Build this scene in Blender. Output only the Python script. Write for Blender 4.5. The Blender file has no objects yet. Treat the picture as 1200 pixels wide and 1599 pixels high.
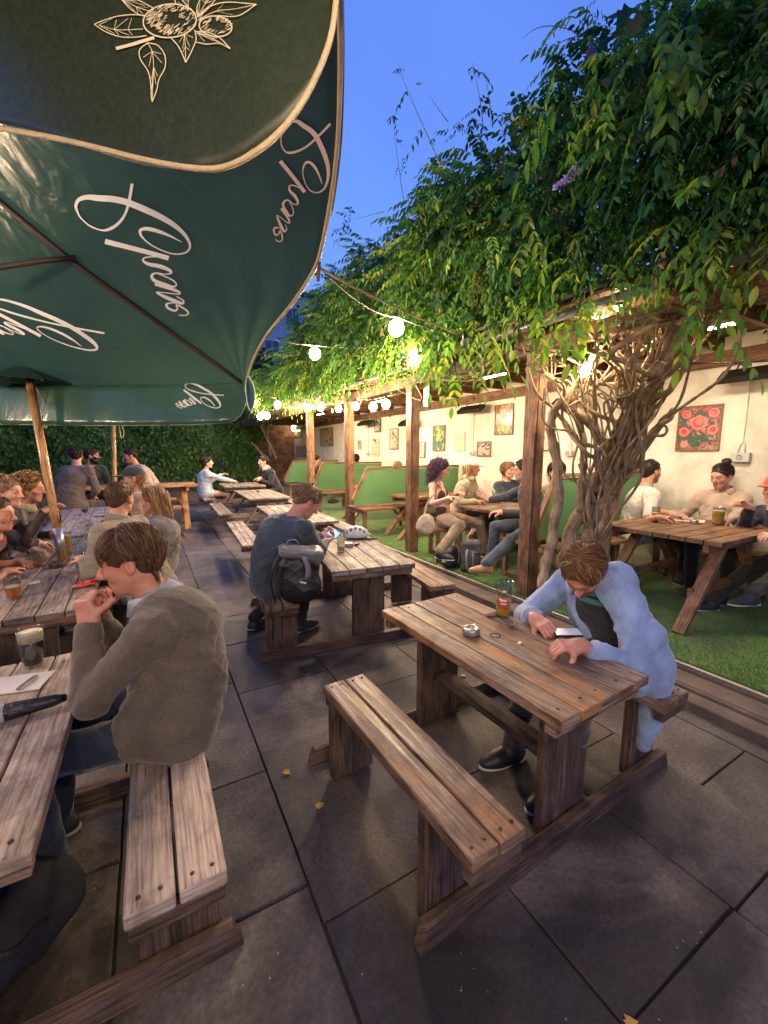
import bpy, bmesh, math, random
import numpy as np
from mathutils import Vector, Matrix, noise
R = math.radians
random.seed(7); rng = np.random.default_rng(7)
scene = bpy.context.scene
COL = scene.collection

# ------------------------------------------------------------------ camera
FPX, YAW, PITCH, CAMH = 649.2, R(29.4), R(8.2), 1.55
cam_d = bpy.data.cameras.new('camera'); cam = bpy.data.objects.new('camera', cam_d); COL.objects.link(cam)
cam_d.sensor_fit = 'HORIZONTAL'; cam_d.sensor_width = 36; cam_d.lens = 36*FPX/1200
cam_d.clip_start = 0.05; cam_d.clip_end = 500
cam.location = (0, 0, CAMH); cam.rotation_euler = (math.pi/2-PITCH, 0, -YAW)
scene.camera = cam
# ------------------------------------------------------------------ dusk sky
w = bpy.data.worlds.new('World'); scene.world = w; w.use_nodes = True
nt = w.node_tree; nt.nodes.clear()
o_ = nt.nodes.new('ShaderNodeOutputWorld'); b_ = nt.nodes.new('ShaderNodeBackground')
tc = nt.nodes.new('ShaderNodeTexCoord'); sep = nt.nodes.new('ShaderNodeSeparateXYZ')
rp = nt.nodes.new('ShaderNodeValToRGB'); nz = nt.nodes.new('ShaderNodeTexNoise'); mx = nt.nodes.new('ShaderNodeMix')
nt.links.new(tc.outputs['Generated'], sep.inputs[0]); nt.links.new(sep.outputs[2], rp.inputs[0])
rp.color_ramp.elements[0].position = 0.0; rp.color_ramp.elements[0].color = (0.16, 0.34, 0.86, 1)
rp.color_ramp.elements[1].position = 0.75; rp.color_ramp.elements[1].color = (0.080, 0.170, 0.60, 1)
nz.inputs['Scale'].default_value = 2.2; nz.inputs['Detail'].default_value = 5
nt.links.new(tc.outputs['Generated'], nz.inputs['Vector'])
mx.data_type = 'RGBA'; mx.blend_type = 'MULTIPLY'; mx.inputs[0].default_value = 0.6
cr = nt.nodes.new('ShaderNodeValToRGB'); cr.color_ramp.elements[0].position = .3; cr.color_ramp.elements[1].position = .7
cr.color_ramp.elements[0].color = (.75, .78, .85, 1); cr.color_ramp.elements[1].color = (1.15, 1.1, 1.05, 1)
nt.links.new(nz.outputs[0], cr.inputs[0]); nt.links.new(rp.outputs[0], mx.inputs[6]); nt.links.new(cr.outputs[0], mx.inputs[7])
nt.links.new(mx.outputs[2], b_.inputs[0]); b_.inputs[1].default_value = 0.86
nt.links.new(b_.outputs[0], o_.inputs[0])
scene.view_settings.view_transform = 'Standard'; scene.view_settings.look = 'None'
scene.view_settings.exposure = 0.85; scene.view_settings.gamma = 1.0
scene.cycles.max_bounces = 8; scene.cycles.diffuse_bounces = 3; scene.cycles.glossy_bounces = 3
scene.cycles.transmission_bounces = 8; scene.cycles.transparent_max_bounces = 8
scene.cycles.sample_clamp_indirect = 4; scene.cycles.caustics_reflective = False; scene.cycles.caustics_refractive = False
scene.cycles.use_denoising = True
BULB_W = 1.0          # scale of every lamp in the yard

# ------------------------------------------------------------------ geometry helpers
_cy, _sy = math.cos(YAW), math.sin(YAW)
FWD = np.array([_sy*math.cos(PITCH), _cy*math.cos(PITCH), -math.sin(PITCH)])
RGT = np.array([_cy, -_sy, 0.]); UPV = np.cross(RGT, FWD)
CAMP = np.array([0, 0, CAMH])
def ray(x, y): return FWD+RGT*(x-600)/FPX-UPV*(y-799.5)/FPX
def D(x, y, t): return CAMP+ray(x, y)*t                 # survey point at a distance
def Zp(x, y, z): d = ray(x, y); return CAMP+d*(z-CAMH)/d[2]   # survey point on a level plane
def Xp(x, y, X): d = ray(x, y); return CAMP+d*X/d[0]
def Yp(x, y, Y): d = ray(x, y); return CAMP+d*Y/d[1]

def tag(o, label=None, cat=None, group=None, kind=None):
    if label: o['label'] = label
    if cat: o['category'] = cat
    if group: o['group'] = group
    if kind: o['kind'] = kind
    return o
def empty(name, loc=(0, 0, 0), rz=0, label=None, cat=None, group=None):
    o = bpy.data.objects.new(name, None); COL.objects.link(o)
    o.location = loc; o.rotation_euler = (0, 0, rz); o.empty_display_size = .1
    return tag(o, label, cat, group)
def link_mesh(name, me, mat=None, parent=None, smooth=False):
    o = bpy.data.objects.new(name, me); COL.objects.link(o)
    if mat:
        for m in (mat if isinstance(mat, (list, tuple)) else [mat]): me.materials.append(m)
    if parent: o.parent = parent
    if smooth: me.polygons.foreach_set('use_smooth', [True]*len(me.polygons))
    return o
def bevel(o, wd=.004, seg=2):
    m = o.modifiers.new('bevel', 'BEVEL'); m.width = wd; m.segments = seg; m.limit_method = 'ANGLE'; m.angle_limit = R(40)
    return o
def copy_tree(o, parent=None):
    c = o.copy(); COL.objects.link(c)
    if parent: c.parent = parent
    for ch in list(o.children): copy_tree(ch, c)
    return c

class MB:
    "collects boxes, tubes, lathes; build() links ONE mesh"
    def __init__(s): s.v = []; s.f = []; s.uv = []; s.r = []; s.mi = []; s.cur = 0; s.sm = []
    def _add(s, vs, fs, uvs, smooth=False, rnd=None):
        n = len(s.v); s.v += [tuple(map(float, p)) for p in vs]
        r = random.random() if rnd is None else rnd
        s.r += [r]*len(vs)
        for f, u in zip(fs, uvs):
            s.f.append([n+i for i in f]); s.uv.append(u); s.mi.append(s.cur); s.sm.append(smooth)
    def box(s, c, size, M=None, grain=None, jit=0, taper=None):
        sx, sy, sz = [a/2 for a in size]
        if grain is None: grain = int(np.argmax(size))
        P = [(-sx,-sy,-sz),(sx,-sy,-sz),(sx,sy,-sz),(-sx,sy,-sz),(-sx,-sy,sz),(sx,-sy,sz),(sx,sy,sz),(-sx,sy,sz)]
        if taper: P = [(x*(taper if z > 0 else 1), y*(taper if z > 0 else 1), z) for x, y, z in P]
        if jit: P = [tuple(a+random.uniform(-jit, jit) for a in p) for p in P]
        F = [(0,3,2,1),(4,5,6,7),(0,1,5,4),(1,2,6,5),(2,3,7,6),(3,0,4,7)]
        o1, o2 = random.random()*20, random.random()*20
        oth = [i for i in range(3) if i != grain]
        U = []
        for fi, f in enumerate(F):
            gax = (2, 2, 1, 0, 1, 0)[fi]
            if gax == grain: U.append([(P[i][oth[0]]*.9+o1, P[i][oth[1]]*.9+o2) for i in f]); continue
            U.append([(P[i][grain]+o1, P[i][oth[0]]+P[i][oth[1]]*1.0+o2) for i in f])
        if M is None: vs = [(p[0]+c[0], p[1]+c[1], p[2]+c[2]) for p in P]
        else: vs = [tuple(Vector(c)+(M @ Vector(p))) for p in P]
        s._add(vs, F, U)
    def beam(s, a, b, w, h, up=(0, 0, 1), grain=0):
        a, b = Vector(a), Vector(b); d = b-a; L = d.length; x = d.normalized()
        y = Vector(up).cross(x).normalized(); z = x.cross(y)
        M = Matrix((x, y, z)).transposed()
        s.box((a+b)/2, (L, w, h), M, 0)
    def prism(s, pts, y0, y1, M=None, c=(0, 0, 0)):
        "polygon in local XZ extruded along local Y"
        n = len(pts); vs = [(p[0], y0, p[1]) for p in pts]+[(p[0], y1, p[1]) for p in pts]
        fs = [list(range(n)), [n+i for i in range(n)][::-1]]+[[i, i+n, (i+1) % n+n, (i+1) % n] for i in range(n)]
        o1 = random.random()*9
        us = [[(vs[i][0]+o1, vs[i][2]+vs[i][1]) for i in f] for f in fs]
        if M is not None: vs = [tuple(Vector(c)+M @ Vector(p)) for p in vs]
        else: vs = [(p[0]+c[0], p[1]+c[1], p[2]+c[2]) for p in vs]
        s._add(vs, fs, us)
    def lathe(s, prof, c=(0, 0, 0), n=24, M=None, closed=False):
        vs = []; fs = []; us = []
        m = len(prof)
        for r, z in prof:
            for k in range(n):
                a = 2*math.pi*k/n; p = Vector((r*math.cos(a), r*math.sin(a), z))
                if M is not None: p = M @ p
                vs.append(tuple(p+Vector(c)))
        for i in range(m-1):
            for k in range(n):
                k2 = (k+1) % n
                fs.append((i*n+k, i*n+k2, (i+1)*n+k2, (i+1)*n+k))
                us.append([(k/n, i/m), ((k+1)/n, i/m), ((k+1)/n, (i+1)/m), (k/n, (i+1)/m)])
        if closed:
            fs.append(list(range(n))[::-1]); us.append([(0, 0)]*n)
            fs.append([(m-1)*n+k for k in range(n)]); us.append([(0, 0)]*n)
        s._add(vs, fs, us, True)
    def tube(s, pts, rad, n=8, cap=True, flat=1.0, rnd=None):
        pts = [np.asarray(p, float) for p in pts]; m = len(pts)
        rads = [rad]*m if np.isscalar(rad) else list(rad)
        T = [pts[min(i+1, m-1)]-pts[max(i-1, 0)] for i in range(m)]
        T = [t/(np.linalg.norm(t)+1e-9) for t in T]
        ref = np.array([0, 0, 1.]) if abs(T[0][2]) < .9 else np.array([1., 0, 0])
        vs = []; fs = []; us = []; L = 0
        o1 = random.random()*10
        Ls = []
        for i in range(m):
            if i: L += np.linalg.norm(pts[i]-pts[i-1])
            Ls.append(L)
            a = np.cross(ref, T[i]); a /= np.linalg.norm(a)+1e-9; b = np.cross(T[i], a); ref = b
            for k in range(n):
                th = 2*math.pi*k/n
                vs.append(pts[i]+rads[i]*(math.cos(th)*a+flat*math.sin(th)*b))
        for i in range(m-1):
            for k in range(n):
                k2 = (k+1) % n
                fs.append((i*n+k, i*n+k2, (i+1)*n+k2, (i+1)*n+k))
                v0, v1 = k/n*.3, (k+1)/n*.3
                us.append([(Ls[i]+o1, v0), (Ls[i]+o1, v1), (Ls[i+1]+o1, v1), (Ls[i+1]+o1, v0)])
        if cap:
            fs.append(list(range(n))[::-1]); us.append([(0, 0)]*n)
            fs.append([(m-1)*n+k for k in range(n)]); us.append([(0, 0)]*n)
        s._add(vs, fs, us, True, rnd)
    def quad(s, a, b, c, d, rnd=None, uv=((0, 0), (1, 0), (1, 1), (0, 1))):
        s._add([a, b, c, d], [(0, 1, 2, 3)], [list(uv)], False, rnd)
    def grid(s, G, smooth=True, rnd=None):
        "G: rows of points"
        m, n = len(G), len(G[0]); vs = [p for r_ in G for p in r_]
        fs = []; us = []
        for i in range(m-1):
            for j in range(n-1):
                fs.append((i*n+j, i*n+j+1, (i+1)*n+j+1, (i+1)*n+j))
                us.append([(j/n, i/m), ((j+1)/n, i/m), ((j+1)/n, (i+1)/m), (j/n, (i+1)/m)])
        s._add(vs, fs, us, smooth, rnd)
    def sphere(s, c, r, n=12, sc=(1, 1, 1)):
        prof = [(max(1e-4, r*math.sin(math.pi*i/n)), -r*math.cos(math.pi*i/n)*sc[2]) for i in range(n+1)]
        s.lathe(prof, c, n+4)
    def build(s, name, mat=None, parent=None, origin=None, bev=None):
        me = bpy.data.meshes.new(name)
        vs = s.v
        if origin is not None: vs = [(a-origin[0], b-origin[1], c-origin[2]) for a, b, c in vs]
        me.from_pydata(vs, [], s.f)
        uvl = me.uv_layers.new(name='UVMap')
        flat = []
        for u in s.uv:
            for a in u: flat += [a[0], a[1]]
        uvl.data.foreach_set('uv', flat)
        at = me.attributes.new('rnd', 'FLOAT', 'POINT'); at.data.foreach_set('value', s.r)
        me.polygons.foreach_set('material_index', s.mi); me.polygons.foreach_set('use_smooth', s.sm)
        me.update()
        o = link_mesh(name, me, mat, parent)
        if origin is not None: o.location = origin
        if bev: bevel(o, bev)
        return o
def catmull(P, k=6):
    P = [np.asarray(p, float) for p in P]
    if len(P) < 3: return P
    Q = [2*P[0]-P[1]]+P+[2*P[-1]-P[-2]]; out = []
    for i in range(1, len(Q)-2):
        for j in range(k):
            t = j/k; a, b, c, d = Q[i-1], Q[i], Q[i+1], Q[i+2]
            out.append(.5*((2*b)+(c-a)*t+(2*a-5*b+4*c-d)*t*t+(3*b-a-3*c+d)*t**3))
    out.append(P[-1]); return out

# ------------------------------------------------------------------ materials
MATS = {}
def nodes(name):
    m = bpy.data.materials.new(name); m.use_nodes = True; n = m.node_tree.nodes; l = m.node_tree.links
    p = n['Principled BSDF']; MATS[name] = m
    return m, n, l, p
def simple(name, c, rough=.6, metal=0, spec=.5, bump=0, bscale=40, var=.12, emis=None, es=0, sheen=0, alpha=None, trans=0, coat=0, ior=None):
    m, n, l, p = nodes(name)
    p.inputs['Roughness'].default_value = rough; p.inputs['Metallic'].default_value = metal
    p.inputs['Specular IOR Level'].default_value = spec
    if ior: p.inputs['IOR'].default_value = ior
    p.inputs['Sheen Weight'].default_value = sheen; p.inputs['Coat Weight'].default_value = coat
    p.inputs['Transmission Weight'].default_value = trans
    t = n.new('ShaderNodeTexCoord'); nz = n.new('ShaderNodeTexNoise'); nz.inputs['Scale'].default_value = bscale/6; nz.inputs['Detail'].default_value = 6
    l.new(t.outputs['Object'], nz.inputs['Vector'])
    mr = n.new('ShaderNodeMapRange'); mr.inputs[1].default_value = .3; mr.inputs[2].default_value = .7
    mr.inputs[3].default_value = 1-var; mr.inputs[4].default_value = 1+var
    l.new(nz.outputs[0], mr.inputs[0])
    mm = n.new('ShaderNodeVectorMath'); mm.operation = 'SCALE'; mm.inputs[0].default_value = c[:3]
    l.new(mr.outputs[0], mm.inputs['Scale']); l.new(mm.outputs[0], p.inputs['Base Color'])
    if bump:
        n2 = n.new('ShaderNodeTexNoise'); n2.inputs['Scale'].default_value = bscale; n2.inputs['Detail'].default_value = 4
        l.new(t.outputs['Object'], n2.inputs['Vector'])
        b = n.new('ShaderNodeBump'); b.inputs['Strength'].default_value = bump; b.inputs['Distance'].default_value = .01
        l.new(n2.outputs[0], b.inputs['Height']); l.new(b.outputs[0], p.inputs['Normal'])
    if emis: p.inputs['Emission Color'].default_value = (*emis, 1); p.inputs['Emission Strength'].default_value = es
    return m
def ramp(n, cols, pos=None):
    r = n.new('ShaderNodeValToRGB'); e = r.color_ramp.elements
    k = len(cols); pos = pos or [i/(k-1) for i in range(k)]
    e[0].position = pos[0]; e[0].color = (*cols[0], 1); e[1].position = pos[-1]; e[1].color = (*cols[-1], 1)
    for i in range(1, k-1): x = e.new(pos[i]); x.color = (*cols[i], 1)
    return r
def mixc(n, l, a, b, fac, mode='MIX'):
    x = n.new('ShaderNodeMix'); x.data_type = 'RGBA'; x.blend_type = mode
    for s, v in ((6, a), (7, b), (0, fac)):
        if hasattr(v, 'links') or hasattr(v, 'is_linked'): l.new(v, x.inputs[s])
        elif s == 0: x.inputs[0].default_value = v
        else: x.inputs[s].default_value = (*v, 1)
    return x.outputs[2]
def tnoise(n, l, vec, scale, detail=6, rough=.6, dist=0):
    t = n.new('ShaderNodeTexNoise'); t.inputs['Scale'].default_value = scale; t.inputs['Detail'].default_value = detail
    t.inputs['Roughness'].default_value = rough; t.inputs['Distortion'].default_value = dist
    l.new(vec, t.inputs['Vector']); return t.outputs[0]
def mapping(n, l, vec, sc=(1, 1, 1), rot=(0, 0, 0), loc=(0, 0, 0)):
    m = n.new('ShaderNodeMapping'); m.inputs['Scale'].default_value = sc; m.inputs['Rotation'].default_value = rot; m.inputs['Location'].default_value = loc
    l.new(vec, m.inputs['Vector']); return m.outputs[0]
def bumpn(n, l, h, strength, dist=.01, nrm=None):
    b = n.new('ShaderNodeBump'); b.inputs['Strength'].default_value = strength; b.inputs['Distance'].default_value = dist
    l.new(h, b.inputs['Height'])
    if nrm is not None: l.new(nrm, b.inputs['Normal'])
    return b.outputs[0]
def wood(name, pale, mid, dark, worn=None, worn_amt=.5, rough=.6, wet=.0):
    if name in ('table_wood', 'bench_wood', 'pale_bench_wood', 'grey_wood', 'leg_wood'):
        ds = lambda c: tuple((x*.74+.26*sum(c)/3)*.9 for x in c); pale, mid, dark = ds(pale), ds(mid), ds(dark)
    m, n, l, p = nodes(name)
    uv = n.new('ShaderNodeUVMap').outputs[0]; at = n.new('ShaderNodeAttribute'); at.attribute_name = 'rnd'
    v1 = mapping(n, l, uv, (2.4, 55, 1)); g = tnoise(n, l, v1, 2.0, 9, .62, .4)
    v2 = mapping(n, l, uv, (.7, 9, 1)); g2 = tnoise(n, l, v2, 1.6, 4, .5, 1.5)
    wv = n.new('ShaderNodeTexWave'); wv.bands_direction = 'Y'; wv.inputs['Scale'].default_value = 5; wv.inputs['Distortion'].default_value = 9
    wv.inputs['Detail'].default_value = 3; wv.inputs['Detail Scale'].default_value = .8
    l.new(mapping(n, l, uv, (.45, 3.2, 1)), wv.inputs['Vector'])
    base = ramp(n, [tuple(a*.55 for a in dark), dark, mid, pale, tuple(min(1, a*1.15) for a in pale)], [.30, .40, .50, .62, .75]); l.new(g, base.inputs[0])
    c = mixc(n, l, base.outputs[0], dark, .0)
    ring = ramp(n, [(.72,)*3, (1.05,)*3], [.1, .6]); l.new(wv.outputs[0], ring.inputs[0])
    c = mixc(n, l, c, ring.outputs[0], .45, 'MULTIPLY')
    if worn:
        wn = tnoise(n, l, mapping(n, l, uv, (1.1, 5, 1)), 1.3, 5, .6, .4)
        r2 = ramp(n, [(0,)*3, (1,)*3], [.46, .62]); l.new(wn, r2.inputs[0])
        mt = n.new('ShaderNodeMath'); mt.operation = 'MULTIPLY'; mt.inputs[1].default_value = worn_amt; l.new(r2.outputs[0], mt.inputs[0])
        wm = mixc(n, l, worn, tuple(a*.5 for a in worn), g)
        c = mixc(n, l, c, wm, mt.outputs[0])
    # grime patches, knots and per-plank tone
    gr = tnoise(n, l, mapping(n, l, uv, (2.5, 6, 1)), 1.4, 6, .7)
    r3 = ramp(n, [(.30, .27, .27), (.75, .72, .72), (1,)*3], [.36, .47, .56]); l.new(gr, r3.inputs[0])
    c = mixc(n, l, c, r3.outputs[0], .85, 'MULTIPLY')
    tobj = n.new('ShaderNodeTexCoord').outputs['Object']; st = tnoise(n, l, tobj, 5.5, 6, .65, .5); r7 = ramp(n, [(.42, .38, .36), (1,)*3], [.40, .50]); l.new(st, r7.inputs[0])
    c = mixc(n, l, c, r7.outputs[0], .6, 'MULTIPLY')
    gw = tnoise(n, l, mapping(n, l, uv, (1.2, 7, 1), loc=(3, 1, 0)), 1.7, 5, .6); r8 = ramp(n, [(0,)*3, (1,)*3], [.52, .68]); l.new(gw, r8.inputs[0])
    mg = n.new('ShaderNodeMath'); mg.operation = 'MULTIPLY'; mg.inputs[1].default_value = .15; l.new(r8.outputs[0], mg.inputs[0])
    c = mixc(n, l, c, tuple(.5*a+.5*sum(pale)/3 for a in pale), mg.outputs[0])
    vo = n.new('ShaderNodeTexVoronoi'); vo.inputs['Scale'].default_value = 3.2; l.new(mapping(n, l, uv, (.7, 2.6, 1)), vo.inputs['Vector'])
    r4 = ramp(n, [(.25, .18, .14), (1,)*3], [.035, .075]); l.new(vo.outputs['Distance'], r4.inputs[0])
    c = mixc(n, l, c, r4.outputs[0], .8, 'MULTIPLY')
    mr = n.new('ShaderNodeMapRange'); mr.inputs[3].default_value = .68; mr.inputs[4].default_value = 1.22; l.new(at.outputs['Fac'], mr.inputs[0])
    vm = n.new('ShaderNodeVectorMath'); vm.operation = 'SCALE'; l.new(c, vm.inputs[0]); l.new(mr.outputs[0], vm.inputs['Scale'])
    l.new(vm.outputs[0], p.inputs['Base Color'])
    rr = n.new('ShaderNodeMapRange'); rr.inputs[3].default_value = rough-.22-wet; rr.inputs[4].default_value = rough+.12; l.new(g2, rr.inputs[0])
    rr.inputs[1].default_value = .3; rr.inputs[2].default_value = .65
    l.new(rr.outputs[0], p.inputs['Roughness'])
    l.new(bumpn(n, l, g, .35, .003), p.inputs['Normal'])
    return m
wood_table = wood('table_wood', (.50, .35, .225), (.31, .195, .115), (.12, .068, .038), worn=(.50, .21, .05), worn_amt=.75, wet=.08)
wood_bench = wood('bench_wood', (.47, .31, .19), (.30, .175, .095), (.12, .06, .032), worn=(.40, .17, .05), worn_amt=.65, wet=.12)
wood_pale = wood('pale_bench_wood', (.64, .485, .355), (.54, .395, .28), (.36, .245, .165), rough=.65)
wood_grey = wood('grey_wood', (.50, .40, .305), (.36, .27, .195), (.17, .12, .08), rough=.7)
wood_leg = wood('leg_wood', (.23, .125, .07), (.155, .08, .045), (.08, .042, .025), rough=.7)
wood_post = wood('post_wood', (.42, .23, .11), (.29, .145, .07), (.16, .08, .04), rough=.65)
wood_pergola = wood('pergola_wood', (.34, .17, .08), (.22, .105, .05), (.10, .05, .028), rough=.7)
wood_pole = wood('pole_wood', (.75, .42, .16), (.62, .33, .11), (.45, .22, .07), rough=.4)
# ================================================================== setting
XT, XP_, XW, STEP, ZB, ZR = 3.09, 3.25, 5.38, .118, 2.46, 2.57
# --- paving: one sheet of real slabs on a dark bed
m, n, l, p = nodes('paving_stone')
tco = n.new('ShaderNodeTexCoord').outputs['Object']; at = n.new('ShaderNodeAttribute'); at.attribute_name = 'rnd'
f1 = tnoise(n, l, tco, 60, 4, .6); f2 = tnoise(n, l, tco, 1.7, 7, .62, .5); f3 = tnoise(n, l, mapping(n, l, tco, loc=(7, 3, 0)), .9, 5, .6, .8)
r1 = ramp(n, [(.085, .070, .064), (.145, .119, .106), (.22, .185, .162)], [.25, .5, .8]); l.new(f1, r1.inputs[0])
r2 = ramp(n, [(.42, .4, .42), (1, 1, 1)], [.38, .6]); l.new(f2, r2.inputs[0])
r3 = ramp(n, [(.22, .22, .25), (1, 1, 1)], [.40, .50]); l.new(f3, r3.inputs[0])
c = mixc(n, l, r1.outputs[0], r2.outputs[0], .9, 'MULTIPLY'); c = mixc(n, l, c, r3.outputs[0], .85, 'MULTIPLY')
vsp = n.new('ShaderNodeTexVoronoi'); vsp.inputs['Scale'].default_value = 24; l.new(tco, vsp.inputs['Vector'])
r5 = ramp(n, [(1, 1, 1), (0, 0, 0)], [.04, .085]); l.new(vsp.outputs['Distance'], r5.inputs[0])
sp = tnoise(n, l, tco, 5, 2); r6 = ramp(n, [(0,)*3, (1,)*3], [.5, .62]); l.new(sp, r6.inputs[0])
mt = n.new('ShaderNodeMath'); mt.operation = 'MULTIPLY'; l.new(r5.outputs[0], mt.inputs[0]); l.new(r6.outputs[0], mt.inputs[1])
c = mixc(n, l, c, (.42, .36, .3), mt.outputs[0])
mr = n.new('ShaderNodeMapRange'); mr.inputs[3].default_value = .78; mr.inputs[4].default_value = 1.2; l.new(at.outputs['Fac'], mr.inputs[0])
vm = n.new('ShaderNodeVectorMath'); vm.operation = 'SCALE'; l.new(c, vm.inputs[0]); l.new(mr.outputs[0], vm.inputs['Scale'])
l.new(vm.outputs[0], p.inputs['Base Color'])
rr = n.new('ShaderNodeMapRange'); rr.inputs[3].default_value = .5; rr.inputs[4].default_value = .85; l.new(f3, rr.inputs[0]); l.new(rr.outputs[0], p.inputs['Roughness'])
l.new(bumpn(n, l, f1, .3, .003), p.inputs['Normal'])
mat_pave = m
mat_bed = simple('joint_grit', (.022, .017, .015), .9, bump=.5, bscale=60)
g = MB()
xs = [-7.6+.62*i for i in range(12)]
col_x = [-5.9, -5.2, -4.6, -3.9, -3.3, -2.6, -1.95, -1.25, -.62, -.2, .40, .62+.4, 1.64, 2.16, 2.62, 3.085]
for i in range(len(col_x)-1):
    x0, x1 = col_x[i], col_x[i+1]
    y = -3.0+random.uniform(-.3, .3)
    if i == 9: y = -2.24
    if i == 10: y = -2.05
    while y < 17.2:
        L_ = random.choice([.6, .75, .9, .9]) if i not in (9, 10) else random.choice([.62, .75, .9])
        gx, gy = .0036, .0036
        dz = random.uniform(-.003, .003); tx = random.uniform(-.004, .004)
        P = [(x0+gx, y+gy, dz), (x1-gx, y+gy, dz+tx), (x1-gx, y+L_-gy, dz+tx), (x0+gx, y+L_-gy, dz)]
        P = [(a+random.uniform(-.003, .003), b+random.uniform(-.003, .003), c_) for a, b, c_ in P]
        vs = P+[(a, b, -.05) for a, b, c_ in P]
        g._add(vs, [(0, 1, 2, 3), (0, 4, 5, 1), (1, 5, 6, 2), (2, 6, 7, 3), (3, 7, 4, 0)], [[(0, 0)]*4]*5)
        y += L_
o = g.build('paving', mat_pave, bev=.003); tag(o, kind='structure')
g = MB(); g.quad((-60, -60, -.012), (60, -60, -.012), (60, 60, -.012), (-60, 60, -.012)); o = g.build('ground', mat_bed); tag(o, kind='structure')

# --- raised terrace under the pergola: concrete step and artificial turf
mat_conc = simple('step_concrete', (.13, .095, .07), .85, bump=.6, bscale=30, var=.35)
g = MB()
for k in range(14):
    y0 = -3+k*1.45
    g.box((XT-.13, y0+.72, .034), (.20, 1.44, .10), grain=1, jit=.003)
o = g.build('step_kerb', mat_conc, bev=.008); tag(o, kind='structure')
g = MB(); g.box((XT+1.4, 7.0, .05), (2.86, 20.2, .118)); o = g.build('terrace', mat_conc, bev=.006); tag(o, kind='structure')
m, n, l, p = nodes('artificial_turf')
tco = n.new('ShaderNodeTexCoord').outputs['Object']
a1 = tnoise(n, l, tco, 160, 3, .8); a2 = tnoise(n, l, tco, 3, 5, .6); a3 = tnoise(n, l, mapping(n, l, tco, (60, 400, 60)), 1, 2)
r1 = ramp(n, [(.040, .095, .008), (.10, .22, .015), (.19, .35, .04)], [.3, .5, .72]); l.new(a1, r1.inputs[0])
r2 = ramp(n, [(.6, .62, .5), (1.1, 1.1, 1.0)], [.35, .65]); l.new(a2, r2.inputs[0])
l.new(mixc(n, l, r1.outputs[0], r2.outputs[0], 1, 'MULTIPLY'), p.inputs['Base Color']); p.inputs['Roughness'].default_value = .8
p.inputs['Sheen Weight'].default_value = .3
l.new(bumpn(n, l, a1, .9, .01), p.inputs['Normal'])
mat_turf = m
g = MB(); g.box((XT+.04+1.13, 7.0, STEP-.004), (2.24, 20.2, .012)); o = g.build('turf_base', mat_turf); tag(o, kind='structure')
# turf blades: short real blades, near part
def blade_mesh(name, P, h, wd, mat, kindlabel=None):
    N = len(P); ang = rng.random(N)*6.28; hh = h*(.6+.8*rng.random(N)); lean = rng.normal(0, .45*h, (N, 2))
    dx = np.stack([np.cos(ang), np.sin(ang), np.zeros(N)], 1)*wd
    tip = P+np.concatenate([lean, hh[:, None]], 1)
    V = np.stack([P-dx, P+dx, tip], 1).reshape(-1, 3)
    me = bpy.data.meshes.new(name); me.vertices.add(3*N); me.vertices.foreach_set('co', V.ravel())
    me.loops.add(3*N); me.loops.foreach_set('vertex_index', np.arange(3*N)); me.polygons.add(N)
    me.polygons.foreach_set('loop_start', np.arange(0, 3*N, 3)); me.polygons.foreach_set('loop_total', np.full(N, 3)); me.update()
    at = me.attributes.new('rnd', 'FLOAT', 'POINT'); at.data.foreach_set('value', np.repeat(rng.random(N), 3))
    return link_mesh(name, me, mat)
m, n, l, p = nodes('turf_blade'); at = n.new('ShaderNodeAttribute'); at.attribute_name = 'rnd'
r1 = ramp(n, [(.05, .115, .008), (.12, .26, .016), (.22, .39, .04)]); l.new(at.outputs['Fac'], r1.inputs[0]); l.new(r1.outputs[0], p.inputs['Base Color'])
p.inputs['Roughness'].default_value = .6
N = 90000; yy = .2+7.2*rng.random(N)**1.6; P = np.stack([XT+.03+2.2*rng.random(N)**1.3, yy, np.full(N, STEP+.001)], 1)
tag(blade_mesh('turf', P, .017, .0022, m), 'short green artificial grass covering the terrace', 'grass', kind='stuff')
g = MB(); g.tube([(XT-.012, y, STEP+.006+.0015*math.sin(y*7)) for y in np.arange(-3, 17, .25)], .0075, 6)
o = g.build('turf_edge_trim', simple('cream_trim', (.62, .56, .42), .6, var=.2)); tag(o, 'thin cream edging strip along the turf', 'edging')

# --- timber sleeper beside the near right corner of the step
g = MB(); g.beam((2.80, -2.5, .03), (2.80, 1.25, .03), .12, .07); g.beam((2.93, -2.5, .045), (2.93, 1.6, .045), .11, .10)
# folded into the kerb as worn timber treads
o = g.build('stone_step_edge', mat_conc, bev=.008); tag(o, 'worn dark stone edging at the foot of the turf step', 'edging')

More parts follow.
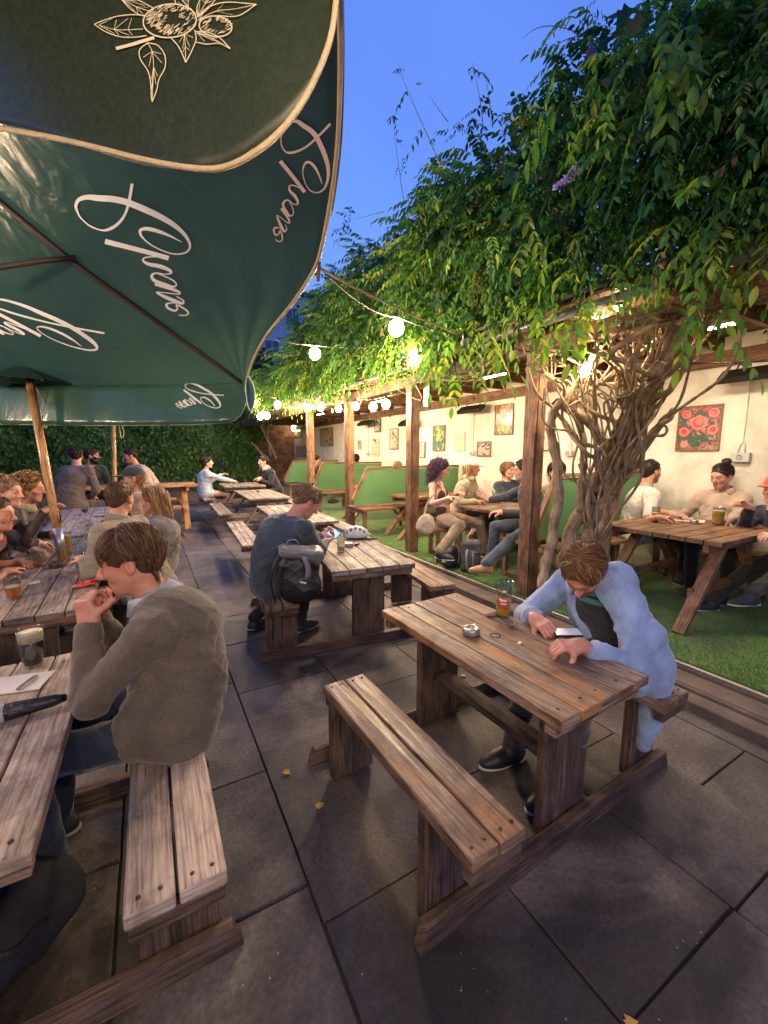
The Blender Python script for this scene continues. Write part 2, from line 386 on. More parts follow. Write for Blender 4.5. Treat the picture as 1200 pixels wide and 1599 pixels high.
# --- long whitewashed wall
def whitewash(name):
    m, n, l, p = nodes(name)
    tco = n.new('ShaderNodeTexCoord').outputs['Object']
    a = tnoise(n, l, tco, 3.0, 8, .65, .4); b = tnoise(n, l, tco, 22, 4, .6); d = tnoise(n, l, mapping(n, l, tco, (1, 1, .5)), .8, 6, .7)
    r = ramp(n, [(.60, .54, .42), (.80, .75, .63)], [.3, .6]); l.new(a, r.inputs[0])
    gm = ramp(n, [(.38, .36, .22), (1, 1, 1)], [.33, .46]); l.new(d, gm.inputs[0])
    c = mixc(n, l, r.outputs[0], gm.outputs[0], .3, 'MULTIPLY')
    # green-brown darkening towards the floor
    geo = n.new('ShaderNodeSeparateXYZ'); l.new(tco, geo.inputs[0])
    ad = n.new('ShaderNodeMath'); ad.operation = 'ADD'; l.new(geo.outputs[2], ad.inputs[0]); l.new(a, ad.inputs[1])
    r2 = ramp(n, [(.36, .34, .22), (1, 1, 1)], [.05, .62]); mr = n.new('ShaderNodeMapRange'); mr.inputs[1].default_value = .6; mr.inputs[2].default_value = 2.3
    l.new(ad.outputs[0], mr.inputs[0]); l.new(mr.outputs[0], r2.inputs[0])
    c = mixc(n, l, c, r2.outputs[0], .8, 'MULTIPLY')
    l.new(c, p.inputs['Base Color']); p.inputs['Roughness'].default_value = .85
    br = n.new('ShaderNodeTexBrick'); br.inputs['Scale'].default_value = 1; br.inputs['Brick Width'].default_value = .225; br.inputs['Row Height'].default_value = .075
    br.inputs['Mortar Size'].default_value = .006; br.inputs['Mortar Smooth'].default_value = .6
    br.inputs['Color1'].default_value = (1, 1, 1, 1); br.inputs['Color2'].default_value = (.9, .9, .9, 1); br.inputs['Mortar'].default_value = (0, 0, 0, 1)
    l.new(mapping(n, l, tco, rot=(R(90), 0, R(90))), br.inputs['Vector'])
    nb = bumpn(n, l, br.outputs[0], .12, .006); l.new(bumpn(n, l, b, .25, .01, nb), p.inputs['Normal'])
    return m
mat_white = whitewash('whitewash')
G = []
for i, y in enumerate(np.arange(-3, 17.6, .3)):
    G.append([(XW+.006*math.sin(y*2.1+z*3)+.004*math.sin(y*5.3-z*4), y, z) for z in np.arange(0, 3.0, .25)])
g = MB(); g.grid(G); g.box((XW+.16, 7.2, 1.38), (.28, 20.4, 2.74))
o = g.build('whitewashed_wall', mat_white); tag(o, 'long cream whitewashed wall behind the pergola, hung with pictures', 'wall')

# --- brick wall at the far end
m, n, l, p = nodes('old_brick'); tco = n.new('ShaderNodeTexCoord').outputs['Object']
br = n.new('ShaderNodeTexBrick'); br.inputs['Scale'].default_value = 1; br.inputs['Brick Width'].default_value = .32; br.inputs['Row Height'].default_value = .11
br.inputs['Mortar Size'].default_value = .014; br.inputs['Color1'].default_value = (.20, .085, .05, 1); br.inputs['Color2'].default_value = (.34, .17, .10, 1)
br.inputs['Mortar'].default_value = (.16, .12, .09, 1); br.inputs['Bias'].default_value = -.1
l.new(mapping(n, l, tco, rot=(R(90), 0, 0)), br.inputs['Vector'])
a = tnoise(n, l, tco, 4, 6); r = ramp(n, [(.5, .5, .5), (1.15, 1.1, 1.05)], [.35, .65]); l.new(a, r.inputs[0])
l.new(mixc(n, l, br.outputs[0], r.outputs[0], 1, 'MULTIPLY'), p.inputs['Base Color']); p.inputs['Roughness'].default_value = .85
l.new(bumpn(n, l, br.outputs[1], -.6, .02), p.inputs['Normal'])
mat_brick = m
g = MB(); g.box((-.4, 17.35, 1.5), (11.6, .3, 3.0))
o = g.build('brick_wall', mat_brick); tag(o, 'old brown brick wall closing the far end of the yard', 'wall')
g = MB(); g.box((-5.6, 6.9, 1.3), (.25, 20.6, 2.6))
o = g.build('side_brick_wall', mat_brick); tag(o, 'brick side wall on the left hidden under green ivy', 'wall')
# raised planting edge along the far wall
g = MB(); g.box((-1.9, 14.6, .14), (6.4, .22, .30)); g.box((-1.9, 15.9, .12), (6.4, 2.4, .24))
o = g.build('planter_bed', mat_conc, bev=.01); tag(o, kind='structure')
# ================================================================== pergola
pg = empty('pergola', (XP_, 7, STEP), label='brown timber pergola on posts along the turf with a felted roof', cat='pergola')
def PL(p): return (p[0]-XP_, p[1]-7, p[2]-STEP)
def pgb(mb, name, mat, bev=.004):
    o = mb.build(name, mat, pg, origin=(XP_, 7, STEP), bev=bev); o.location = (0, 0, 0); return o
post_y = [9.19, 7.07, 4.95, 2.83, .60, -1.6]
for y in post_y:
    g = MB(); w_ = .085
    g.box((XP_-.036, y, (ZB+STEP)/2), (.068, .135, ZB-STEP), grain=2); g.box((XP_+.036, y, (ZB+STEP)/2), (.068, .135, ZB-STEP), grain=2)
    g.box((XP_-.0, y-.073, (ZB+STEP)/2), (.095, .012, ZB-STEP-.02), grain=2)
    pgb(g, 'post', wood_post)
g = MB()
for a, b in [(-3, 2.83), (2.832, 9.19), (9.192, 16.9)]:
    g.box((XP_, (a+b)/2, ZB+.07), (.075, b-a, .14), grain=1)
pgb(g, 'front_beam', wood_pergola)
g = MB()
for a, b in [(-3, 2.0), (2.002, 8.1), (8.102, 16.9)]:
    g.box((XW-.055, (a+b)/2, ZB+.06), (.07, b-a, .15), grain=1)
pgb(g, 'wall_plate', wood_pergola)
for k, y in enumerate(np.arange(-2.7, 16.8, .62)):
    g = MB(); g.box(((XP_+XW)/2-.12, y, ZB+.21), (XW-XP_+.25, .05, .13), grain=0); pgb(g, 'rafter', wood_pergola)
g = MB()
for k, x in enumerate(np.arange(XP_-.12, XW, .15)):
    g.box((x, 7.0, ZB+.286+.004*(k % 2)), (.146, 19.8, .018), grain=1)
pgb(g, 'roof_boards', wood_pergola, None)
mat_felt = simple('roof_felt', (.045, .042, .04), .7, bump=.4)
g = MB(); g.box(((XP_+XW)/2, 7.0, ZB+.315), (XW-XP_+.5, 19.9, .03)); pgb(g, 'roof_sheet', mat_felt, None)
mat_pipe = simple('dark_gutter', (.12, .12, .13), .35, spec=.6)
g = MB(); g.tube([(XP_-.20, y, ZB+.20) for y in np.arange(-3, 16, 1.)], .035, 10); pgb(g, 'gutter', mat_pipe, None)

# ================================================================== booth partitions
mat_green = simple('green_board_paint', (.105, .245, .095), .5, bump=.1, bscale=14, var=.14)
def booth(y, x0=3.16, label='', seats=(-1, 1), top=1.28):
    t = empty('booth_bench', (x0, y, STEP), label=label, cat='booth seat', group='green booths under the pergola')
    z0 = STEP
    W_ = XW-.01-x0
    zt = top-z0; zs = .50
    g = MB(); g.prism([(.0, zs+.01), (.0, .62), (.30, zt-.03), (W_, zt-.03), (W_, zs+.01)], -.014, .014)
    o = g.build('green_panel', mat_green, t)
    g = MB(); g.beam((-.01, 0, .60), (.29, 0, zt), .06, .05); g.beam((.27, 0, zt), (W_, 0, zt), .07, .045); g.beam((.0, 0, .1), (.0, 0, .62), .05, .05)
    g.build('frame', wood_post, t, bev=.004)
    for s in seats:
        g = MB()
        for k in range(3): g.box((W_/2+.02, s*(.09+.105*k), .455), (W_-.04, .098, .035), grain=0)
        g.build('seat', wood_post, t, bev=.004)
        for xx in (.08, W_*.5, W_-.1):
            g = MB(); g.box((xx, s*.30, .215), (.06, .05, .43), grain=2); g.box((xx, s*.16, .405), (.05, .30, .05), grain=1); g.build('leg', wood_post, t, bev=.004)
    return t
booth(9.69, 3.45, 'green panelled booth seat farthest down the pergola, below the far pictures')
booth(6.53, 3.06, 'green panelled booth seat with sloping rail beside the middle post')
booth(2.95, 3.47, 'green panelled booth seat behind the twisted vine trunk', top=1.30, seats=(-1,))
booth(12.6, 3.6, 'green panelled booth seat at the far dim end of the pergola')

# ================================================================== tables
GT = 'heavy picnic tables on the paving'
mat_screw = simple('rusty_screw', (.06, .045, .035), .45, metal=.6)
def heavy_table(name, loc, rz, L, W, zt, benches, label, planks=5, mt=None, mb_=None, hole=False, runner=None, group=GT, leg_in=.17, sc=1, bolts=True):
    mt = mt or wood_table; mb_ = mb_ or wood_bench
    t = empty(name, loc, rz, label, 'picnic table', group); t.scale = (sc, sc, sc)
    g = MB(); pw = W/planks
    for k in range(planks):
        g.box((-W/2+pw*(k+.5), random.uniform(-.004, .004), zt-.02+random.uniform(-.0015, .0015)), (pw-.006, L+random.uniform(-.004, .006), .04), grain=1)
    g.build('tabletop', mt, t, bev=.005)
    if hole:
        g = MB(); g.lathe([(.0, zt+.0008), (.021, zt+.0008), (.021, zt+.003), (.026, zt+.003), (.026, zt-.001)], (.02, 0, 0), 20); g.build('parasol_hole', simple('hole_black', (.004, .004, .004), .9), t)  # black disc laid on the top, standing in for the dark hole
    for s in (-1, 1):
        g = MB(); g.box((0, s*(L/2-.05), zt-.065), (W-.03, .045, .048), grain=0); g.build('cleat', wood_bench, t, bev=.004)
        g = MB()
        for q in (-1, 1): g.box((q*.068, s*(L/2-leg_in), (zt-.04)/2+.01), (.134, .045, zt-.06), grain=2)
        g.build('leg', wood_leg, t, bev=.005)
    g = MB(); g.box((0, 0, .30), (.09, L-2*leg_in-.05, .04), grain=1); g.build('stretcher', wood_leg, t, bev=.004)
    xs_ = [0]
    if bolts:
        for (bx, bw, bl, by, bz) in benches:
            for s in (-1, 1):
                for q in (-1, 1):
                    for e in (-.022, .022):
                        g = MB(); g.lathe([(.006, -.002), (.0058, .0016), (.0001, .0022)], (bx+q*bw/4+e*1.1, by+s*(bl/2-.035), bz+.0005), 8); g.build('screw', mat_screw, t)
        for s in (-1, 1):
            for k in range(planks): g = MB(); g.lathe([(.006, -.002), (.0058, .0016), (.0001, .0022)], (-W/2+pw*(k+.5)+random.uniform(-.015, .015), s*(L/2-.05), zt+.0005), 8); g.build('screw', mat_screw, t)
    for (bx, bw, bl, by, bz) in benches:
        g = MB()
        for q in (-1, 1): g.box((bx+q*bw/4, by, bz-.0225+random.uniform(-.002, .002)), (bw/2-.008, bl, .045), grain=1)
        g.build('bench_seat', mb_, t, bev=.007)
        for s in (-1, 1):
            yy = s*(L/2-leg_in)
            if abs(by+s*bl/2) < abs(yy)+.02: yy = by+s*(bl/2-.07)
            g = MB(); g.box((bx, by+s*(bl/2-.028), bz-.07), (bw-.02, .04, .045), grain=0)
            for q in (-1, 1): g.box((bx+q*bw/4*.95, yy, (bz-.05)/2+.01), (bw/2*.93, .05, bz-.06), grain=2)
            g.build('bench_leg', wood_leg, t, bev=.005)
        xs_ += [bx-bw/2-.05, bx+bw/2+.05]
    for s in (-1, 1):
        g = MB(); a, b = (min(xs_), max(xs_))
        g.prism([(a, .0), (a+.03, .085), (b-.03, .085), (b, .0)], s*(L/2-leg_in)+s*.032, s*(L/2-leg_in)+s*.076)
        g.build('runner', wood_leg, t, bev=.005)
    return t
# front table, middle table, and the row on the left
heavy_table('picnic_table', (1.38, 1.39, 0), .036, 1.15, .56, .672, [(-.61, .225, 1.01, -.13, .455), (.60, .225, 1.01, -.05, .455)],
            'weathered brown picnic table in the foreground with an orange streak and an ashtray', hole=True)
heavy_table('picnic_table', (1.575, 3.46, 0), -.15, 1.45, .69, .672, [(-.70, .25, 1.20, -.1, .455), (.60, .235, .95, -.25, .455)],
            'brown picnic table holding a silver helmet, behind the foreground table', mt=wood_grey)
heavy_table('picnic_table', (-.60, 1.64, 0), 0, 1.10, .63, .672, [(.588, .245, 1.25, .02, .455), (-.60, .245, 1.2, 0, .455)],
            'picnic table at the left edge with a stout glass and a menu on it', mt=wood_pale, mb_=wood_pale, runner=1)
heavy_table('picnic_table', (-.70, 4.01, 0), .03, 2.42, .66, .672, [(.62, .245, 2.2, 0, .455), (-.62, .245, 2.2, 0, .455)],
            'long grey picnic table with a parasol pole through it, full of drinkers', planks=5, mt=wood_grey)
heavy_table('picnic_table', (-.80, 6.72, 0), .05, 2.7, .70, .672, [(.62, .245, 2.2, 0, .455), (-.62, .245, 2.2, 0, .455)],
            'grey picnic table with a red wine glass, beyond the parasol pole', planks=5, mt=wood_grey)

def aframe(name, loc, rz, L, W, zt, label, group, seats=(-1, 1), sx=.62, mt=None, sc=1, zs=.43, planks=5, bl=None, ls=.16, crosswise=False):
    "A-frame picnic table; local y is the length"
    mt = mt or wood_grey
    t = empty(name, loc, rz, label, 'picnic table', group); t.scale = (sc, sc, sc); bl = bl or L
    g = MB()
    if crosswise:
        k_ = int(L/.115)
        for k in range(k_): g.box((0, -L/2+L/k_*(k+.5), zt-.02), (W, L/k_-.008, .04), grain=0)
    else:
        pw = W/planks
        for k in range(planks): g.box((-W/2+pw*(k+.5), random.uniform(-.01, .01), zt-.02), (pw-.008, L, .04), grain=1)
    g.build('tabletop', mt, t, bev=.005)
    for s in (-1, 1):
        y = s*(L/2-ls)
        g = MB(); g.box((0, y, zt-.075), (W-.06, .045, .07), grain=0); g.build('cleat', mt, t, bev=.004)
        for q in (-1, 1):
            g = MB(); g.beam((q*(W*.5+.16), y-.045*s, .0), (q*.13, y-.045*s, zt-.045), .045, .09, up=(0, 1, 0)); g.build('leg', mt, t, bev=.004)
        if seats:
            g = MB(); g.box((0, y-.09*s, zs-.06), (2*sx+.22 if len(seats) > 1 else sx+.3, .045, .09), grain=0); g.build('crossbar', mt, t, bev=.004)
        else:
            g = MB(); g.box((0, y-.09*s, .28), (W*.9, .04, .08), grain=0); g.build('crossbar', mt, t, bev=.004)
    for q in seats:
        g = MB()
        for k in (-1, 0, 1): g.box((q*sx+k*.083, 0, zs), (.078, bl, .035), grain=1)
        g.build('seat', mt, t, bev=.004)
    return t
GA = 'A-frame picnic tables down the middle of the yard'
aframe('picnic_table', (1.80, 5.92, 0), -.06, 1.95, .74, .672, 'empty grey A-frame picnic table behind the man in the checked shirt', GA, sx=.72, bl=1.9)
aframe('picnic_table', (1.98, 8.75, 0), -.03, 1.9, .80, .70, 'empty A-frame picnic table with a small metal ashtray, near the far couple', GA, sx=.80, bl=1.9)
aframe('picnic_table', (1.95, 10.6, 0), R(0), 1.0, .85, .70, 'farthest grey A-frame picnic table, where the far couple face each other', GA, sx=.72, sc=1.1)
aframe('picnic_table', (-.65, 9.75, 0), R(90), 2.6, .75, .78, 'wide picnic table in front of the ivy with three men round it', 'tables by the ivy', sx=.72, mt=wood_pole, sc=1.15, bl=2.0)
GP = 'tables under the pergola'
aframe('picnic_table', (4.33, 1.93, STEP), 0, 1.02, 1.18, .752, 'brown slatted picnic table under the pergola holding two beers', GP, seats=(), mt=wood_post, crosswise=True, ls=.12)
aframe('picnic_table', (4.32, 4.15, STEP), R(8), .74, 1.25, .70, 'dark brown table under the pergola crowded with glasses between four friends', GP, seats=(), mt=wood_bench, crosswise=True, ls=.1)
aframe('picnic_table', (4.25, 5.95, STEP), R(2), .72, 1.2, .70, 'empty brown trestle table in front of the green booth', GP, seats=(), mt=wood_post, crosswise=True, ls=.1)
aframe('picnic_table', (4.3, 8.0, STEP), R(2), .72, 1.1, .70, 'small dim trestle table between the two green booths', GP, seats=(), mt=wood_post, crosswise=True, ls=.1)
def stool(x, y, rz, label, W=.62, D_=.34, h=.45):
    t = empty('slatted_bench', (x, y, STEP), rz, label, 'bench', 'short benches under the pergola')
    g = MB(); n_ = 6
    for k in range(n_): g.box((-W/2+W/n_*(k+.5), 0, h-.02), (W/n_-.015, D_, .04), grain=1)
    g.build('seat', wood_post, t, bev=.003)
    g = MB()
    for s in (-1, 1): g.box((0, s*(D_/2-.04), h-.075), (W-.05, .035, .07), grain=0)
    g.build('apron', wood_post, t, bev=.003)
    for sx_ in (-1, 1):
        for sy_ in (-1, 1):
            g = MB(); g.box((sx_*(W/2-.04), sy_*(D_/2-.04), (h-.04)/2), (.055, .055, h-.04), grain=2); g.build('leg', wood_post, t, bev=.003)
        g = MB(); g.box((sx_*(W/2-.04), 0, .03), (.05, D_-.13, .05), grain=1); g.build('foot_rail', wood_post, t, bev=.003)
    return t
stool(3.42, 4.42, R(65), 'short slatted bench under the woman with dark curls', W=.58)
stool(3.92, 3.30, R(0), 'short slatted bench between the near post and the seated man in a navy shirt', W=.80)
stool(4.9, 1.12, R(0), 'short dark bench beneath the man in the red cap', W=.9, D_=.3)
stool(5.15, 2.0, R(90), 'short dark bench against the wall beneath the woman with a bun', W=.8, D_=.28)
stool(4.7, 4.85, R(0), 'short slatted bench behind the crowded pergola table', W=1.2, D_=.3)

# ================================================================== pictures on the wall
mat_frame = simple('dark_picture_frame', (.10, .055, .03), .4, spec=.5)
mat_frame2 = simple('brown_picture_frame', (.22, .11, .05), .45)
def art(name, bg, blobs, scale=5, seed=0.):
    m, n, l, p = nodes(name); uv = n.new('ShaderNodeUVMap').outputs[0]
    c = bg
    col = None
    for i, (cc, sc_, th) in enumerate(blobs):
        f = tnoise(n, l, mapping(n, l, uv, (sc_, sc_, 1), loc=(seed+i*3.7, seed*2+i, 0)), 1.0, 4, .5, 1.2)
        r = ramp(n, [(0,)*3, (1,)*3], [th, th+.03]); l.new(f, r.inputs[0])
        col = mixc(n, l, c if col is None else col, cc, r.outputs[0])
    l.new(col, p.inputs['Base Color']); p.inputs['Roughness'].default_value = .18; p.inputs['Specular IOR Level'].default_value = .45
    return m
def picture(y, z, w_, h_, mat, label, fr=mat_frame, fw=.018, shapes=None, mount=None):
    t = empty('picture', (XW-.016, y, z), label=label, cat='picture', group='framed pictures on the white wall')
    g = MB()
    for (cy, cz, sy, sz) in [(0, h_/2-fw/2, w_, fw), (0, -h_/2+fw/2, w_, fw), (w_/2-fw/2, 0, fw, h_-2*fw), (-w_/2+fw/2, 0, fw, h_-2*fw)]:
        g.box((0, cy, cz), (.022, sy, sz))
    g.build('frame', fr, t, bev=.002)
    g = MB(); a, b = w_/2-fw, h_/2-fw
    g.quad((-.003, a, -b), (-.003, -a, -b), (-.003, -a, b), (-.003, a, b)); g.box((.005, 0, 0), (.012, 2*a, 2*b))
    o = g.build('print', mount or mat, t)
    if mount:
        g = MB(); a2, b2 = a*.68, b*.7
        g.quad((-.0045, a2, -b2), (-.0045, -a2, -b2), (-.0045, -a2, b2), (-.0045, a2, b2)); g.build('image', mat, t)
    if shapes:
        for lay, (nm, pts, mm) in enumerate(shapes):
            g = MB()
            for i, (u, v, r_) in enumerate(pts):
                sy = a*2*(u-.5); sz = b*2*(v-.5)
                g.lathe([(.0001, -.0), (r_*w_, -.0)], (-.0055-.0022*lay-.00018*i, -sy, sz), 14, Matrix.Rotation(R(-90), 3, 'Y'))
            g.build(nm, mm, t)
    return t
cream = (.62, .55, .40)
red = simple('print_red', (.62, .06, .06), .3); pink = simple('print_pink', (.75, .22, .20), .3); gold = simple('print_gold', (.65, .42, .08), .3)
darkgreen = simple('print_leaf', (.05, .12, .06), .3); mount_m = simple('paper_mount', (.66, .60, .47), .5)
def py(x, y): q = Xp(x, y, XW); return q[1], q[2]
def pic2(x0, y0, x1, y1, *a, **k):
    A = Xp(x0, (y0+y1)/2, XW-.02); B = Xp(x1, (y0+y1)/2, XW-.02); xm = (x0+x1)/2
    T_ = Xp(xm, y0, XW-.02); U = Xp(xm, y1, XW-.02)
    return picture((A[1]+B[1])/2, (T_[2]+U[2])/2, abs(A[1]-B[1]), abs(T_[2]-U[2]), *a, **k)
petal = [(.5, .62, .17), (.40, .66, .12), (.60, .66, .12), (.5, .72, .10), (.18, .85, .11), (.85, .85, .12), (.15, .42, .12), (.86, .45, .12), (.18, .12, .09)]
pic2(1058, 633, 1127, 704, art('flower_poster', (.10, .13, .09), [((.55, .10, .11), 5, .52), ((.32, .36, .27), 9, .6), ((.70, .25, .24), 8, .6)]),
     'wide framed print of red roses above the white t-shirt man', fr=mat_frame2, fw=.02,
     shapes=[('leaf_shape', [(.5, .28, .08), (.36, .22, .09), (.66, .24, .09), (.5, .12, .08)], darkgreen), ('outer_petals', petal, pink), ('red_petals', [(.5, .64, .13), (.17, .85, .07), (.84, .86, .07), (.15, .43, .07), (.86, .46, .07)], red)] + [('inner_petals', [(.52, .66, .095), (.19, .84, .04), (.83, .85, .045)], pink)])
pic2(773, 631, 802, 679, art('crowded_poster', (.20, .13, .08), [((.62, .20, .10), 5, .5), ((.60, .45, .22), 7, .56), ((.12, .16, .09), 8, .58)]), 'tall dark poster with an orange bouquet, higher than its neighbours', fr=mat_frame,
     shapes=[('bloom', [(.5, .6, .16), (.35, .72, .08), (.65, .75, .07)], pink), ('fruit', [(.25, .16, .08), (.5, .14, .08), (.75, .17, .08)], gold)])
pic2(676, 664, 695, 704, art('green_poster', (.10, .22, .16), [((.60, .50, .10), 3.5, .53), ((.10, .10, .25), 6, .6)]), 'green framed poster of yellow fruit behind the curly haired woman', fr=mat_frame2,
     shapes=[('fruit', [(.5, .62, .17), (.4, .45, .1)], gold)])
pic2(710, 675, 726, 705, art('sketch_print', cream, [((.18, .13, .08), 4, .64)]), 'pale unframed botanical sketch above the white cap', fr=mount_m)
pic2(745, 689, 767, 713, art('landscape_print', (.42, .40, .36), [((.10, .10, .09), 3, .5), ((.55, .52, .46), 2, .62)]), 'small brown framed landscape with a dark tree', fr=mat_frame2, fw=.03)
pic2(609, 669, 622, 702, art('red_flower_print', cream, [((.50, .12, .07), 4, .52), ((.20, .16, .08), 7, .6)]), 'narrow framed red flower print left of the middle post', fr=mat_frame)
pic2(580, 684, 592, 712, art('bird_print', cream, [((.12, .10, .07), 3.4, .58)]), 'pale narrow print of a dark plant above the green booth', fr=mount_m)
pic2(585, 653, 595, 675, art('grey_print', (.45, .42, .36), [((.12, .11, .1), 4, .5)]), 'small dark framed picture hung highest near the far heater', fr=mat_frame, fw=.03)
pic2(558, 686, 565, 702, art('faded_print', (.42, .38, .3), [((.2, .18, .14), 4, .5)]), 'tiny faded picture beside the second post from the far end', fr=mount_m)
pic2(500, 668, 520, 697, art('orange_flower_print', (.38, .35, .24), [((.62, .24, .10), 3, .5), ((.16, .10, .06), 6, .57)]), 'framed print of orange flowers above the man in the dark t-shirt', fr=mat_frame)
pic2(463, 697, 483, 713, art('boat_print', (.42, .40, .33), [((.10, .10, .09), 2.5, .56)]), 'dark framed seascape near the brick wall', fr=mat_frame)
pic2(455, 664, 470, 683, art('gold_print', (.60, .48, .22), [((.12, .08, .05), 4, .58)]), 'gold print glowing under the far wall lamp', fr=mat_frame2)
pic2(655, 690, 664, 715, art('notice_print', (.55, .52, .45), [((.15, .14, .12), 9, .57)]), 'small notice in a thin black frame half hidden by the middle post', fr=mat_frame, fw=.012)
pic2(846, 670, 859, 704, art('figure_print', (.60, .54, .42), [((.20, .14, .10), 5, .6), ((.5, .12, .1), 6, .64)]), 'white framed sketch between the near post and the vine', fr=mat_frame, fw=.014)

# ================================================================== patio heaters and cables
mat_black = simple('black_metal', (.02, .02, .02), .4, metal=.3); mat_alu = simple('heater_reflector', (.55, .48, .38), .25, metal=.9, bump=.1, bscale=80)
mat_wire = simple('black_cable', (.015, .015, .015), .5); mat_wcable = simple('white_cable', (.6, .55, .45), .5)
mat_tube_off = simple('heater_tube', (.5, .36, .2), .2, emis=(1, .55, .2), es=.35)
def heater(y, z, w_=.60, label='', x=XW-.20, sc=1):
    t = empty('patio_heater', (x, y, z), label=label, cat='heater', group='strip heaters along the wall')
    M = Matrix.Rotation(R(-38), 3, 'Y')
    g = MB(); g.prism([(-.09, .0), (-.075, .055), (.075, .055), (.09, .0), (.07, -.005), (.06, .035), (-.06, .035), (-.07, -.005)], -w_/2, w_/2, M)
    g.prism([(-.09, .0), (-.075, .055), (.075, .055), (.09, .0)], -w_/2-.012, -w_/2, M); g.prism([(-.09, .0), (-.075, .055), (.075, .055), (.09, .0)], w_/2, w_/2+.012, M)
    g.build('housing', mat_black, t)
    g = MB(); g.prism([(-.066, .0), (-.055, .030), (.055, .030), (.066, .0), (.05, .02), (-.05, .02)], -w_/2+.005, w_/2-.005, M); g.build('reflector', mat_alu, t)
    g = MB(); c0 = M @ Vector((0, -w_/2+.02, .012)); c1 = M @ Vector((0, w_/2-.02, .012)); g.tube([c0, c1], .011, 10); g.build('heating_tube', mat_tube_off, t)
    g = MB()
    for s in (-1, 1): g.tube([(0, s*w_*.3, .05), (.06, s*w_*.3, .13), (.19, s*w_*.3, .15)], .008, 6)
    g.build('bracket', mat_black, t)
    return t
for (x0, x1, ym, lb) in [(1130, 1232, 583, 'long strip heater nearest the camera, above the rose print'), (720, 754, 639, 'strip heater above the white cap woman'), (627, 648, 660, 'strip heater beside the middle post'), (562, 583, 660, 'strip heater above the green booth'), (868, 895, 628, 'strip heater behind the upper vine stems')]:
    A = Xp(x0, ym, XW-.2); B = Xp(x1, ym, XW-.2)
    heater((A[1]+B[1])/2, (A[2]+B[2])/2-.02, min(.75, abs(A[1]-B[1])), lb)
mat_box = simple('grey_switch_box', (.45, .45, .42), .5)
def junction(x, y, label, s=.13):
    q = Xp(x, y, XW-.03)
    t = empty('junction_box', q, label=label, cat='junction box', group='junction boxes on the wall')
    g = MB(); g.box((0, 0, 0), (.06, s*1.25, s*.75)); g.build('box', mat_box, t, bev=.006)
    g = MB(); g.lathe([(.0, -.004), (.022, -.004), (.022, .01)], (-.032, 0, 0), 16, Matrix.Rotation(R(-90), 3, 'Y')); g.build('dial', mat_alu, t)
    g = MB(); g.tube([(.0, .03, s*.37), (.01, .02, s*.37+.08), (.015, 0, s*.37+.12), (.015, .0, .9)], .006, 6); g.tube([(.0, -.03, s*.37), (.01, -.02, s*.37+.08), (.015, 0, s*.37+.12)], .006, 6)
    g.build('conduit', mat_wcable, t)
junction(1157, 714, 'grey junction box on the wall right of the rose print'); junction(738, 708, 'small junction box above the white cap', .10)
junction(889, 708, 'junction box seen between the vine stems', .10); junction(575, 709, 'tiny junction box above the green booth', .09)
# ================================================================== string lights
def emit(name, c, s):
    m = bpy.data.materials.new(name); m.use_nodes = True; n = m.node_tree.nodes; n.clear()
    e = n.new('ShaderNodeEmission'); e.inputs[0].default_value = (*c, 1); e.inputs[1].default_value = s
    o = n.new('ShaderNodeOutputMaterial'); m.node_tree.links.new(e.outputs[0], o.inputs[0]); MATS[name] = m; return m
BULB_C = (1.0, .72, .45)
mat_bulb = emit('bulb_glow', BULB_C, 340*BULB_W)
mat_lamp = emit('lamp_glow', (1.0, .72, .42), 60*BULB_W)
mat_glass_off = simple('unlit_bulb_glass', (.5, .55, .55), .08, trans=.7, ior=1.1)
GB = 'string light bulbs over the yard'
def bulb(p, label, r=.070, lit=True, drop=.09):  # globe oversized, so its disc stands in for glare round the lamp
    t = empty('string_bulb', p, label=label, cat='light bulb', group=GB)
    g = MB(); g.sphere((0, 0, 0), r, 8, (1, 1, 1.1)); g.build('glass', mat_bulb if lit else mat_glass_off, t)
    g = MB(); g.lathe([(.014, r*.9), (.018, r+.02), (.018, r+.06), (.0, r+.065)], (0, 0, 0), 10); g.build('socket', mat_black, t)
    return t
def strand(pts, sag, label, r=.005, mat=None):
    g = MB(); P = []
    for a, b in zip(pts[:-1], pts[1:]):
        a, b = np.array(a), np.array(b)
        for k in range(12):
            t = k/12; q = a+(b-a)*t; q[2] -= sag*4*t*(1-t)*np.linalg.norm(b-a)*.1; P.append(q)
    P.append(np.array(pts[-1])); g.tube(P, r, 5)
    o = g.build('light_cable' if mat is None else 'rope', mat or mat_wire); tag(o, label, 'cable' if mat is None else 'rope'); return P
def under(p, d=.10): return np.array([p[0], p[1], p[2]+d])
b1 = D(619, 512, 3.9); b2 = D(492, 552, 5.4); b3 = D(648, 555, 5.2); b4 = D(915, 577, 3.4)
u1 = D(725, 535, 3.8); u2 = D(800, 555, 3.6)
P1s = strand([D(497, 415, 2.0), under(b1), under(u1, .06), under(u2, .06), under(b4), D(1250, 560, 2.6)], .3, 'black light cable running from the parasol corner into the vine')
P2s = strand([D(380, 520, 4.6), under(b2), D(570, 542, 5.3), under(b3), D(760, 575, 4.3)], .2, 'thin cable carrying two bulbs in front of the wisteria')
bulb(b1, 'bright bulb on the front cable, nearest the parasol edge'); bulb(b2, 'bright bulb hanging just right of the green parasol tip')
bulb(b3, 'bright bulb hanging in front of the wisteria above the middle post'); bulb(b4, 'bright bulb hanging among the vine stems', r=.045)
bulb(u1, 'unlit clear bulb on the front cable', lit=False, r=.03); bulb(u2, 'unlit clear bulb on the front cable beside the near post', lit=False, r=.03)
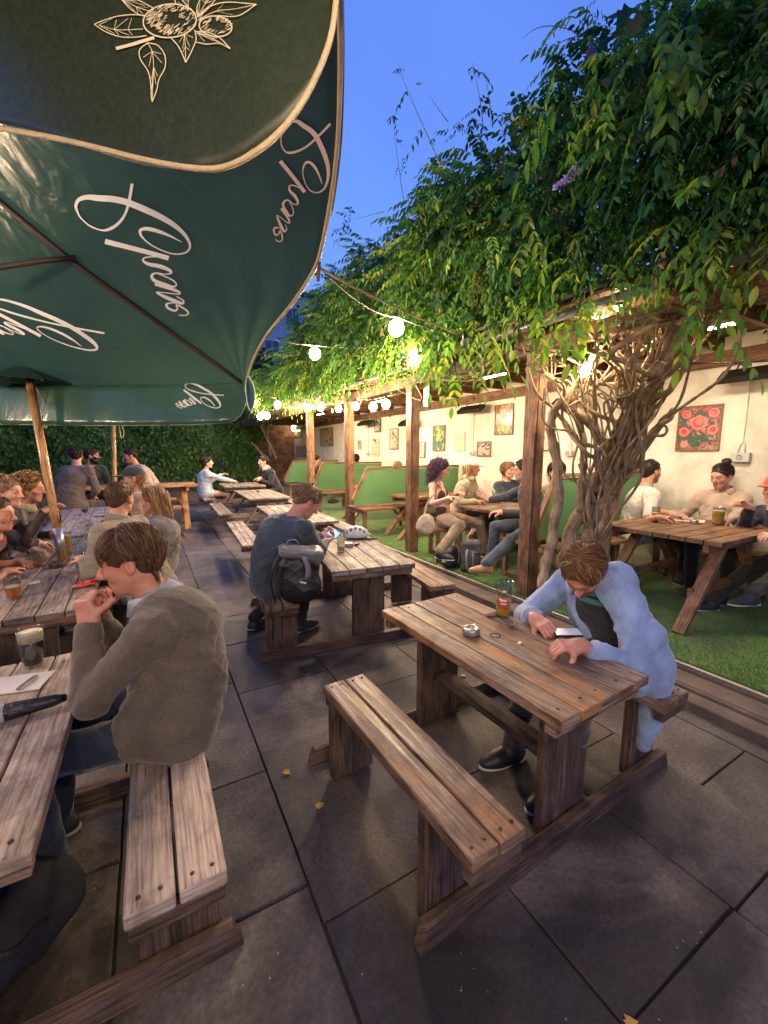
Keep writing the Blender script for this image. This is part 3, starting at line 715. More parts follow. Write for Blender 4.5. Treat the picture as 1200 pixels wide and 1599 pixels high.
far = [(434, 632, 7.5, 'leftmost large bulb over the far picnic tables'), (466, 632, 10, 'bulb just left of the far wall lamp'), (407, 650, 9.3, 'left one of a close pair of bulbs before the brick wall'), (417, 649, 9.8, 'right one of a close pair of bulbs before the brick wall'),
       (398, 628, 11.5, 'dim bulb in the far ivy left of the pair'), (501, 636, 8.7, 'bulb in front of the far end of the pergola beam'), (529, 638, 7.8, 'bulb between the two farthest posts'), (556, 634, 6.9, 'large bulb right of the second post from the far end'),
       (583, 635, 6.2, 'left one of two bulbs left of the middle post'), (603, 631, 5.9, 'right one of two bulbs left of the middle post'), (478, 631, 9.3, 'small bulb at the far end of the pergola roof')]
fp = []
for x, y, t, lb in far:
    q = D(x, y, t); bulb(q, lb, r=.058+.012*(t > 8)); fp.append(under(q, .11))
strand([D(360, 600, 7), fp[0], fp[1], fp[5], fp[6]], .15, 'light cable crossing the yard in front of the far ivy')
strand([D(350, 630, 9), fp[2], fp[3], D(470, 625, 10)], .1, 'light cable carrying the close pair of bulbs')
strand([fp[7], fp[8], fp[9], D(650, 608, 5.6)], .1, 'light cable along the front of the pergola beam')
# bulbs out of view; those under the nearer parasol are added to light tables
over = [(-1.9, 2.6, 2.15), (-2.6, 4.9, 2.2), (.38, -.45, 2.13), (-.5, -1.6, 2.12), (-1.45, -.5, 2.05)]
for i, q in enumerate(over): bulb(r=(.07, .07, .055, .06, .055)[i], p=np.array(q), label= ['bulb low under the left parasol', 'bulb farther back under the left parasol', 'added unseen bulb under the rim of the nearer parasol, lighting the front table', 'added unseen bulb under the nearer parasol at the back', 'added unseen bulb under the nearer parasol on the left'][i])
strand([under(q) for q in over[2:4]], .2, 'added light cable between the unseen bulbs behind the photographer'); strand([under(over[0]), under(over[1])], .2, 'light cable under the left parasol')
# lit fittings under the pergola; level strips are added to brighten its bays
def area(name, loc, size, power, parent, rot=(0, 0, 0), col=(1, .83, .62)):
    d = bpy.data.lights.new(name, 'AREA'); d.shape = 'RECTANGLE'; d.size = size[0]; d.size_y = size[1]; d.energy = power; d.color = col
    o = bpy.data.objects.new(name, d); COL.objects.link(o); o.parent = parent; o.location = loc; o.rotation_euler = rot; return o
def batten(p, vertical, label, power=26, L=.5):
    t = empty('strip_lamp', p, label=label, cat='lamp', group='lit lamps under the pergola roof')
    g = MB()
    if vertical: g.box((.03, 0, 0), (.03, .06, L)); g.build('backplate', mat_black, t); g = MB(); g.tube([(0, 0, -L/2+.03), (0, 0, L/2-.03)], .022, 10); g.build('tube', mat_lamp, t); 
    else: g.box((0, 0, .03), (.07, L, .03)); g.build('backplate', mat_black, t); g = MB(); g.tube([(0, -L/2+.03, .008), (0, L/2-.03, .008)], .011, 10); g.build('tube', mat_lamp, t)
    area('lamp_light', (0, 0, -.04) if not vertical else (-.0, 0, -L/2-.02), (.06, L if not vertical else .06), power*BULB_W, t)
    return t
batten(D(666, 617, 4.75), True, 'upright tube lamp on the middle post', 4, .30)
batten(np.array([4.2, 1.9, ZB+.11]), False, 'added strip lamp brightening the near bay under the pergola roof', 18)
batten(np.array([4.2, 4.4, ZB+.11]), False, 'added strip lamp under the pergola roof above the four friends', 18)
batten(np.array([4.2, 7.6, ZB+.11]), False, 'added strip lamp under the pergola roof above the green booth', 18)
batten(np.array([4.2, 11.0, ZB+.11]), False, 'added strip lamp under the pergola roof above the far booth', 18)
q = Xp(459, 668, XW-.12)
t = empty('wall_lamp', q, label='glowing lamp on the wall beside the brick end', cat='lamp')
g = MB(); g.sphere((0, 0, 0), .10, 10, (1, 1, 1.4)); g.build('globe', emit('globe_glow', (1, .8, .45), 14), t); g = MB(); g.box((.09, 0, .1), (.05, .08, .12)); g.build('bracket', mat_black, t)
q = D(968, 478, 3.3)
t = empty('flood_lamp', q, label='small bright flood lamp hidden among the wisteria leaves', cat='lamp')
g = MB(); g.lathe([(.0, 0), (.03, .0), (.02, -.03)], (0, 0, 0), 12); g.build('lens', emit('flood_glow', (1, .85, .6), 120), t); g = MB(); g.lathe([(.035, 0), (.035, .06), (.0, .065)], (0, 0, 0.002), 12); g.build('housing', mat_black, t)
area('lamp_light', (0, 0, -.035), (.05, .05), 14*BULB_W, t)
# ================================================================== parasols
m, n, l, p = nodes('parasol_fabric')
tco = n.new('ShaderNodeTexCoord').outputs['Object']
a = tnoise(n, l, tco, 2.5, 5, .6); r = ramp(n, [(.022, .060, .044), (.040, .10, .068)], [.35, .65]); l.new(a, r.inputs[0])
l.new(r.outputs[0], p.inputs['Base Color']); p.inputs['Roughness'].default_value = .27; p.inputs['Specular IOR Level'].default_value = .75
wv = tnoise(n, l, tco, 1100, 2); fo = tnoise(n, l, mapping(n, l, tco, (3, 3, 1)), 1.3, 3, .5, .8); dr = n.new('ShaderNodeTexVoronoi'); dr.inputs['Scale'].default_value = 90; l.new(tco, dr.inputs['Vector'])
dd = ramp(n, [(1, 1, 1), (0, 0, 0)], [.0, .14]); l.new(dr.outputs['Distance'], dd.inputs[0])
wet = tnoise(n, l, tco, 3, 2); wr = ramp(n, [(0,)*3, (1,)*3], [.52, .6]); l.new(wet, wr.inputs[0])
mt = n.new('ShaderNodeMath'); mt.operation = 'MULTIPLY'; l.new(dd.outputs[0], mt.inputs[0]); l.new(wr.outputs[0], mt.inputs[1])
nn = bumpn(n, l, wv, .12, .001); nn = bumpn(n, l, fo, .5, .05, nn); l.new(bumpn(n, l, mt.outputs[0], .5, .003, nn), p.inputs['Normal'])
# thin cloth: some light comes through
tr = n.new('ShaderNodeBsdfTranslucent'); tr.inputs[0].default_value = (.26, .40, .36, 1); ms = n.new('ShaderNodeMixShader'); ms.inputs[0].default_value = .42
l.new(p.outputs[0], ms.inputs[1]); l.new(tr.outputs[0], ms.inputs[2]); l.new(ms.outputs[0], n['Material Output'].inputs[0])
mat_fabric = m
mat_dark_fab = simple('dark_parasol_fabric', (.030, .046, .036), .38, spec=.6, bump=.15, bscale=500, var=.25)
mat_piping = simple('cream_piping', (.62, .50, .34), .6, bump=.4, bscale=300)
mat_ink = simple('lilac_print', (.88, .88, .95), .5, var=.08); mat_inkc = simple('cream_print', (.85, .78, .66), .5, var=.15)
mat_rib = simple('brown_parasol_rib', (.060, .028, .018), .45)

def resample(C, N):
    C = [np.array(c, float) for c in C]; C = catmull(C, 8)
    L = np.concatenate([[0], np.cumsum([np.linalg.norm((C[i+1]-C[i])[:2]) for i in range(len(C)-1)])])
    C = np.array(C); s = np.linspace(0, L[-1], N)
    return np.stack([np.interp(s, L, C[:, k]) for k in range(3)], 1)
def ruled(c1, c2, N=40, Mm=24, sag=0.0):
    A = resample(c1, N); B = resample(c2, N); G = []
    a3 = np.array([D(*q) for q in A]); b3 = np.array([D(*q) for q in B])
    for i in range(N):
        row = []
        for j in range(Mm):
            t = j/(Mm-1); q = a3[i]*(1-t)+b3[i]*t
            q = q+np.array([0, 0, sag*4*t*(1-t)*min(1, i/6)]); row.append(q)
        G.append(row)
    return G
def pix(P):
    d = np.asarray(P)-CAMP; z = d @ FWD; return 600+FPX*(d @ RGT)/z, 799.5-FPX*(d @ UPV)/z, z
K = (378, 597, 3.2)
rib_c = [K, (300, 542, 3.0), (200, 470, 2.72), (110, 405, 2.5), (0, 315, 2.28), (-120, 218, 2.1), (-260, 105, 1.95)]
edge_c = [(384, 606, 3.2), (392, 570, 3.0), (415, 525, 2.75), (455, 475, 2.42), (485, 430, 2.15), (500, 395, 1.98), (515, 320, 1.72), (525, 250, 1.52), (530, 180, 1.36), (532, 80, 1.18), (531, 0, 1.06), (528, -160, .92)]
eave_c = [K, (300, 600, 3.3), (200, 603, 3.5), (80, 603, 3.7), (-60, 600, 3.95), (-220, 590, 4.3)]
hem_c = [(386, 622, 3.12), (376, 648, 3.06), (352, 660, 3.08), (250, 664, 3.3), (100, 664, 3.62), (-60, 661, 3.95), (-240, 655, 4.35)]
ps = empty('parasol', (-1.9, 1.9, 0), label='large dark green parasol with Chase lettering, its wet underside filling the upper left', cat='parasol', group=None)
def part(mb, name, mat, parent, solid=None):
    o = mb.build(name, mat, parent, origin=tuple(parent.location)); o.location = (0, 0, 0)
    if solid: sm = o.modifiers.new('thickness', 'SOLIDIFY'); sm.thickness = solid; sm.offset = 0
    return o
GA2 = ruled(rib_c, edge_c, 60, 40, .03); GA1 = ruled(rib_c[:6], eave_c, 40, 24, .02); GV1 = ruled(hem_c, eave_c, 40, 8, 0)
# gentle vertical gathers towards the corner
def gathers(G, amp, k):
    out = []
    for i, row in enumerate(G):
        r_ = []
        for j, q in enumerate(row):
            t = j/(len(row)-1); f = math.exp(-i/18.)
            r_.append(q+np.array([0, 0, amp*f*math.sin(k*t*6.28+i*.15)*math.sin(math.pi*min(1, i/5)*.5)]))
        out.append(r_)
    return out
GA2 = gathers(GA2, .010, 5)
GA2 = [[q+FWD*(.05*math.exp(-((j/39-.80)/.06)**2)*(i/60)) for j, q in enumerate(r_)] for i, r_ in enumerate(GA2)]
g = MB(); g.grid(GA2); part(g, 'canopy_panel', mat_fabric, ps, .002)
g = MB(); g.grid(GA1); part(g, 'canopy_panel', mat_fabric, ps, .002)
GV1 = [[q+np.array([.012*math.sin(i*1.3)*(1-j/7), .012*math.cos(i*.9)*(1-j/7), 0]) for j, q in enumerate(r_)] for i, r_ in enumerate(GV1)]
g = MB(); g.grid(GV1); part(g, 'valance', mat_fabric, ps, .002)
g = MB(); g.tube([D(x, y, t-.02) for x, y, t in resample(rib_c, 20)], .015, 8); part(g, 'rib', mat_rib, ps)
g = MB(); g.tube([D(118, 402, 2.44), D(60, 408, 2.4), D(0, 417, 2.36), D(-150, 440, 2.25)], .016, 8); part(g, 'rib', mat_rib, ps)
EC = [tuple(q) for q in resample(edge_c, 60)]
g = MB(); g.tube([D(x, y, t-.005) for x, y, t in EC], .0085, 8); part(g, 'edge_piping', mat_piping, ps)
g = MB(); g.grid([[D(x, y, t+.003), D(x+3, y+2, t+.02), D(x+6 if y < 330 else x+2, y+3, t+.035)] for x, y, t in EC]); part(g, 'outer_valance', mat_dark_fab, ps, .002)
g = MB(); g.tube([D(x, y, t-.004) for x, y, t in [tuple(q) for q in resample(hem_c, 50)]], .004, 6); part(g, 'hem_piping', simple('green_piping', (.20, .22, .16), .6), ps)
g = MB(); T_ = [(386, 585, 3.1), (390, 590, 3.08), (397, 605, 3.06), (398, 628, 3.05), (392, 642, 3.05), (387, 630, 3.05), (384, 606, 3.06), (386, 585, 3.1)]
g.tube([D(*q) for q in catmull(T_, 5)], .004, 6); part(g, 'corner_piping', mat_inkc, ps)
g = MB(); c_ = D(391, 615, 3.07); q_ = [D(*a) for a in T_[:-1]]
for a, b in zip(q_, q_[1:]+q_[:1]): g._add([c_, a, b], [(0, 1, 2)], [[(0, 0)]*3])
part(g, 'corner_flap', mat_fabric, ps, .002)
g = MB(); g.tube([(-1.9, 1.9, .0), (-1.9, 1.9, 2.9)], .024, 12); part(g, 'pole', wood_pole, ps)
# --- lettering on the cloth
class Surf:
    def __init__(s, G):
        P = np.array([q for r_ in G for q in r_]); s.x, s.y, s.t = pix(P)
    def at(s, x, y, off=.006):
        d2 = (s.x-x)**2+(s.y-y)**2; k = np.argpartition(d2, 10)[:10]
        A = np.stack([s.x[k]-x, s.y[k]-y, np.ones(10)], 1); w_ = np.sqrt(1/(d2[k]+4)); c = np.linalg.lstsq(A*w_[:, None], (1/s.t[k])*w_, rcond=None)[0]; return D(x, y, 1/c[2]-off)
SA2, SA1, SV1 = Surf(GA2), Surf(GA1), Surf(GV1)
CH = [[(580,90,26),(562,200,26),(545,280,24),(510,370,22),(450,440,26),(380,480,26),(320,486,14),(230,455,13),(150,390,12),(110,320,18),(102,270,26),(130,225,34),(200,205,42),(300,214,52),(420,222,54),(540,250,54),(700,315,54),(850,388,48),(960,460,38),(1040,540,28),(1074,620,20),(1040,675,16),(950,690,12),(850,665,10),(740,610,11),(670,550,16),(648,495,26),(690,474,30),(770,486,32),(880,525,22),(1005,588,6)],
      [(350,582,44),(620,650,40),(892,725,40)],
      [(790,712,8),(700,718,12),(672,742,16),(720,775,28),(820,795,34),(900,828,26),(912,852,16),(860,862,10),(790,852,14),(748,872,22),(770,915,28),(860,950,30),(930,968,18),(958,950,12),(930,915,12),(860,880,10),(800,858,8)],
      [(775,945,26),(880,975,28),(975,1010,20),(980,1030,12),(900,1024,9),(790,1014,8),(830,1040,22),(920,1080,32),(1005,1110,24),(1015,1085,12),(960,1052,8)],
      [(1005,1112,8),(920,1106,10),(875,1118,20),(885,1148,20),(940,1172,18),(968,1155,14),(955,1125,10),(985,1132,14),(1045,1170,16),(1058,1198,14),(1030,1212,10),(980,1210,8)]]
def affine(src, dst):
    A = np.array([[x, y, 1] for x, y in src], float); return np.linalg.lstsq(A, np.array(dst, float), rcond=None)[0]
def ribbon(mb, pts, surf, clip=None, off=.010):
    "pts: (x, y, half width) drawn on the cloth"
    P = np.array(catmull([np.array(q, float) for q in pts], 7))
    T = np.gradient(P[:, :2], axis=0); T /= np.linalg.norm(T, axis=1)[:, None]+1e-9; Nn = np.stack([-T[:, 1], T[:, 0]], 1)
    run = []
    for q, nv in zip(P, Nn):
        ok = clip is None or clip(q[0], q[1])
        if ok: run.append([surf.at(*(q[:2]-nv*q[2]), off), surf.at(*(q[:2]+nv*q[2]), off)])
        if (not ok) and len(run) > 1: mb.grid(run, rnd=.5); run = []
        elif not ok: run = []
    if len(run) > 1: mb.grid(run, rnd=.5)
def word(src, dst, surf, mat, name, clip=None, ws=1.0, parent=ps):
    A = affine(src, dst); sc = math.sqrt(abs(np.linalg.det(A[:2])))*ws; g = MB()
    for st in CH:
        ribbon(g, [tuple(np.array([x, y, 1]) @ A)+(max(.5, w_*sc/2),) for x, y, w_ in st], surf, clip)
    part(g, name, mat, parent)
word([(0, 0), (1200, 0), (0, 1309)], [(100, 270), (320, 270), (100, 510)], SA2, mat_ink, 'lettering')
ey = sorted([(y, x) for x, y, t in EC]); ex = lambda y: np.interp(y, [a for a, b in ey], [b for a, b in ey])
word([(580, 90), (350, 582), (980, 1210), (892, 725), (1040, 675)], [(515, 196), (439.6, 249), (429.5, 377), (472, 299), (501, 297)], SA2, simple('rose_print', (.82, .66, .66), .5), 'lettering', clip=lambda x, y: x < ex(y)-5)
word([(580, 90), (1075, 620), (892, 725), (350, 582)], [(160.5, 520.5), (144, 545), (52.5, 526), (-20, 478)], SA1, mat_ink, 'lettering', ws=.9)
word([(580, 90), (1075, 620), (980, 1210)], [(350, 617), (338, 637), (276, 634)], SV1, mat_inkc, 'lettering', ws=1.1)

# --- second parasol, nearer: dark canopy edge with the lemon drawing
pb = empty('parasol', (-.9, -.6, 0), label='nearer dark parasol flap with cream piping and a printed lemon branch, top left', cat='parasol')
bot = [(-120, 180, .98), (-40, 194, .95), (0, 200, .93), (80, 214, .9), (150, 230, .88), (230, 250, .86), (300, 262, .83), (345, 262, .82), (385, 246, .8), (430, 213, .78), (470, 163, .77), (497, 112, .76), (516, 60, .75), (525, 0, .74), (528, -70, .73)]
top = [(-160, -120, .95), (-40, -160, .9), (60, -190, .86), (160, -210, .82), (260, -220, .8), (360, -230, .78), (440, -200, .76), (500, -150, .74), (526, -90, .73)]
GB_ = ruled(bot, top, 50, 24, .0)
GB_ = [[q+UPV*.012*math.sin(i*.25+j*.2)+FWD*.015*math.sin(i*.14)*math.sin(math.pi*j/23) for j, q in enumerate(r_)] for i, r_ in enumerate(GB_)]
g = MB(); g.grid(GB_); part(g, 'canopy_flap', mat_dark_fab, pb, .002)
g = MB(); g.tube([D(x, y, t-.003) for x, y, t in [tuple(q) for q in resample(bot, 60)]], .0055, 8); part(g, 'edge_piping', mat_piping, pb)
# parasol roof carries on overhead; unseen rear panels added to block sky light
g = MB(); Gt = [[GB_[i][-1]*(1-k/5)+np.array([-.9, -.6, 2.75])*(k/5) for k in range(6)] for i in range(50)]
g.grid(Gt); part(g, 'canopy_panel', mat_dark_fab, pb, .002)
ap = np.array([-.9, -.6, 2.75]); rimb = [GB_[0][-1], np.array([-2.3, .6, 2.25]), np.array([-2.6, -2.2, 2.2]), np.array([.8, -2.3, 2.25]), np.array([.75, -.5, 2.3]), GB_[-1][-1]]
for a, b in zip(rimb[:-1], rimb[1:]):
    g = MB(); g.grid([[a*(1-u)+b*u, (a*(1-u)+b*u)*.5+ap*.5, ap] for u in (0, .5, 1)]); part(g, 'canopy_panel', mat_dark_fab, pb, .002)
g = MB(); g.tube([(-.9, -.6, .0), (-.9, -.6, 2.8)], .024, 12); part(g, 'pole', wood_pole, pb)
SB = Surf(GB_); z4 = lambda q: (130+q[0]/4.138, q[1]/4.138)
g = MB()
def ink(pts, w_=1.0): ribbon(g, [z4(q)+(w_,) for q in pts], SB, None, .006)
def ell(cx, cy, rx, ry, rot=0, w_=1.0):
    ink([(cx+rx*math.cos(a)*math.cos(rot)-ry*math.sin(a)*math.sin(rot), cy+rx*math.cos(a)*math.sin(rot)+ry*math.sin(a)*math.cos(rot)) for a in np.linspace(0, 6.3, 18)], w_)
ell(560, 132, 172, 108, -.08, 1.1); ell(856, 168, 106, 66, .12, 1.1)
ink([(212, 312), (330, 280), (460, 240)], 2.6)
leaves_ = [([(70, 155), (130, 130), (220, 103), (320, 92), (400, 98)], [(70, 155), (150, 205), (240, 235), (330, 238), (410, 228)], [(100, 160), (200, 188), (290, 190), (385, 185)]),
           ([(415, 275), (365, 320), (370, 380), (420, 460), (437, 540), (440, 620), (447, 655)], [(415, 275), (480, 290), (525, 350), (530, 430), (490, 510), (475, 580), (447, 655)], [(415, 275), (445, 330), (455, 430), (450, 540), (447, 640)]),
           ([(560, 235), (610, 290), (640, 345), (663, 402)], [(720, 190), (730, 250), (700, 330), (663, 402)], [(655, 215), (660, 300), (662, 390)]),
           ([(720, 202), (800, 205), (880, 240), (950, 312)], [(730, 270), (800, 283), (880, 278), (950, 312)], [(735, 210), (830, 245), (940, 305)]),
           ([(740, 110), (800, 50), (920, 12), (1120, 25)], [(740, 130), (850, 100), (1000, 100), (1120, 25)], [(750, 120), (860, 70), (980, 55), (1110, 28)]),
           ([(235, -20), (300, 50), (360, 90), (400, 102)], [(300, -30), (380, 10), (450, 48)], [(250, -10), (340, 40), (430, 70)]),
           ([(740, 105), (735, 50), (760, -10), (800, -60)], [(745, 105), (800, 60), (850, 0), (870, -60)], [(742, 100), (790, 20), (830, -50)]),
           ([(600, 25), (590, -10), (580, -50)], [(690, 60), (660, 20), (600, -40)], [(680, 60), (680, 10), (700, -50)])]
for A_, B_, C_ in leaves_:
    ink(A_, .8); ink(B_, .8); ink(C_, .55)
    for k in range(2, 6):
        u = k/7; i = int(u*(len(C_)-1)); ia = int(u*(len(A_)-1))
        pc = np.array(C_[i]); pa = np.array(A_[min(ia+1, len(A_)-1)]); pb_ = np.array(B_[min(ia+1, len(B_)-1)])
        ink([tuple(pc), tuple(pc+(pa-pc)*.4), tuple(pc+(pa-pc)*.75)], .4); ink([tuple(pc), tuple(pc+(pb_-pc)*.4), tuple(pc+(pb_-pc)*.75)], .4)
rs = random.Random(3)
for k in range(330):
    a = rs.random()*6.28; rr_ = math.sqrt(rs.random()); x = 560+160*rr_*math.cos(a); y = 132+96*rr_*math.sin(a)
    if 500 < x < 720 and 70 < y < 190 and rs.random() < .8: continue
    ink([(x, y), (x+rs.uniform(6, 16), y-rs.uniform(5, 14)), (x+rs.uniform(14, 26), y-rs.uniform(10, 22))], rs.uniform(.3, .6))
for k in range(70):
    a = rs.random()*6.28; rr_ = rs.uniform(.6, .95); x = 856+98*rr_*math.cos(a); y = 168+56*rr_*math.sin(a)
    ink([(x, y), (x+10, y-8), (x+18, y-15)], .4)
part(g, 'lemon_print', mat_inkc, pb)

# --- two farther parasols whose poles stand in the tables
def far_parasol(foot, topp, r, label, w_=.75, collar=None):
    foot, topp = np.array(foot), np.array(topp); t = empty('parasol', tuple(foot), label=label, cat='parasol', group='parasols with wooden poles')
    d = topp-foot; e = foot+d/d[2]*2.35
    e = foot+d*(2.28-foot[2])/d[2]
    g = MB(); g.tube([foot, foot*.5+e*.5, e], r, 14); part(g, 'pole', wood_pole, t)
    if collar is not None:
        g = MB(); a = foot+d*collar[0]; b = foot+d*collar[1]; g.tube([a, b], r*1.12, 14); part(g, 'metal_collar', simple('brushed_steel', (.5, .5, .52), .35, metal=.8), t)
        g = MB(); g.tube([b+np.array([.03, -.02, .05]), b+np.array([.035, -.02, .16])], .006, 6); part(g, 'crank_pin', mat_black, t)
    g = MB(); N = 8
    ap = e+np.array([0, 0, .02]); rim = [e+np.array([w_*math.cos(a), w_*math.sin(a), -.14]) for a in np.linspace(.39, .39+2*math.pi, N+1)]
    for a, b in zip(rim[:-1], rim[1:]): g._add([ap, a, b], [(0, 1, 2)], [[(0, 0)]*3])
    part(g, 'canopy', mat_fabric, t, .003)
    g = MB()
    for a in rim[:-1]: g.tube([ap-np.array([0, 0, .02]), a-np.array([0, 0, .015])], .008, 5)
    part(g, 'ribs', mat_rib, t)
    g = MB(); q = e-np.array([-.04, 0, .15]); g.tube(catmull([q, q+np.array([.05, 0, -.15]), q+np.array([.07, 0, -.3]), q+np.array([.03, 0, -.36]), q+np.array([.02, 0, -.2])], 5), .005, 5); part(g, 'cord', mat_wcable, t)
f1 = Zp(100, 883, .63); far_parasol(f1, D(60, 668, 3.55), .031, 'parasol with a thick varnished wooden pole through the drinkers\' table', .42, (.10, .26))
f2 = D(176, 755, 6.3); f2b = f2.copy(); f2b[2] = .6; far_parasol(f2b, D(177, 668, 6.3), .030, 'farther parasol with a slim wooden pole before the ivy', .45)
# rope that ties the big parasol corner
g = MB(); P_ = [D(499, 418, 1.95), D(560, 452, 2.5), D(640, 490, 3.2), D(715, 522, 3.78)]
g.tube(catmull(P_, 8), .007, 6); o = g.build('tie_rope', simple('tan_rope', (.42, .26, .12), .8, bump=.5, bscale=200)); tag(o, 'tan rope tying the big parasol edge towards the vine', 'rope')
g = MB(); g.tube([D(499, 410, 1.95), D(497, 438, 1.93)], .008, 6); o = g.build('rope_knot', simple('rust_knot', (.25, .10, .05), .7)); tag(o, 'short brown strap end on the parasol edge where the rope starts', 'strap')
# ================================================================== foliage
def leaf_mat(name, cols, trans=.35, rough=.58):
    m, n, l, p = nodes(name); at = n.new('ShaderNodeAttribute'); at.attribute_name = 'rnd'
    r = ramp(n, cols); l.new(at.outputs['Fac'], r.inputs[0]); l.new(r.outputs[0], p.inputs['Base Color']); p.inputs['Roughness'].default_value = rough
    tr = n.new('ShaderNodeBsdfTranslucent'); hs = n.new('ShaderNodeHueSaturation'); hs.inputs['Value'].default_value = 1.7; hs.inputs['Saturation'].default_value = 1.1
    l.new(r.outputs[0], hs.inputs['Color']); l.new(hs.outputs[0], tr.inputs[0]); ms = n.new('ShaderNodeMixShader'); ms.inputs[0].default_value = trans
    l.new(p.outputs[0], ms.inputs[1]); l.new(tr.outputs[0], ms.inputs[2]); l.new(ms.outputs[0], n['Material Output'].inputs[0]); return m
def nrm(a): return a/(np.linalg.norm(a, axis=-1, keepdims=True)+1e-9)
def leaves_mesh(name, P, T, Nn, L, W, mat, parent=None, origin=(0, 0, 0), rnd=None, lobed=False):
    "P base, T tip direction, Nn normal, arrays; eight-vertex folded leaf"
    N = len(P); S = nrm(np.cross(T, Nn)); Nn = nrm(np.cross(S, T)); L = L[:, None]; W = W[:, None]; fold = .22
    def at(u, v, h=0): return P+T*L*u+S*W*v+Nn*(np.abs(v)*W*fold-L*.18*u*u+h)
    if lobed: prof = [(0, .0), (.12, .46), (.36, .30), (.5, .5), (.72, .18), (1, 0)]
    else: prof = [(0, .0), (.22, .34), (.5, .46), (.78, .26), (1, 0)]
    R_ = [at(u, v) for u, v in prof[1:-1]]; L_ = [at(u, -v) for u, v in prof[1:-1]]; k = len(R_)
    C = [at(0, 0)]+[at(1, 0)]
    V = np.stack([C[0]]+R_+[C[1]]+L_[::-1], 1); nv = V.shape[1]
    V = V-np.array(origin)
    me = bpy.data.meshes.new(name); me.vertices.add(N*nv); me.vertices.foreach_set('co', V.astype(np.float32).ravel())
    # two halves each an ngon
    h1 = list(range(0, k+2)); h2 = [k+1]+list(range(k+2, 2*k+2))+[0]
    idx = np.array(h1+h2); base = (np.arange(N)*nv)[:, None]
    li = (base+idx[None]).ravel(); nl = len(idx)
    me.loops.add(len(li)); me.loops.foreach_set('vertex_index', li.astype(np.int32)); me.polygons.add(2*N)
    st = np.stack([np.arange(N)*nl, np.arange(N)*nl+len(h1)], 1).ravel(); me.polygons.foreach_set('loop_start', st.astype(np.int32))
    me.polygons.foreach_set('loop_total', np.tile([len(h1), len(h2)], N).astype(np.int32)); me.update()
    if rnd is None: rnd = rng.random(N)
    a = me.attributes.new('rnd', 'FLOAT', 'POINT'); a.data.foreach_set('value', np.repeat(rnd, nv).astype(np.float32))
    return link_mesh(name, me, mat, parent)
mat_wist = leaf_mat('wisteria_leaf', [(.018, .052, .014), (.036, .105, .022), (.065, .165, .026), (.12, .24, .035), (.30, .34, .05)], .42)
mat_ivy = leaf_mat('ivy_leaf', [(.018, .05, .012), (.05, .12, .022), (.09, .20, .03), (.18, .27, .05)], .3, .4)
mat_bark = None
m, n, l, p = nodes('vine_bark'); uv = n.new('ShaderNodeUVMap').outputs[0]; tco = n.new('ShaderNodeTexCoord').outputs['Object']
a = tnoise(n, l, mapping(n, l, uv, (3, 30, 1)), 2.2, 6, .7, .6); b = tnoise(n, l, tco, 9, 5)
r = ramp(n, [(.14, .085, .045), (.42, .29, .17), (.68, .52, .33)], [.3, .5, .72]); l.new(a, r.inputs[0])
r2 = ramp(n, [(.35, .38, .22), (1, 1, 1)], [.36, .55]); l.new(b, r2.inputs[0])
l.new(mixc(n, l, r.outputs[0], r2.outputs[0], .7, 'MULTIPLY'), p.inputs['Base Color']); p.inputs['Roughness'].default_value = .8; l.new(bumpn(n, l, a, .8, .012), p.inputs['Normal'])
mat_bark = m

def compound(P, Dr, n_pairs=5, Lr=.34, ll=.085, droop=.5):
    "pinnate leaves: returns leaflet base, tip dir, normal, length"
    N = len(P); Dr = nrm(Dr); up = np.array([0, 0, 1.]); S = nrm(np.cross(Dr, up+rng.normal(0, .15, (N, 3)))); Nn = np.cross(S, Dr)
    out = []
    sc = (.45+1.0*rng.random(N)**1.3)[:, None]
    for k in range(n_pairs+1):
        u = (k+.7)/(n_pairs+.7)
        c = P+Dr*Lr*sc*u-up*droop*Lr*sc*u*u
        tdir = nrm(Dr-up*droop*2*u)
        if k < n_pairs:
            for s in (-1, 1):
                td = nrm(S*s*1.0+tdir*.55-up*(.35+.5*rng.random((N, 1)))+rng.normal(0, .15, (N, 3)))
                out.append((c, td, nrm(Nn+S*s*.4+rng.normal(0, .2, (N, 3))), (ll*(1.05-.35*abs(u-.45))*sc[:, 0])))
        else: out.append((c, nrm(tdir+rng.normal(0, .1, (N, 3))), Nn, ll*1.15*sc[:, 0]))
    return [np.concatenate([o[i] for o in out]) for i in range(4)], len(out)
yl = [-1, 1.0, 1.3, 1.7, 2.2, 2.5, 3.0, 3.5, 4.5, 6.0, 8.3, 11, 15]; zl = [2.85, 2.85, 2.82, 2.85, 2.80, 2.76, 2.70, 2.74, 2.76, 2.82, 2.90, 3.0, 3.05]
yt = [-1, .5, 1.14, 1.6, 2.0, 2.3, 2.7, 3.1, 3.7, 4.4, 5.7, 6.6, 8, 9.2, 11, 15]; zt_ = [3.5, 3.6, 3.85, 4.25, 4.45, 4.35, 4.25, 4.2, 4.35, 4.25, 4.45, 4.4, 4.3, 4.0, 3.7, 3.5]
def surf_point(y, s, depth=0.):
    zb = np.interp(y, yl, zl); ztp = np.interp(y, yt, zt_)
    # s 0..1 front face, 1..2 top
    s1 = np.clip(s, 0, 1); s2 = np.clip(s-1, 0, 1)
    z = zb+(ztp-zb)*np.sin(s1*math.pi/2)**.9*(1-.10*s2)
    x = 2.98-.22*np.sin(s1*math.pi*.8)+.55*s1**3+2.6*s2
    return np.stack([x+depth*.8, y, z-depth*.35], 1)
ws = empty('wisteria', (3.7, 2.8, STEP), label='big wisteria with a twisted trunk, its leaves spilling over the pergola roof', cat='climbing plant')
OR = (3.7, 2.8, STEP)
NC = 640
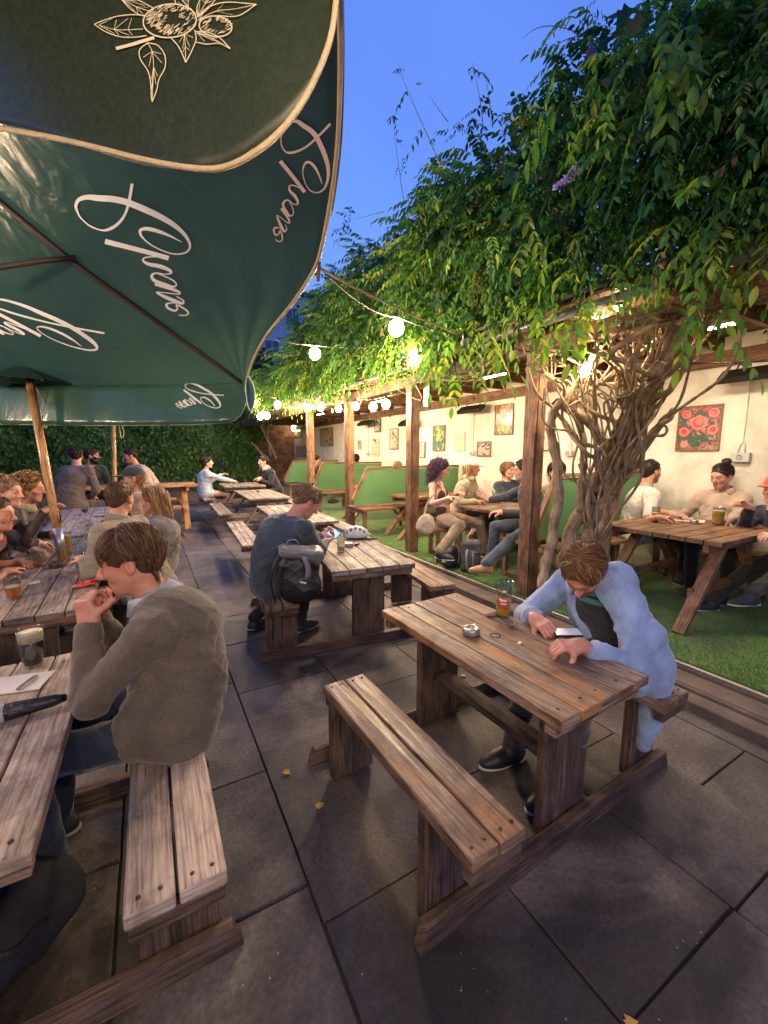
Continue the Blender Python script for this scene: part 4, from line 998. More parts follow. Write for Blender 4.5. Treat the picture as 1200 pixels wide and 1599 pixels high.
cyy = np.concatenate([-.6+4.9*rng.random(310), 4.0+5.0*rng.random(200), 9+6*rng.random(130)]); cs = rng.random(NC)**.9*1.5; cdp = np.abs(rng.normal(0, .25, NC))
CC = surf_point(cyy, cs, cdp)+rng.normal(0, .05, (NC, 3)); tone = rng.random(NC)
NP = 17
idx = np.repeat(np.arange(NC), NP); off = rng.normal(0, 1, (len(idx), 3)); off = nrm(off); off[:, 0] -= .35; rad = (.05+.27*rng.random(len(idx)))[:, None]
PP = CC[idx]+off*rad*np.array([.75, 1.1, .85]); DD = nrm(off+np.array([-.25, -.12, -.25])+rng.normal(0, .3, off.shape))
# extra sprays hanging over the front edge
N2 = 650; y2 = -.4+13.5*rng.random(N2)**1.1; P2 = surf_point(y2, .02+.16*rng.random(N2), -.03+.25*rng.random(N2)); P2[:, 2] -= np.abs(rng.normal(0, .05, N2))
D2 = nrm(np.stack([-.5+rng.normal(0, .4, N2), rng.normal(0, .6, N2), -.8+rng.normal(0, .3, N2)], 1))
N3 = 1500; P3_ = np.stack([3.1+2.2*rng.random(N3), -.6+11*rng.random(N3)**1.2, 2.86+.9*rng.random(N3)], 1); D3_ = nrm(rng.normal(0, 1, (N3, 3))+np.array([-.6, -.4, 0]))
N4 = 1300; P4_ = np.stack([2.95+.9*rng.random(N4), .6+4.2*rng.random(N4), 2.86+1.0*rng.random(N4)], 1); P3_ = np.concatenate([P3_, P4_]); D3_ = np.concatenate([D3_, nrm(rng.normal(0, 1, (N4, 3)))]); N3 += N4
PP = np.concatenate([PP, P2, P3_]); DD = np.concatenate([DD, D2, D3_]); tn = np.concatenate([tone[idx], .45+.3*rng.random(N2), .1+.2*rng.random(N3)])  # inner filler leaves kept dark, shade of the gaps put into their colour
ok = ~((PP[:, 0] > 3.15) & (PP[:, 2] < 2.82)); PP, DD, tn = PP[ok], DD[ok], tn[ok]
(cb, ct, cn, cl), kk = compound(PP, DD, 6, .27, .066)
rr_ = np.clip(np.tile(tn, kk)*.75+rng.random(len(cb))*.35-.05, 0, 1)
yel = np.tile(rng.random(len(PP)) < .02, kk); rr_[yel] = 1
Nc = 1700; yc = -.4+9.5*rng.random(Nc)**1.25; Pc = surf_point(yc, rng.random(Nc)**.8*1.1, -.10+.22*rng.random(Nc))+rng.normal(0, .06, (Nc, 3)); Pc[:, 2] = np.maximum(Pc[:, 2], 2.6)
Lc = .06+.08*rng.random(Nc); mat_creep = leaf_mat('creeper_leaf', [(.02, .06, .018), (.035, .10, .03), (.06, .15, .03), (.20, .24, .04), (.24, .13, .05)], .3)
leaves_mesh('creeper_leaves', Pc, nrm(rng.normal(0, .6, (Nc, 3))+np.array([-.4, -.2, -.8])), nrm(rng.normal(0, .5, (Nc, 3))+np.array([-.8, -.4, .3])), Lc, Lc*.95, mat_creep, ws, OR, rng.random(Nc)**1.5, lobed=True)
dd_ = rng.integers(0, len(PP), 260); (db, dt_, dn_, dl_), dk = compound(PP[dd_]+np.array([-.08, -.04, -.05]), DD[dd_]*.3+np.array([0, 0, -1.]), 4, .18, .05)
leaves_mesh('dead_leaves', db, dt_, dn_, dl_, dl_*.4, leaf_mat('withered_leaf', [(.12, .07, .03), (.24, .15, .06), (.32, .24, .10)], .2, .8), ws, OR)
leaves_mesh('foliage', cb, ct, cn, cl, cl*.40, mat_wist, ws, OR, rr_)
print('wisteria leaflets', len(cb))
# bare shoots against the sky
for (x0, y0, x1, y1, bend, t) in [(690, 260, 630, 105, -30, 3.6), (632, 320, 615, 180, -6, 4.4), (755, 200, 735, 95, 12, 3.4), (770, 200, 757, 110, 3, 3.4), (700, 190, 670, 150, 5, 3.6), (600, 330, 545, 345, 0, 5.6), (925, 60, 825, 60, -40, 2.9), (920, 55, 865, 75, -10, 2.9), (880, 150, 840, 130, 4, 3.0)]:
    pts = [];  
    for k in range(8):
        u = k/7; pts.append(D(x0+(x1-x0)*u+bend*math.sin(u*2.6)*.4, y0+(y1-y0)*u+bend*.5*math.sin(u*3.1), t))
    g = MB(); g.tube(catmull(pts, 3), [.0045*(1-.75*i/21) for i in range(22)], 5)
    o = g.build('shoot', mat_bark, ws, origin=OR); o.location = (0, 0, 0)
Ps = []; Ds = []
for (x0, y0, x1, y1, t, k_) in [(690, 260, 632, 108, 3.6, 9), (632, 320, 615, 182, 4.4, 7), (755, 200, 735, 97, 3.4, 7), (925, 60, 930, 0, 2.9, 8), (790, 190, 830, 150, 3.1, 10), (950, 20, 870, 110, 2.8, 8), (700, 210, 750, 170, 3.5, 12), (550, 330, 520, 380, 6, 14)]:
    for k in range(k_): u = rng.random(); Ps.append(D(x0+(x1-x0)*u, y0+(y1-y0)*u, t)+rng.normal(0, .02, 3)); Ds.append(rng.normal(0, 1, 3)+np.array([0, 0, -.4]))
(cb, ct, cn, cl), kk = compound(np.array(Ps), np.array(Ds), 3, .14, .05)
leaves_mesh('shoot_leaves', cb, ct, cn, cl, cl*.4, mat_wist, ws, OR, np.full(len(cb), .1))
# pale hanging sprays close to the camera
Ps = []; Ds = []; 
for (x, y, t, k_, sp) in [(1048, 75, 2.15, 5, 8), (935, 90, 2.5, 5, 25), (880, 170, 2.6, 4, 22), (1105, 330, 2.3, 5, 22), (1130, 300, 2.3, 3, 16), (850, 390, 3.0, 6, 30), (770, 370, 3.3, 4, 30), (690, 340, 3.8, 4, 28), (1065, 500, 2.45, 4, 18), (1150, 430, 2.3, 6, 30), (990, 130, 2.4, 5, 30), (1060, 20, 2.2, 6, 30), (890, 500, 2.8, 6, 25), (760, 520, 3.3, 7, 30), (700, 560, 3.6, 6, 30), (830, 480, 3.0, 6, 25)]:
    for k in range(k_): Ps.append(D(x+rng.normal(0, sp), y+rng.normal(0, sp), t+rng.normal(0, .06))); Ds.append(np.array([rng.normal(0, .6), rng.normal(0, .6), -1.2]))
(cb, ct, cn, cl), kk = compound(np.array(Ps), np.array(Ds), 4, .24, .088, .3)
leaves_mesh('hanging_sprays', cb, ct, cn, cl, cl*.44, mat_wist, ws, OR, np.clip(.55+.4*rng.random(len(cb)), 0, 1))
# blossom clusters
mat_blo = leaf_mat('wisteria_blossom', [(.42, .24, .55), (.60, .42, .70), (.78, .66, .80)], .3)
for (x, y, t, L_, dx) in [(905, 262, 2.75, .20, -.16), (925, 70, 2.75, .12, -.01)]:
    N = 110; u = rng.random(N); q0 = D(x, y, t); ax = RGT*dx+np.array([0, 0, -L_*.6])
    P = q0+u[:, None]*ax+rng.normal(0, 1, (N, 3))*(.020*(1.1-u))[:, None]
    leaves_mesh('blossom', P, nrm(rng.normal(0, 1, (N, 3))+np.array([0, 0, -.3])), nrm(rng.normal(0, 1, (N, 3))), np.full(N, .018), np.full(N, .022), mat_blo, ws, OR)

# --- trunk and stems
g = MB()
def strand3(pts, r0, r1, wob=.01, tw=0, k=7, mb=None, sides=8, lump=.12):
    P = catmull([D(*q) for q in pts], k); n_ = len(P); ph = random.random()*6
    P = [q+np.array([wob*math.sin(i*.9+ph), wob*math.cos(i*.7+ph*2), wob*.5*math.sin(i*.5+ph)]) for i, q in enumerate(P)]
    rads = [(r0+(r1-r0)*i/(n_-1))*(1+lump*math.sin(i*1.3+ph)+lump*.6*math.sin(i*2.9+ph*3)) for i in range(n_)]
    (mb or g).tube(P, rads, sides); return P
main = [(905, 960, 4.05), (912, 900, 4.03), (925, 850, 3.98), (938, 800, 3.93), (952, 755, 3.86), (970, 710, 3.75), (985, 665, 3.6), (1010, 620, 3.35), (1035, 575, 3.1), (1060, 530, 2.92), (1085, 480, 2.78), (1112, 440, 2.66), (1150, 400, 2.6)]
MP = strand3(main, .098, .036, .012, sides=12)
second = [(880, 960, 4.08), (878, 900, 4.05), (888, 850, 4.02), (905, 800, 3.98), (928, 760, 3.9), (948, 722, 3.84), (945, 690, 3.8), (925, 665, 3.78), (900, 645, 3.72), (875, 628, 3.66)]
strand3(second, .075, .036, .012, sides=10)
strand3([(852, 960, 4.02), (849, 905, 4.0), (858, 860, 4.0), (870, 800, 3.95), (872, 745, 3.9), (866, 700, 3.86), (860, 660, 3.8), (873, 632, 3.7), (897, 603, 3.6), (918, 572, 3.5), (935, 540, 3.42)], .055, .030, .008, sides=10)
strand3([(960, 960, 4.1), (950, 900, 4.02), (945, 850, 3.95), (958, 790, 3.85), (975, 740, 3.75), (1000, 700, 3.6), (1030, 665, 3.45), (1052, 640, 3.35)], .050, .026, .010, sides=10)
strand3([(1052, 640, 3.35), (1046, 655, 3.3), (1030, 662, 3.32)], .024, .014, .002)
strand3([(985, 690, 3.7), (1005, 680, 3.5), (1035, 680, 3.45), (1042, 668, 3.45), (1030, 660, 3.45)], .016, .010, .002)
strand3([(930, 760, 3.85), (935, 700, 3.78), (928, 650, 3.72), (915, 600, 3.65), (905, 560, 3.6)], .030, .016, .008)
strand3([(905, 800, 3.9), (910, 740, 3.85), (912, 690, 3.82), (903, 655, 3.8)], .034, .028, .008)
strand3([(825, 575, 3.55), (836, 610, 3.6), (858, 632, 3.65), (880, 655, 3.7), (905, 690, 3.75), (935, 700, 3.75), (950, 720, 3.8)], .012, .022, .006)
strand3([(840, 543, 3.4), (900, 545, 3.3), (950, 556, 3.2), (995, 575, 3.15), (1035, 600, 3.2)], .016, .020, .004)
strand3([(880, 632, 3.62), (935, 600, 3.5), (985, 562, 3.3), (1030, 530, 3.1)], .020, .018, .004)
strand3([(840, 575, 3.6), (862, 590, 3.62), (885, 612, 3.62), (905, 625, 3.64)], .022, .020, .003)
strand3([(865, 640, 3.6), (910, 590, 3.45), (960, 545, 3.2), (1010, 515, 3.0), (1060, 500, 2.9)], .026, .020, .006)
strand3([(1045, 650, 3.3), (1085, 622, 2.9), (1125, 592, 2.7), (1150, 555, 2.6), (1157, 515, 2.55), (1150, 480, 2.5)], .010, .012, .003)
for k in range(14):   # stems winding round the trunk
    P = []; ph = random.random()*6.28; r_ = .108; sp = random.uniform(.10, .2)*random.choice((-1, 1)); st = random.randint(0, 25); en = min(len(MP)-2, st+random.randint(25, 50))
    for i in range(st, en):
        a = ph+sp*i; rr2 = r_*(1-.5*i/len(MP))
        P.append(MP[i]+RGT*rr2*math.cos(a)+np.array([0, 0, .15])*rr2*math.sin(a)-FWD*rr2*math.sin(a))
    g.tube(P, [random.uniform(.016, .036)*(1+.15*math.sin(i)) for i in range(len(P))], 8)
for k in range(64):   # thin tangled shoots
    a = random.random(); x0, y0, t0 = main[random.randint(2, 7)]; x1 = random.uniform(840, 1130); y1 = np.interp(x1, [840, 960, 1060, 1130], [560, 520, 480, 460])+random.uniform(-20, 50)
    t1 = np.interp(x1, [840, 1000, 1130], [3.5, 3.05, 2.6])
    P = [(x0+random.uniform(-12, 12), y0+random.uniform(-20, 20), t0-.05)]
    for j in range(1, 5):
        u = j/5; P.append((x0+(x1-x0)*u+random.uniform(-22, 22), y0+(y1-y0)*u**random.uniform(.7, 1.3)+random.uniform(-14, 14), t0+(t1-t0)*u+random.uniform(-.12, .12)))
    P.append((x1, y1, t1)); strand3(P, random.choice([.006, .009, .012, .018, .024]), random.uniform(.004, .010), .004, k=5, sides=6)
o = g.build('trunk', mat_bark, ws, origin=OR); o.location = (0, 0, 0); g = MB()
for k in range(26):  # hanging ends and crossing twigs at the roof edge
    x0 = random.uniform(640, 1190); y0 = np.interp(x0, [640, 850, 1000, 1190], [600, 560, 500, 470]); t = np.interp(x0, [640, 850, 1000, 1190], [5.0, 3.5, 3.0, 2.5])
    P = [(x0, y0, t), (x0+random.uniform(-30, 30), y0+random.uniform(-15, 15), t-.05), (x0+random.uniform(-60, 60), y0+random.uniform(-20, 30), t), (x0+random.uniform(-90, 90), y0+random.uniform(-20, 30), t)]
    strand3(P, .008, .004, .003, k=5, sides=5)
o = g.build('hanging_twigs', mat_bark, ws, origin=OR); o.location = (0, 0, 0); o['kind'] = 'stuff'
# sprouting tufts on the stems
Ps = []; Ds = []
for k in range(60):
    q = MP[random.randint(15, len(MP)-5)]; Ps.append(q+rng.normal(0, .12, 3)); Ds.append(rng.normal(0, 1, 3))
(cb, ct, cn, cl), kk = compound(np.array(Ps), np.array(Ds), 2, .06, .03)
leaves_mesh('sprouts', cb, ct, cn, cl, cl*.4, mat_wist, ws, OR, .6+.3*rng.random(len(cb)))['kind'] = 'stuff'

# ================================================================== ivy on the far and left walls
def ivy(name, label, N, f, org, bias):
    u, v, dpt = rng.random(N), rng.random(N), np.abs(rng.normal(0, 1, N))
    t = empty(name, org, label=label, cat='ivy', group='ivy on the yard walls'); P, out = f(u, v, dpt)
    T = nrm(np.array([0, 0, -1.])+rng.normal(0, .55, (N, 3))+out*.35); Nn = nrm(out+rng.normal(0, .45, (N, 3)))
    s = .10+.07*rng.random(N)
    tone = .5+.5*np.sin(P[:, 0]*2.1+np.sin(P[:, 2]*3.1)*1.5)*np.cos(P[:, 1]*1.7+P[:, 2]*2.3)
    leaves_mesh('foliage', P, T, Nn, s, s*.95, mat_ivy, t, org, np.clip(.15+.45*tone+.4*rng.random(N), 0, 1), lobed=True); return t
def far_f(u, v, d):
    x = -5.4+9.5*u; z = .05+3.5*v; b = .22+.18*np.sin(x*1.9+1)*np.cos(z*2.2)+.14*np.sin(x*4.3+z*3)
    keep = ~((x > 3.85) & (z < 2.3+.3*np.sin(x*9)))
    x = np.where(keep, x, -5.2+8.3*rng.random(len(x)))
    return np.stack([x, 17.2-np.clip(b, .05, 1)-.10*d, z], 1), np.array([0, -1., 0])
ivy('ivy', 'dense dark green ivy covering the far brick wall', 26000, far_f, (-.5, 17.1, 0), 0)
def left_f(u, v, d):
    y = 2+15*u; z = .05+2.9*v; b = .25+.2*np.sin(y*1.6)*np.cos(z*2.0)+.12*np.sin(y*3.9+z*3)
    return np.stack([-5.45+np.clip(b, .05, 1)+.1*d, y, z], 1), np.array([1., 0, 0])
ivy('ivy', 'bright green ivy covering the left side wall', 26000, left_f, (-5.4, 9, 0), 0)
g = MB()
for pts in [[(432, 716, 15), (420, 690, 15), (408, 668, 15), (398, 655, 15)], [(415, 715, 15), (402, 700, 15), (393, 690, 15)], [(424, 712, 15.1), (419, 685, 15.1), (420, 660, 15.1)]]:
    strand3(pts, .05, .02, .01, mb=g)
o = g.build('bare_vine', mat_bark); tag(o, 'pale bare ivy stems climbing the brick wall behind the hooded man', 'plant stem')

# far trees and block of flats beyond the walls
mat_far = leaf_mat('far_leaf', [(.012, .028, .012), (.025, .05, .02), (.04, .07, .025)], .1, .6)
def tree(x, y, h, r, N, label):
    t = empty('tree', (x, y, 0), label=label, cat='tree', group='trees beyond the far wall'); g = MB()
    g.tube(catmull([(x, y, 0), (x+.1, y, h*.4), (x-.1, y, h*.8)], 5), [.22-.012*i for i in range(11)], 8)
    for k in range(7):
        a = k*.9; g.tube([(x, y, h*(.35+.06*k)), (x+math.cos(a)*r*.5, y+math.sin(a)*r*.5, h*(.55+.05*k)), (x+math.cos(a)*r*.8, y+math.sin(a)*r*.8, h*(.66+.04*k))], [.08, .05, .02], 6)
    o = g.build('trunk', mat_bark, t, origin=(x, y, 0)); o.location = (0, 0, 0)
    K_ = 46; cc = nrm(rng.normal(0, 1, (K_, 3)))*(rng.random(K_)**.4)[:, None]*np.array([r, r, h*.34])+np.array([x, y, h*.68])
    P = cc[rng.integers(0, K_, N)]+rng.normal(0, .36, (N, 3))*np.array([1, 1, .8]); T = nrm(rng.normal(0, 1, (N, 3))-np.array([0, 0, .5])); s = .16+.12*rng.random(N)
    leaves_mesh('crown', P, T, nrm(rng.normal(0, 1, (N, 3))+np.array([0, -.5, .5])), s, s*.6, mat_far, t, (x, y, 0))
tree(4.6, 19.5, 5.6, 1.9, 7000, 'dark tree just beyond the brick wall, left of the wisteria'); tree(1.2, 22, 5.2, 2.1, 6000, 'dark tree beyond the ivy, showing through the gap by the parasol'); tree(-4, 22, 5.6, 2.4, 6000, 'dark tree beyond the ivy hidden behind the parasols')
tree(8.6, 15.5, 9.0, 2.4, 9000, 'tall dark tree behind the pergola roof at its far end'); tree(7.8, 8.2, 6.5, 1.9, 8000, 'dark bushy tree rising behind the pergola roof')
bl = empty('apartment_building', (11, 42, 0), R(-12), label='pale blue-grey block of flats far off in the gap beside the parasol', cat='building')
mat_flat = simple('dusk_render', (.42, .42, .46), .8, var=.15); mat_win = simple('dark_window', (.06, .08, .12), .15)
g = MB(); g.box((0, 0, 7.5), (13, 9, 15)); g.build('wall', mat_flat, bl)
g = MB(); g.box((0, 0, 15.1), (13.6, 9.6, .3)); g.build('roof', mat_felt, bl)
for i in range(7):
    for j in range(5):
        wf = MB(); X_ = -5.4+1.8*i; Z_ = 2+2.8*j
        for (a, b, c_, d_) in [(0, .72, 1.2, .08), (0, -.72, 1.2, .08), (.58, 0, .08, 1.4), (-.58, 0, .08, 1.4), (0, 0, .05, 1.4)]: wf.box((X_+a, -4.53, Z_+b), (c_, .1, d_))
        wo = wf.build('window', simple('white_frame', (.4, .42, .46), .6) if 'white_frame' not in MATS else MATS['white_frame'], bl)
        pf = MB(); pf.box((X_, -4.5, Z_), (1.08, .06, 1.36)); pf.build('pane', mat_win, wo)
# fallen leaves on the paving
mat_fl = leaf_mat('fallen_leaf', [(.55, .30, .08), (.60, .48, .10), (.45, .20, .05)], .2)
for i, (x, y, lb) in enumerate([(443, 1206, 'dry tan leaf lying left of the foreground bench'), (495, 1263, 'pale yellow leaf lying on a joint left of the foreground bench'), (775, 1118, 'yellow leaf lying under the front table'), (792, 1385, 'yellow leaf against the runner of the front table'), (985, 1590, 'curled orange leaf at the bottom edge of the paving'), (720, 1055, 'small pale leaf under the far end of the front table'), (612, 924, 'tiny yellow leaf beneath the middle table')]):
    q = Zp(x, y, .008); a = rng.random()*6.28; s = .03
    o = leaves_mesh('fallen_leaf', np.array([[0, 0, 0.]]), np.array([[math.cos(a), math.sin(a), .1]]), np.array([[.1, 0, 1.]]), np.array([.04]), np.array([.04]), mat_fl, None, (0, 0, 0), np.array([rng.random()]), lobed=True)
    o.location = q+np.array([0, 0, .004]); tag(o, lb, 'leaf', 'fallen leaves on the paving')
# ================================================================== people: smooth implicit bodies
def V3(*a): return np.array(a, float)
class SDF:
    def __init__(s, lo, hi, h):
        s.lo = np.array(lo, float); s.h = h; s.n = np.maximum(4, np.ceil((np.array(hi)-s.lo)/h).astype(int)+1)
        s.F = np.full(s.n, .5, np.float32); s.ax = [s.lo[i]+h*np.arange(s.n[i]) for i in range(3)]
    def sub(s, lo, hi):
        a = np.clip(np.floor((lo-s.lo)/s.h).astype(int), 0, s.n-1); b = np.clip(np.ceil((hi-s.lo)/s.h).astype(int)+1, 1, s.n)
        if (b <= a).any(): return None, None
        sl = tuple(slice(a[i], b[i]) for i in range(3))
        X, Y, Z = np.meshgrid(*[s.ax[i][sl[i]].astype(np.float32) for i in range(3)], indexing='ij'); return sl, (X, Y, Z)
    def comb(s, sl, d, k, op):
        A = s.F[sl]; d = d.astype(np.float32)
        if op == 'u':
            h = np.maximum(k-np.abs(A-d), 0)/k; s.F[sl] = np.minimum(A, d)-h*h*k*.25
        else:
            d = -d; h = np.maximum(k-np.abs(A-d), 0)/k; s.F[sl] = np.maximum(A, d)+h*h*k*.25
    def cone(s, a, b, ra, rb, k=.02, op='u'):
        a = np.asarray(a, float); b = np.asarray(b, float); m = max(ra, rb)+k+2*s.h
        sl, G = s.sub(np.minimum(a, b)-m, np.maximum(a, b)+m)
        if sl is None: return
        d = b-a; L2 = d @ d+1e-12
        px, py_, pz = G[0]-a[0], G[1]-a[1], G[2]-a[2]; t = np.clip((px*d[0]+py_*d[1]+pz*d[2])/L2, 0, 1)
        s.comb(sl, np.sqrt((px-t*d[0])**2+(py_-t*d[1])**2+(pz-t*d[2])**2)-(ra+(rb-ra)*t), k, op)
    def ell(s, c, r, M=None, k=.02, op='u'):
        c = np.asarray(c, float); r = np.asarray(r, float); m = r.max()+k+2*s.h; sl, G = s.sub(c-m, c+m)
        if sl is None: return
        p_ = np.stack([G[i]-c[i] for i in range(3)], -1)
        if M is not None: p_ = p_ @ np.asarray(M, float)         # columns of M are the local axes
        k0 = np.sqrt(((p_/r)**2).sum(-1)); k1 = np.sqrt(((p_/(r*r))**2).sum(-1))+1e-9
        s.comb(sl, k0*(k0-1)/k1, k, op)
    def box(s, c, r, M=None, rd=.01, k=.01, op='u'):
        c = np.asarray(c, float); r = np.asarray(r, float); m = np.linalg.norm(r)+k+2*s.h; sl, G = s.sub(c-m, c+m)
        if sl is None: return
        p_ = np.stack([G[i]-c[i] for i in range(3)], -1)
        if M is not None: p_ = p_ @ np.asarray(M, float)
        q = np.abs(p_)-(r-rd); s.comb(sl, np.sqrt((np.maximum(q, 0)**2).sum(-1))+np.minimum(q.max(-1), 0)-rd, k, op)
    def mesh(s):
        F = s.F; n = s.n; S = F < 0
        c = [S[i:n[0]-1+i, j:n[1]-1+j, k:n[2]-1+k] for i in (0, 1) for j in (0, 1) for k in (0, 1)]
        al = np.logical_and.reduce(c); an = np.logical_or.reduce(c); act = an & ~al
        I = np.argwhere(act); ids = -np.ones(act.shape, np.int64); ids[act] = np.arange(len(I))
        acc = np.zeros((len(I), 3)); cnt = np.zeros(len(I))
        def val(o): return F[I[:, 0]+o[0], I[:, 1]+o[1], I[:, 2]+o[2]]
        crn = [(i, j, k) for i in (0, 1) for j in (0, 1) for k in (0, 1)]
        for a in crn:
            for ax in range(3):
                if a[ax] == 0:
                    b = list(a); b[ax] = 1; va, vb = val(a), val(b); m = (va < 0) != (vb < 0)
                    t = np.where(m, va/(va-vb+1e-20), 0); p_ = np.array(a, float)[None]+0*acc; p_[:, ax] += t
                    acc += p_*m[:, None]; cnt += m
        V = s.lo+(I+acc/np.maximum(cnt, 1)[:, None])*s.h
        quads = []
        for ax in range(3):
            u, v = (ax+1) % 3, (ax+2) % 3
            sl0 = [slice(None)]*3; sl1 = [slice(None)]*3; sl0[ax] = slice(0, -1); sl1[ax] = slice(1, None)
            A = S[tuple(sl0)]; B = S[tuple(sl1)]; ch = np.argwhere(A != B)
            ch = ch[(ch[:, u] > 0) & (ch[:, v] > 0) & (ch[:, u] < n[u]-1) & (ch[:, v] < n[v]-1)]
            fl = A[ch[:, 0], ch[:, 1], ch[:, 2]]
            def cid(du, dv): q = ch.copy(); q[:, u] -= du; q[:, v] -= dv; return ids[q[:, 0], q[:, 1], q[:, 2]]
            Q = np.stack([cid(1, 1), cid(0, 1), cid(0, 0), cid(1, 0)], 1); Q[~fl] = Q[~fl][:, ::-1]; quads.append(Q)
        Q = np.concatenate(quads); Q = Q[(Q >= 0).all(1)]
        return V, Q
def vnormals(V, Q):
    fn = np.cross(V[Q[:, 2]]-V[Q[:, 0]], V[Q[:, 3]]-V[Q[:, 1]]); N = np.zeros_like(V)
    for k in range(4): np.add.at(N, Q[:, k], fn)
    return N/(np.linalg.norm(N, axis=1, keepdims=True)+1e-12)
def sdf_obj(name, s, mat, parent, origin, disp=None, paint=None, relax=1, frac=None):
    V, Q = s.mesh() if not isinstance(s, tuple) else s
    for _ in range(relax):
        A = np.zeros_like(V); c = np.zeros(len(V))
        for k in range(4):
            a, b = Q[:, k], Q[:, (k+1) % 4]; np.add.at(A, a, V[b]); np.add.at(A, b, V[a]); np.add.at(c, a, 1); np.add.at(c, b, 1)
        V = V*.5+.5*A/np.maximum(c, 1)[:, None]
    if disp is not None: V = V+vnormals(V, Q)*disp(V)[:, None]
    me = bpy.data.meshes.new(name); O = np.array(origin, float)
    me.vertices.add(len(V)); me.vertices.foreach_set('co', (V-O).astype(np.float32).ravel())
    me.loops.add(4*len(Q)); me.loops.foreach_set('vertex_index', Q.ravel().astype(np.int32)); me.polygons.add(len(Q))
    me.polygons.foreach_set('loop_start', np.arange(0, 4*len(Q), 4, dtype=np.int32)); me.polygons.foreach_set('loop_total', np.full(len(Q), 4, np.int32)); me.update(); me.validate()
    me.polygons.foreach_set('use_smooth', [True]*len(me.polygons))
    if paint is not None:
        a = me.attributes.new('tint', 'FLOAT_COLOR', 'POINT'); c = np.ones((len(V), 4), np.float32); c[:, :3] = paint(V); a.data.foreach_set('color', c.ravel())
    o = bpy.data.objects.new(name, me); COL.objects.link(o); me.materials.append(mat)
    if parent: o.parent = parent
    else: o.location = O
    return o
def skin_mat(name, c, rough=.48):
    m, n, l, p = nodes(name); at = n.new('ShaderNodeAttribute'); at.attribute_name = 'tint'; tco = n.new('ShaderNodeTexCoord').outputs['Object']
    a = tnoise(n, l, tco, 26, 5, .6); r = ramp(n, [tuple(x*f for x, f in zip(c, (.88, .74, .70))), c], [.35, .65]); l.new(a, r.inputs[0])
    l.new(mixc(n, l, r.outputs[0], at.outputs['Color'], 1, 'MULTIPLY'), p.inputs['Base Color']); p.inputs['Roughness'].default_value = rough
    p.inputs['Subsurface Weight'].default_value = .12; p.inputs['Subsurface Radius'].default_value = (.012, .005, .003); p.inputs['Subsurface Scale'].default_value = 1.0
    l.new(bumpn(n, l, tnoise(n, l, tco, 260, 3), .15, .001), p.inputs['Normal']); return m
SK = skin_mat('skin', (.56, .31, .21)); SKR = skin_mat('ruddy_skin', (.58, .28, .19)); SKP = skin_mat('pale_skin', (.64, .38, .27)); SKT = skin_mat('tan_skin', (.44, .23, .14))
def cloth(name, c, kind='plain', c2=None, bs=1.0, fine=420, rough=.85, sc=1.0):
    lo_, hi_ = (.62, 1.25) if fine < 300 else (.85, 1.1)
    m, n, l, p = nodes(name); tco = n.new('ShaderNodeTexCoord').outputs['Object']
    a = tnoise(n, l, tco, fine, 2, .7); b = tnoise(n, l, tco, 7, 5, .6)
    r = ramp(n, [tuple(x*lo_ for x in c), tuple(min(1, x*hi_) for x in c)], [.3, .7]); l.new(a, r.inputs[0]); col = r.outputs[0]
    if kind in ('check', 'stripe', 'hstripe'):
        sp = n.new('ShaderNodeSeparateXYZ'); l.new(tco, sp.inputs[0]); outs = []
        for ax, f in ([(2, 46*sc)] if kind == 'hstripe' else [(0, 40*sc)] if kind == 'stripe' else [(0, 75*sc), (2, 70*sc), (1, 75*sc)]):
            mm = n.new('ShaderNodeMath'); mm.operation = 'MULTIPLY'; mm.inputs[1].default_value = f*6.283/2; l.new(sp.outputs[ax], mm.inputs[0])
            si = n.new('ShaderNodeMath'); si.operation = 'SINE'; l.new(mm.outputs[0], si.inputs[0]); rr = ramp(n, [(0,)*3, (1,)*3], [.55, .9]); l.new(si.outputs[0], rr.inputs[0])
            col = mixc(n, l, col, c2, mixc(n, l, (0, 0, 0), (.5,)*3, rr.outputs[0]))
    rb = ramp(n, [(.72,)*3, (1.08,)*3], [.35, .65]); l.new(b, rb.inputs[0]); col = mixc(n, l, col, rb.outputs[0], 1, 'MULTIPLY')
    l.new(col, p.inputs['Base Color']); p.inputs['Roughness'].default_value = rough; p.inputs['Sheen Weight'].default_value = .25; p.inputs['Specular IOR Level'].default_value = .25
    fold = tnoise(n, l, mapping(n, l, tco, (1, 1, 1.6)), 9, 4, .55, 1.2); nn = bumpn(n, l, fold, .30*bs, .03); l.new(bumpn(n, l, a, .35, .002, nn), p.inputs['Normal']); return m
def hair_mat(name, c, c2=None):
    m, n, l, p = nodes(name); at = n.new('ShaderNodeAttribute'); at.attribute_name = 'rnd'; tco = n.new('ShaderNodeTexCoord').outputs['Object']
    r = ramp(n, [tuple(x*.6 for x in c), c, c2 or tuple(min(1, x*1.5) for x in c)]); l.new(at.outputs['Fac'], r.inputs[0])
    l.new(r.outputs[0], p.inputs['Base Color']); p.inputs['Roughness'].default_value = .55; p.inputs['Specular IOR Level'].default_value = .3
    l.new(bumpn(n, l, tnoise(n, l, mapping(n, l, tco, (1, 1, .25)), 240, 3), .4, .003), p.inputs['Normal']); return m
mat_eyew = simple('eye_white', (.62, .58, .54), .2, var=.02); mat_iris = simple('eye_dark', (.05, .03, .02), .12)

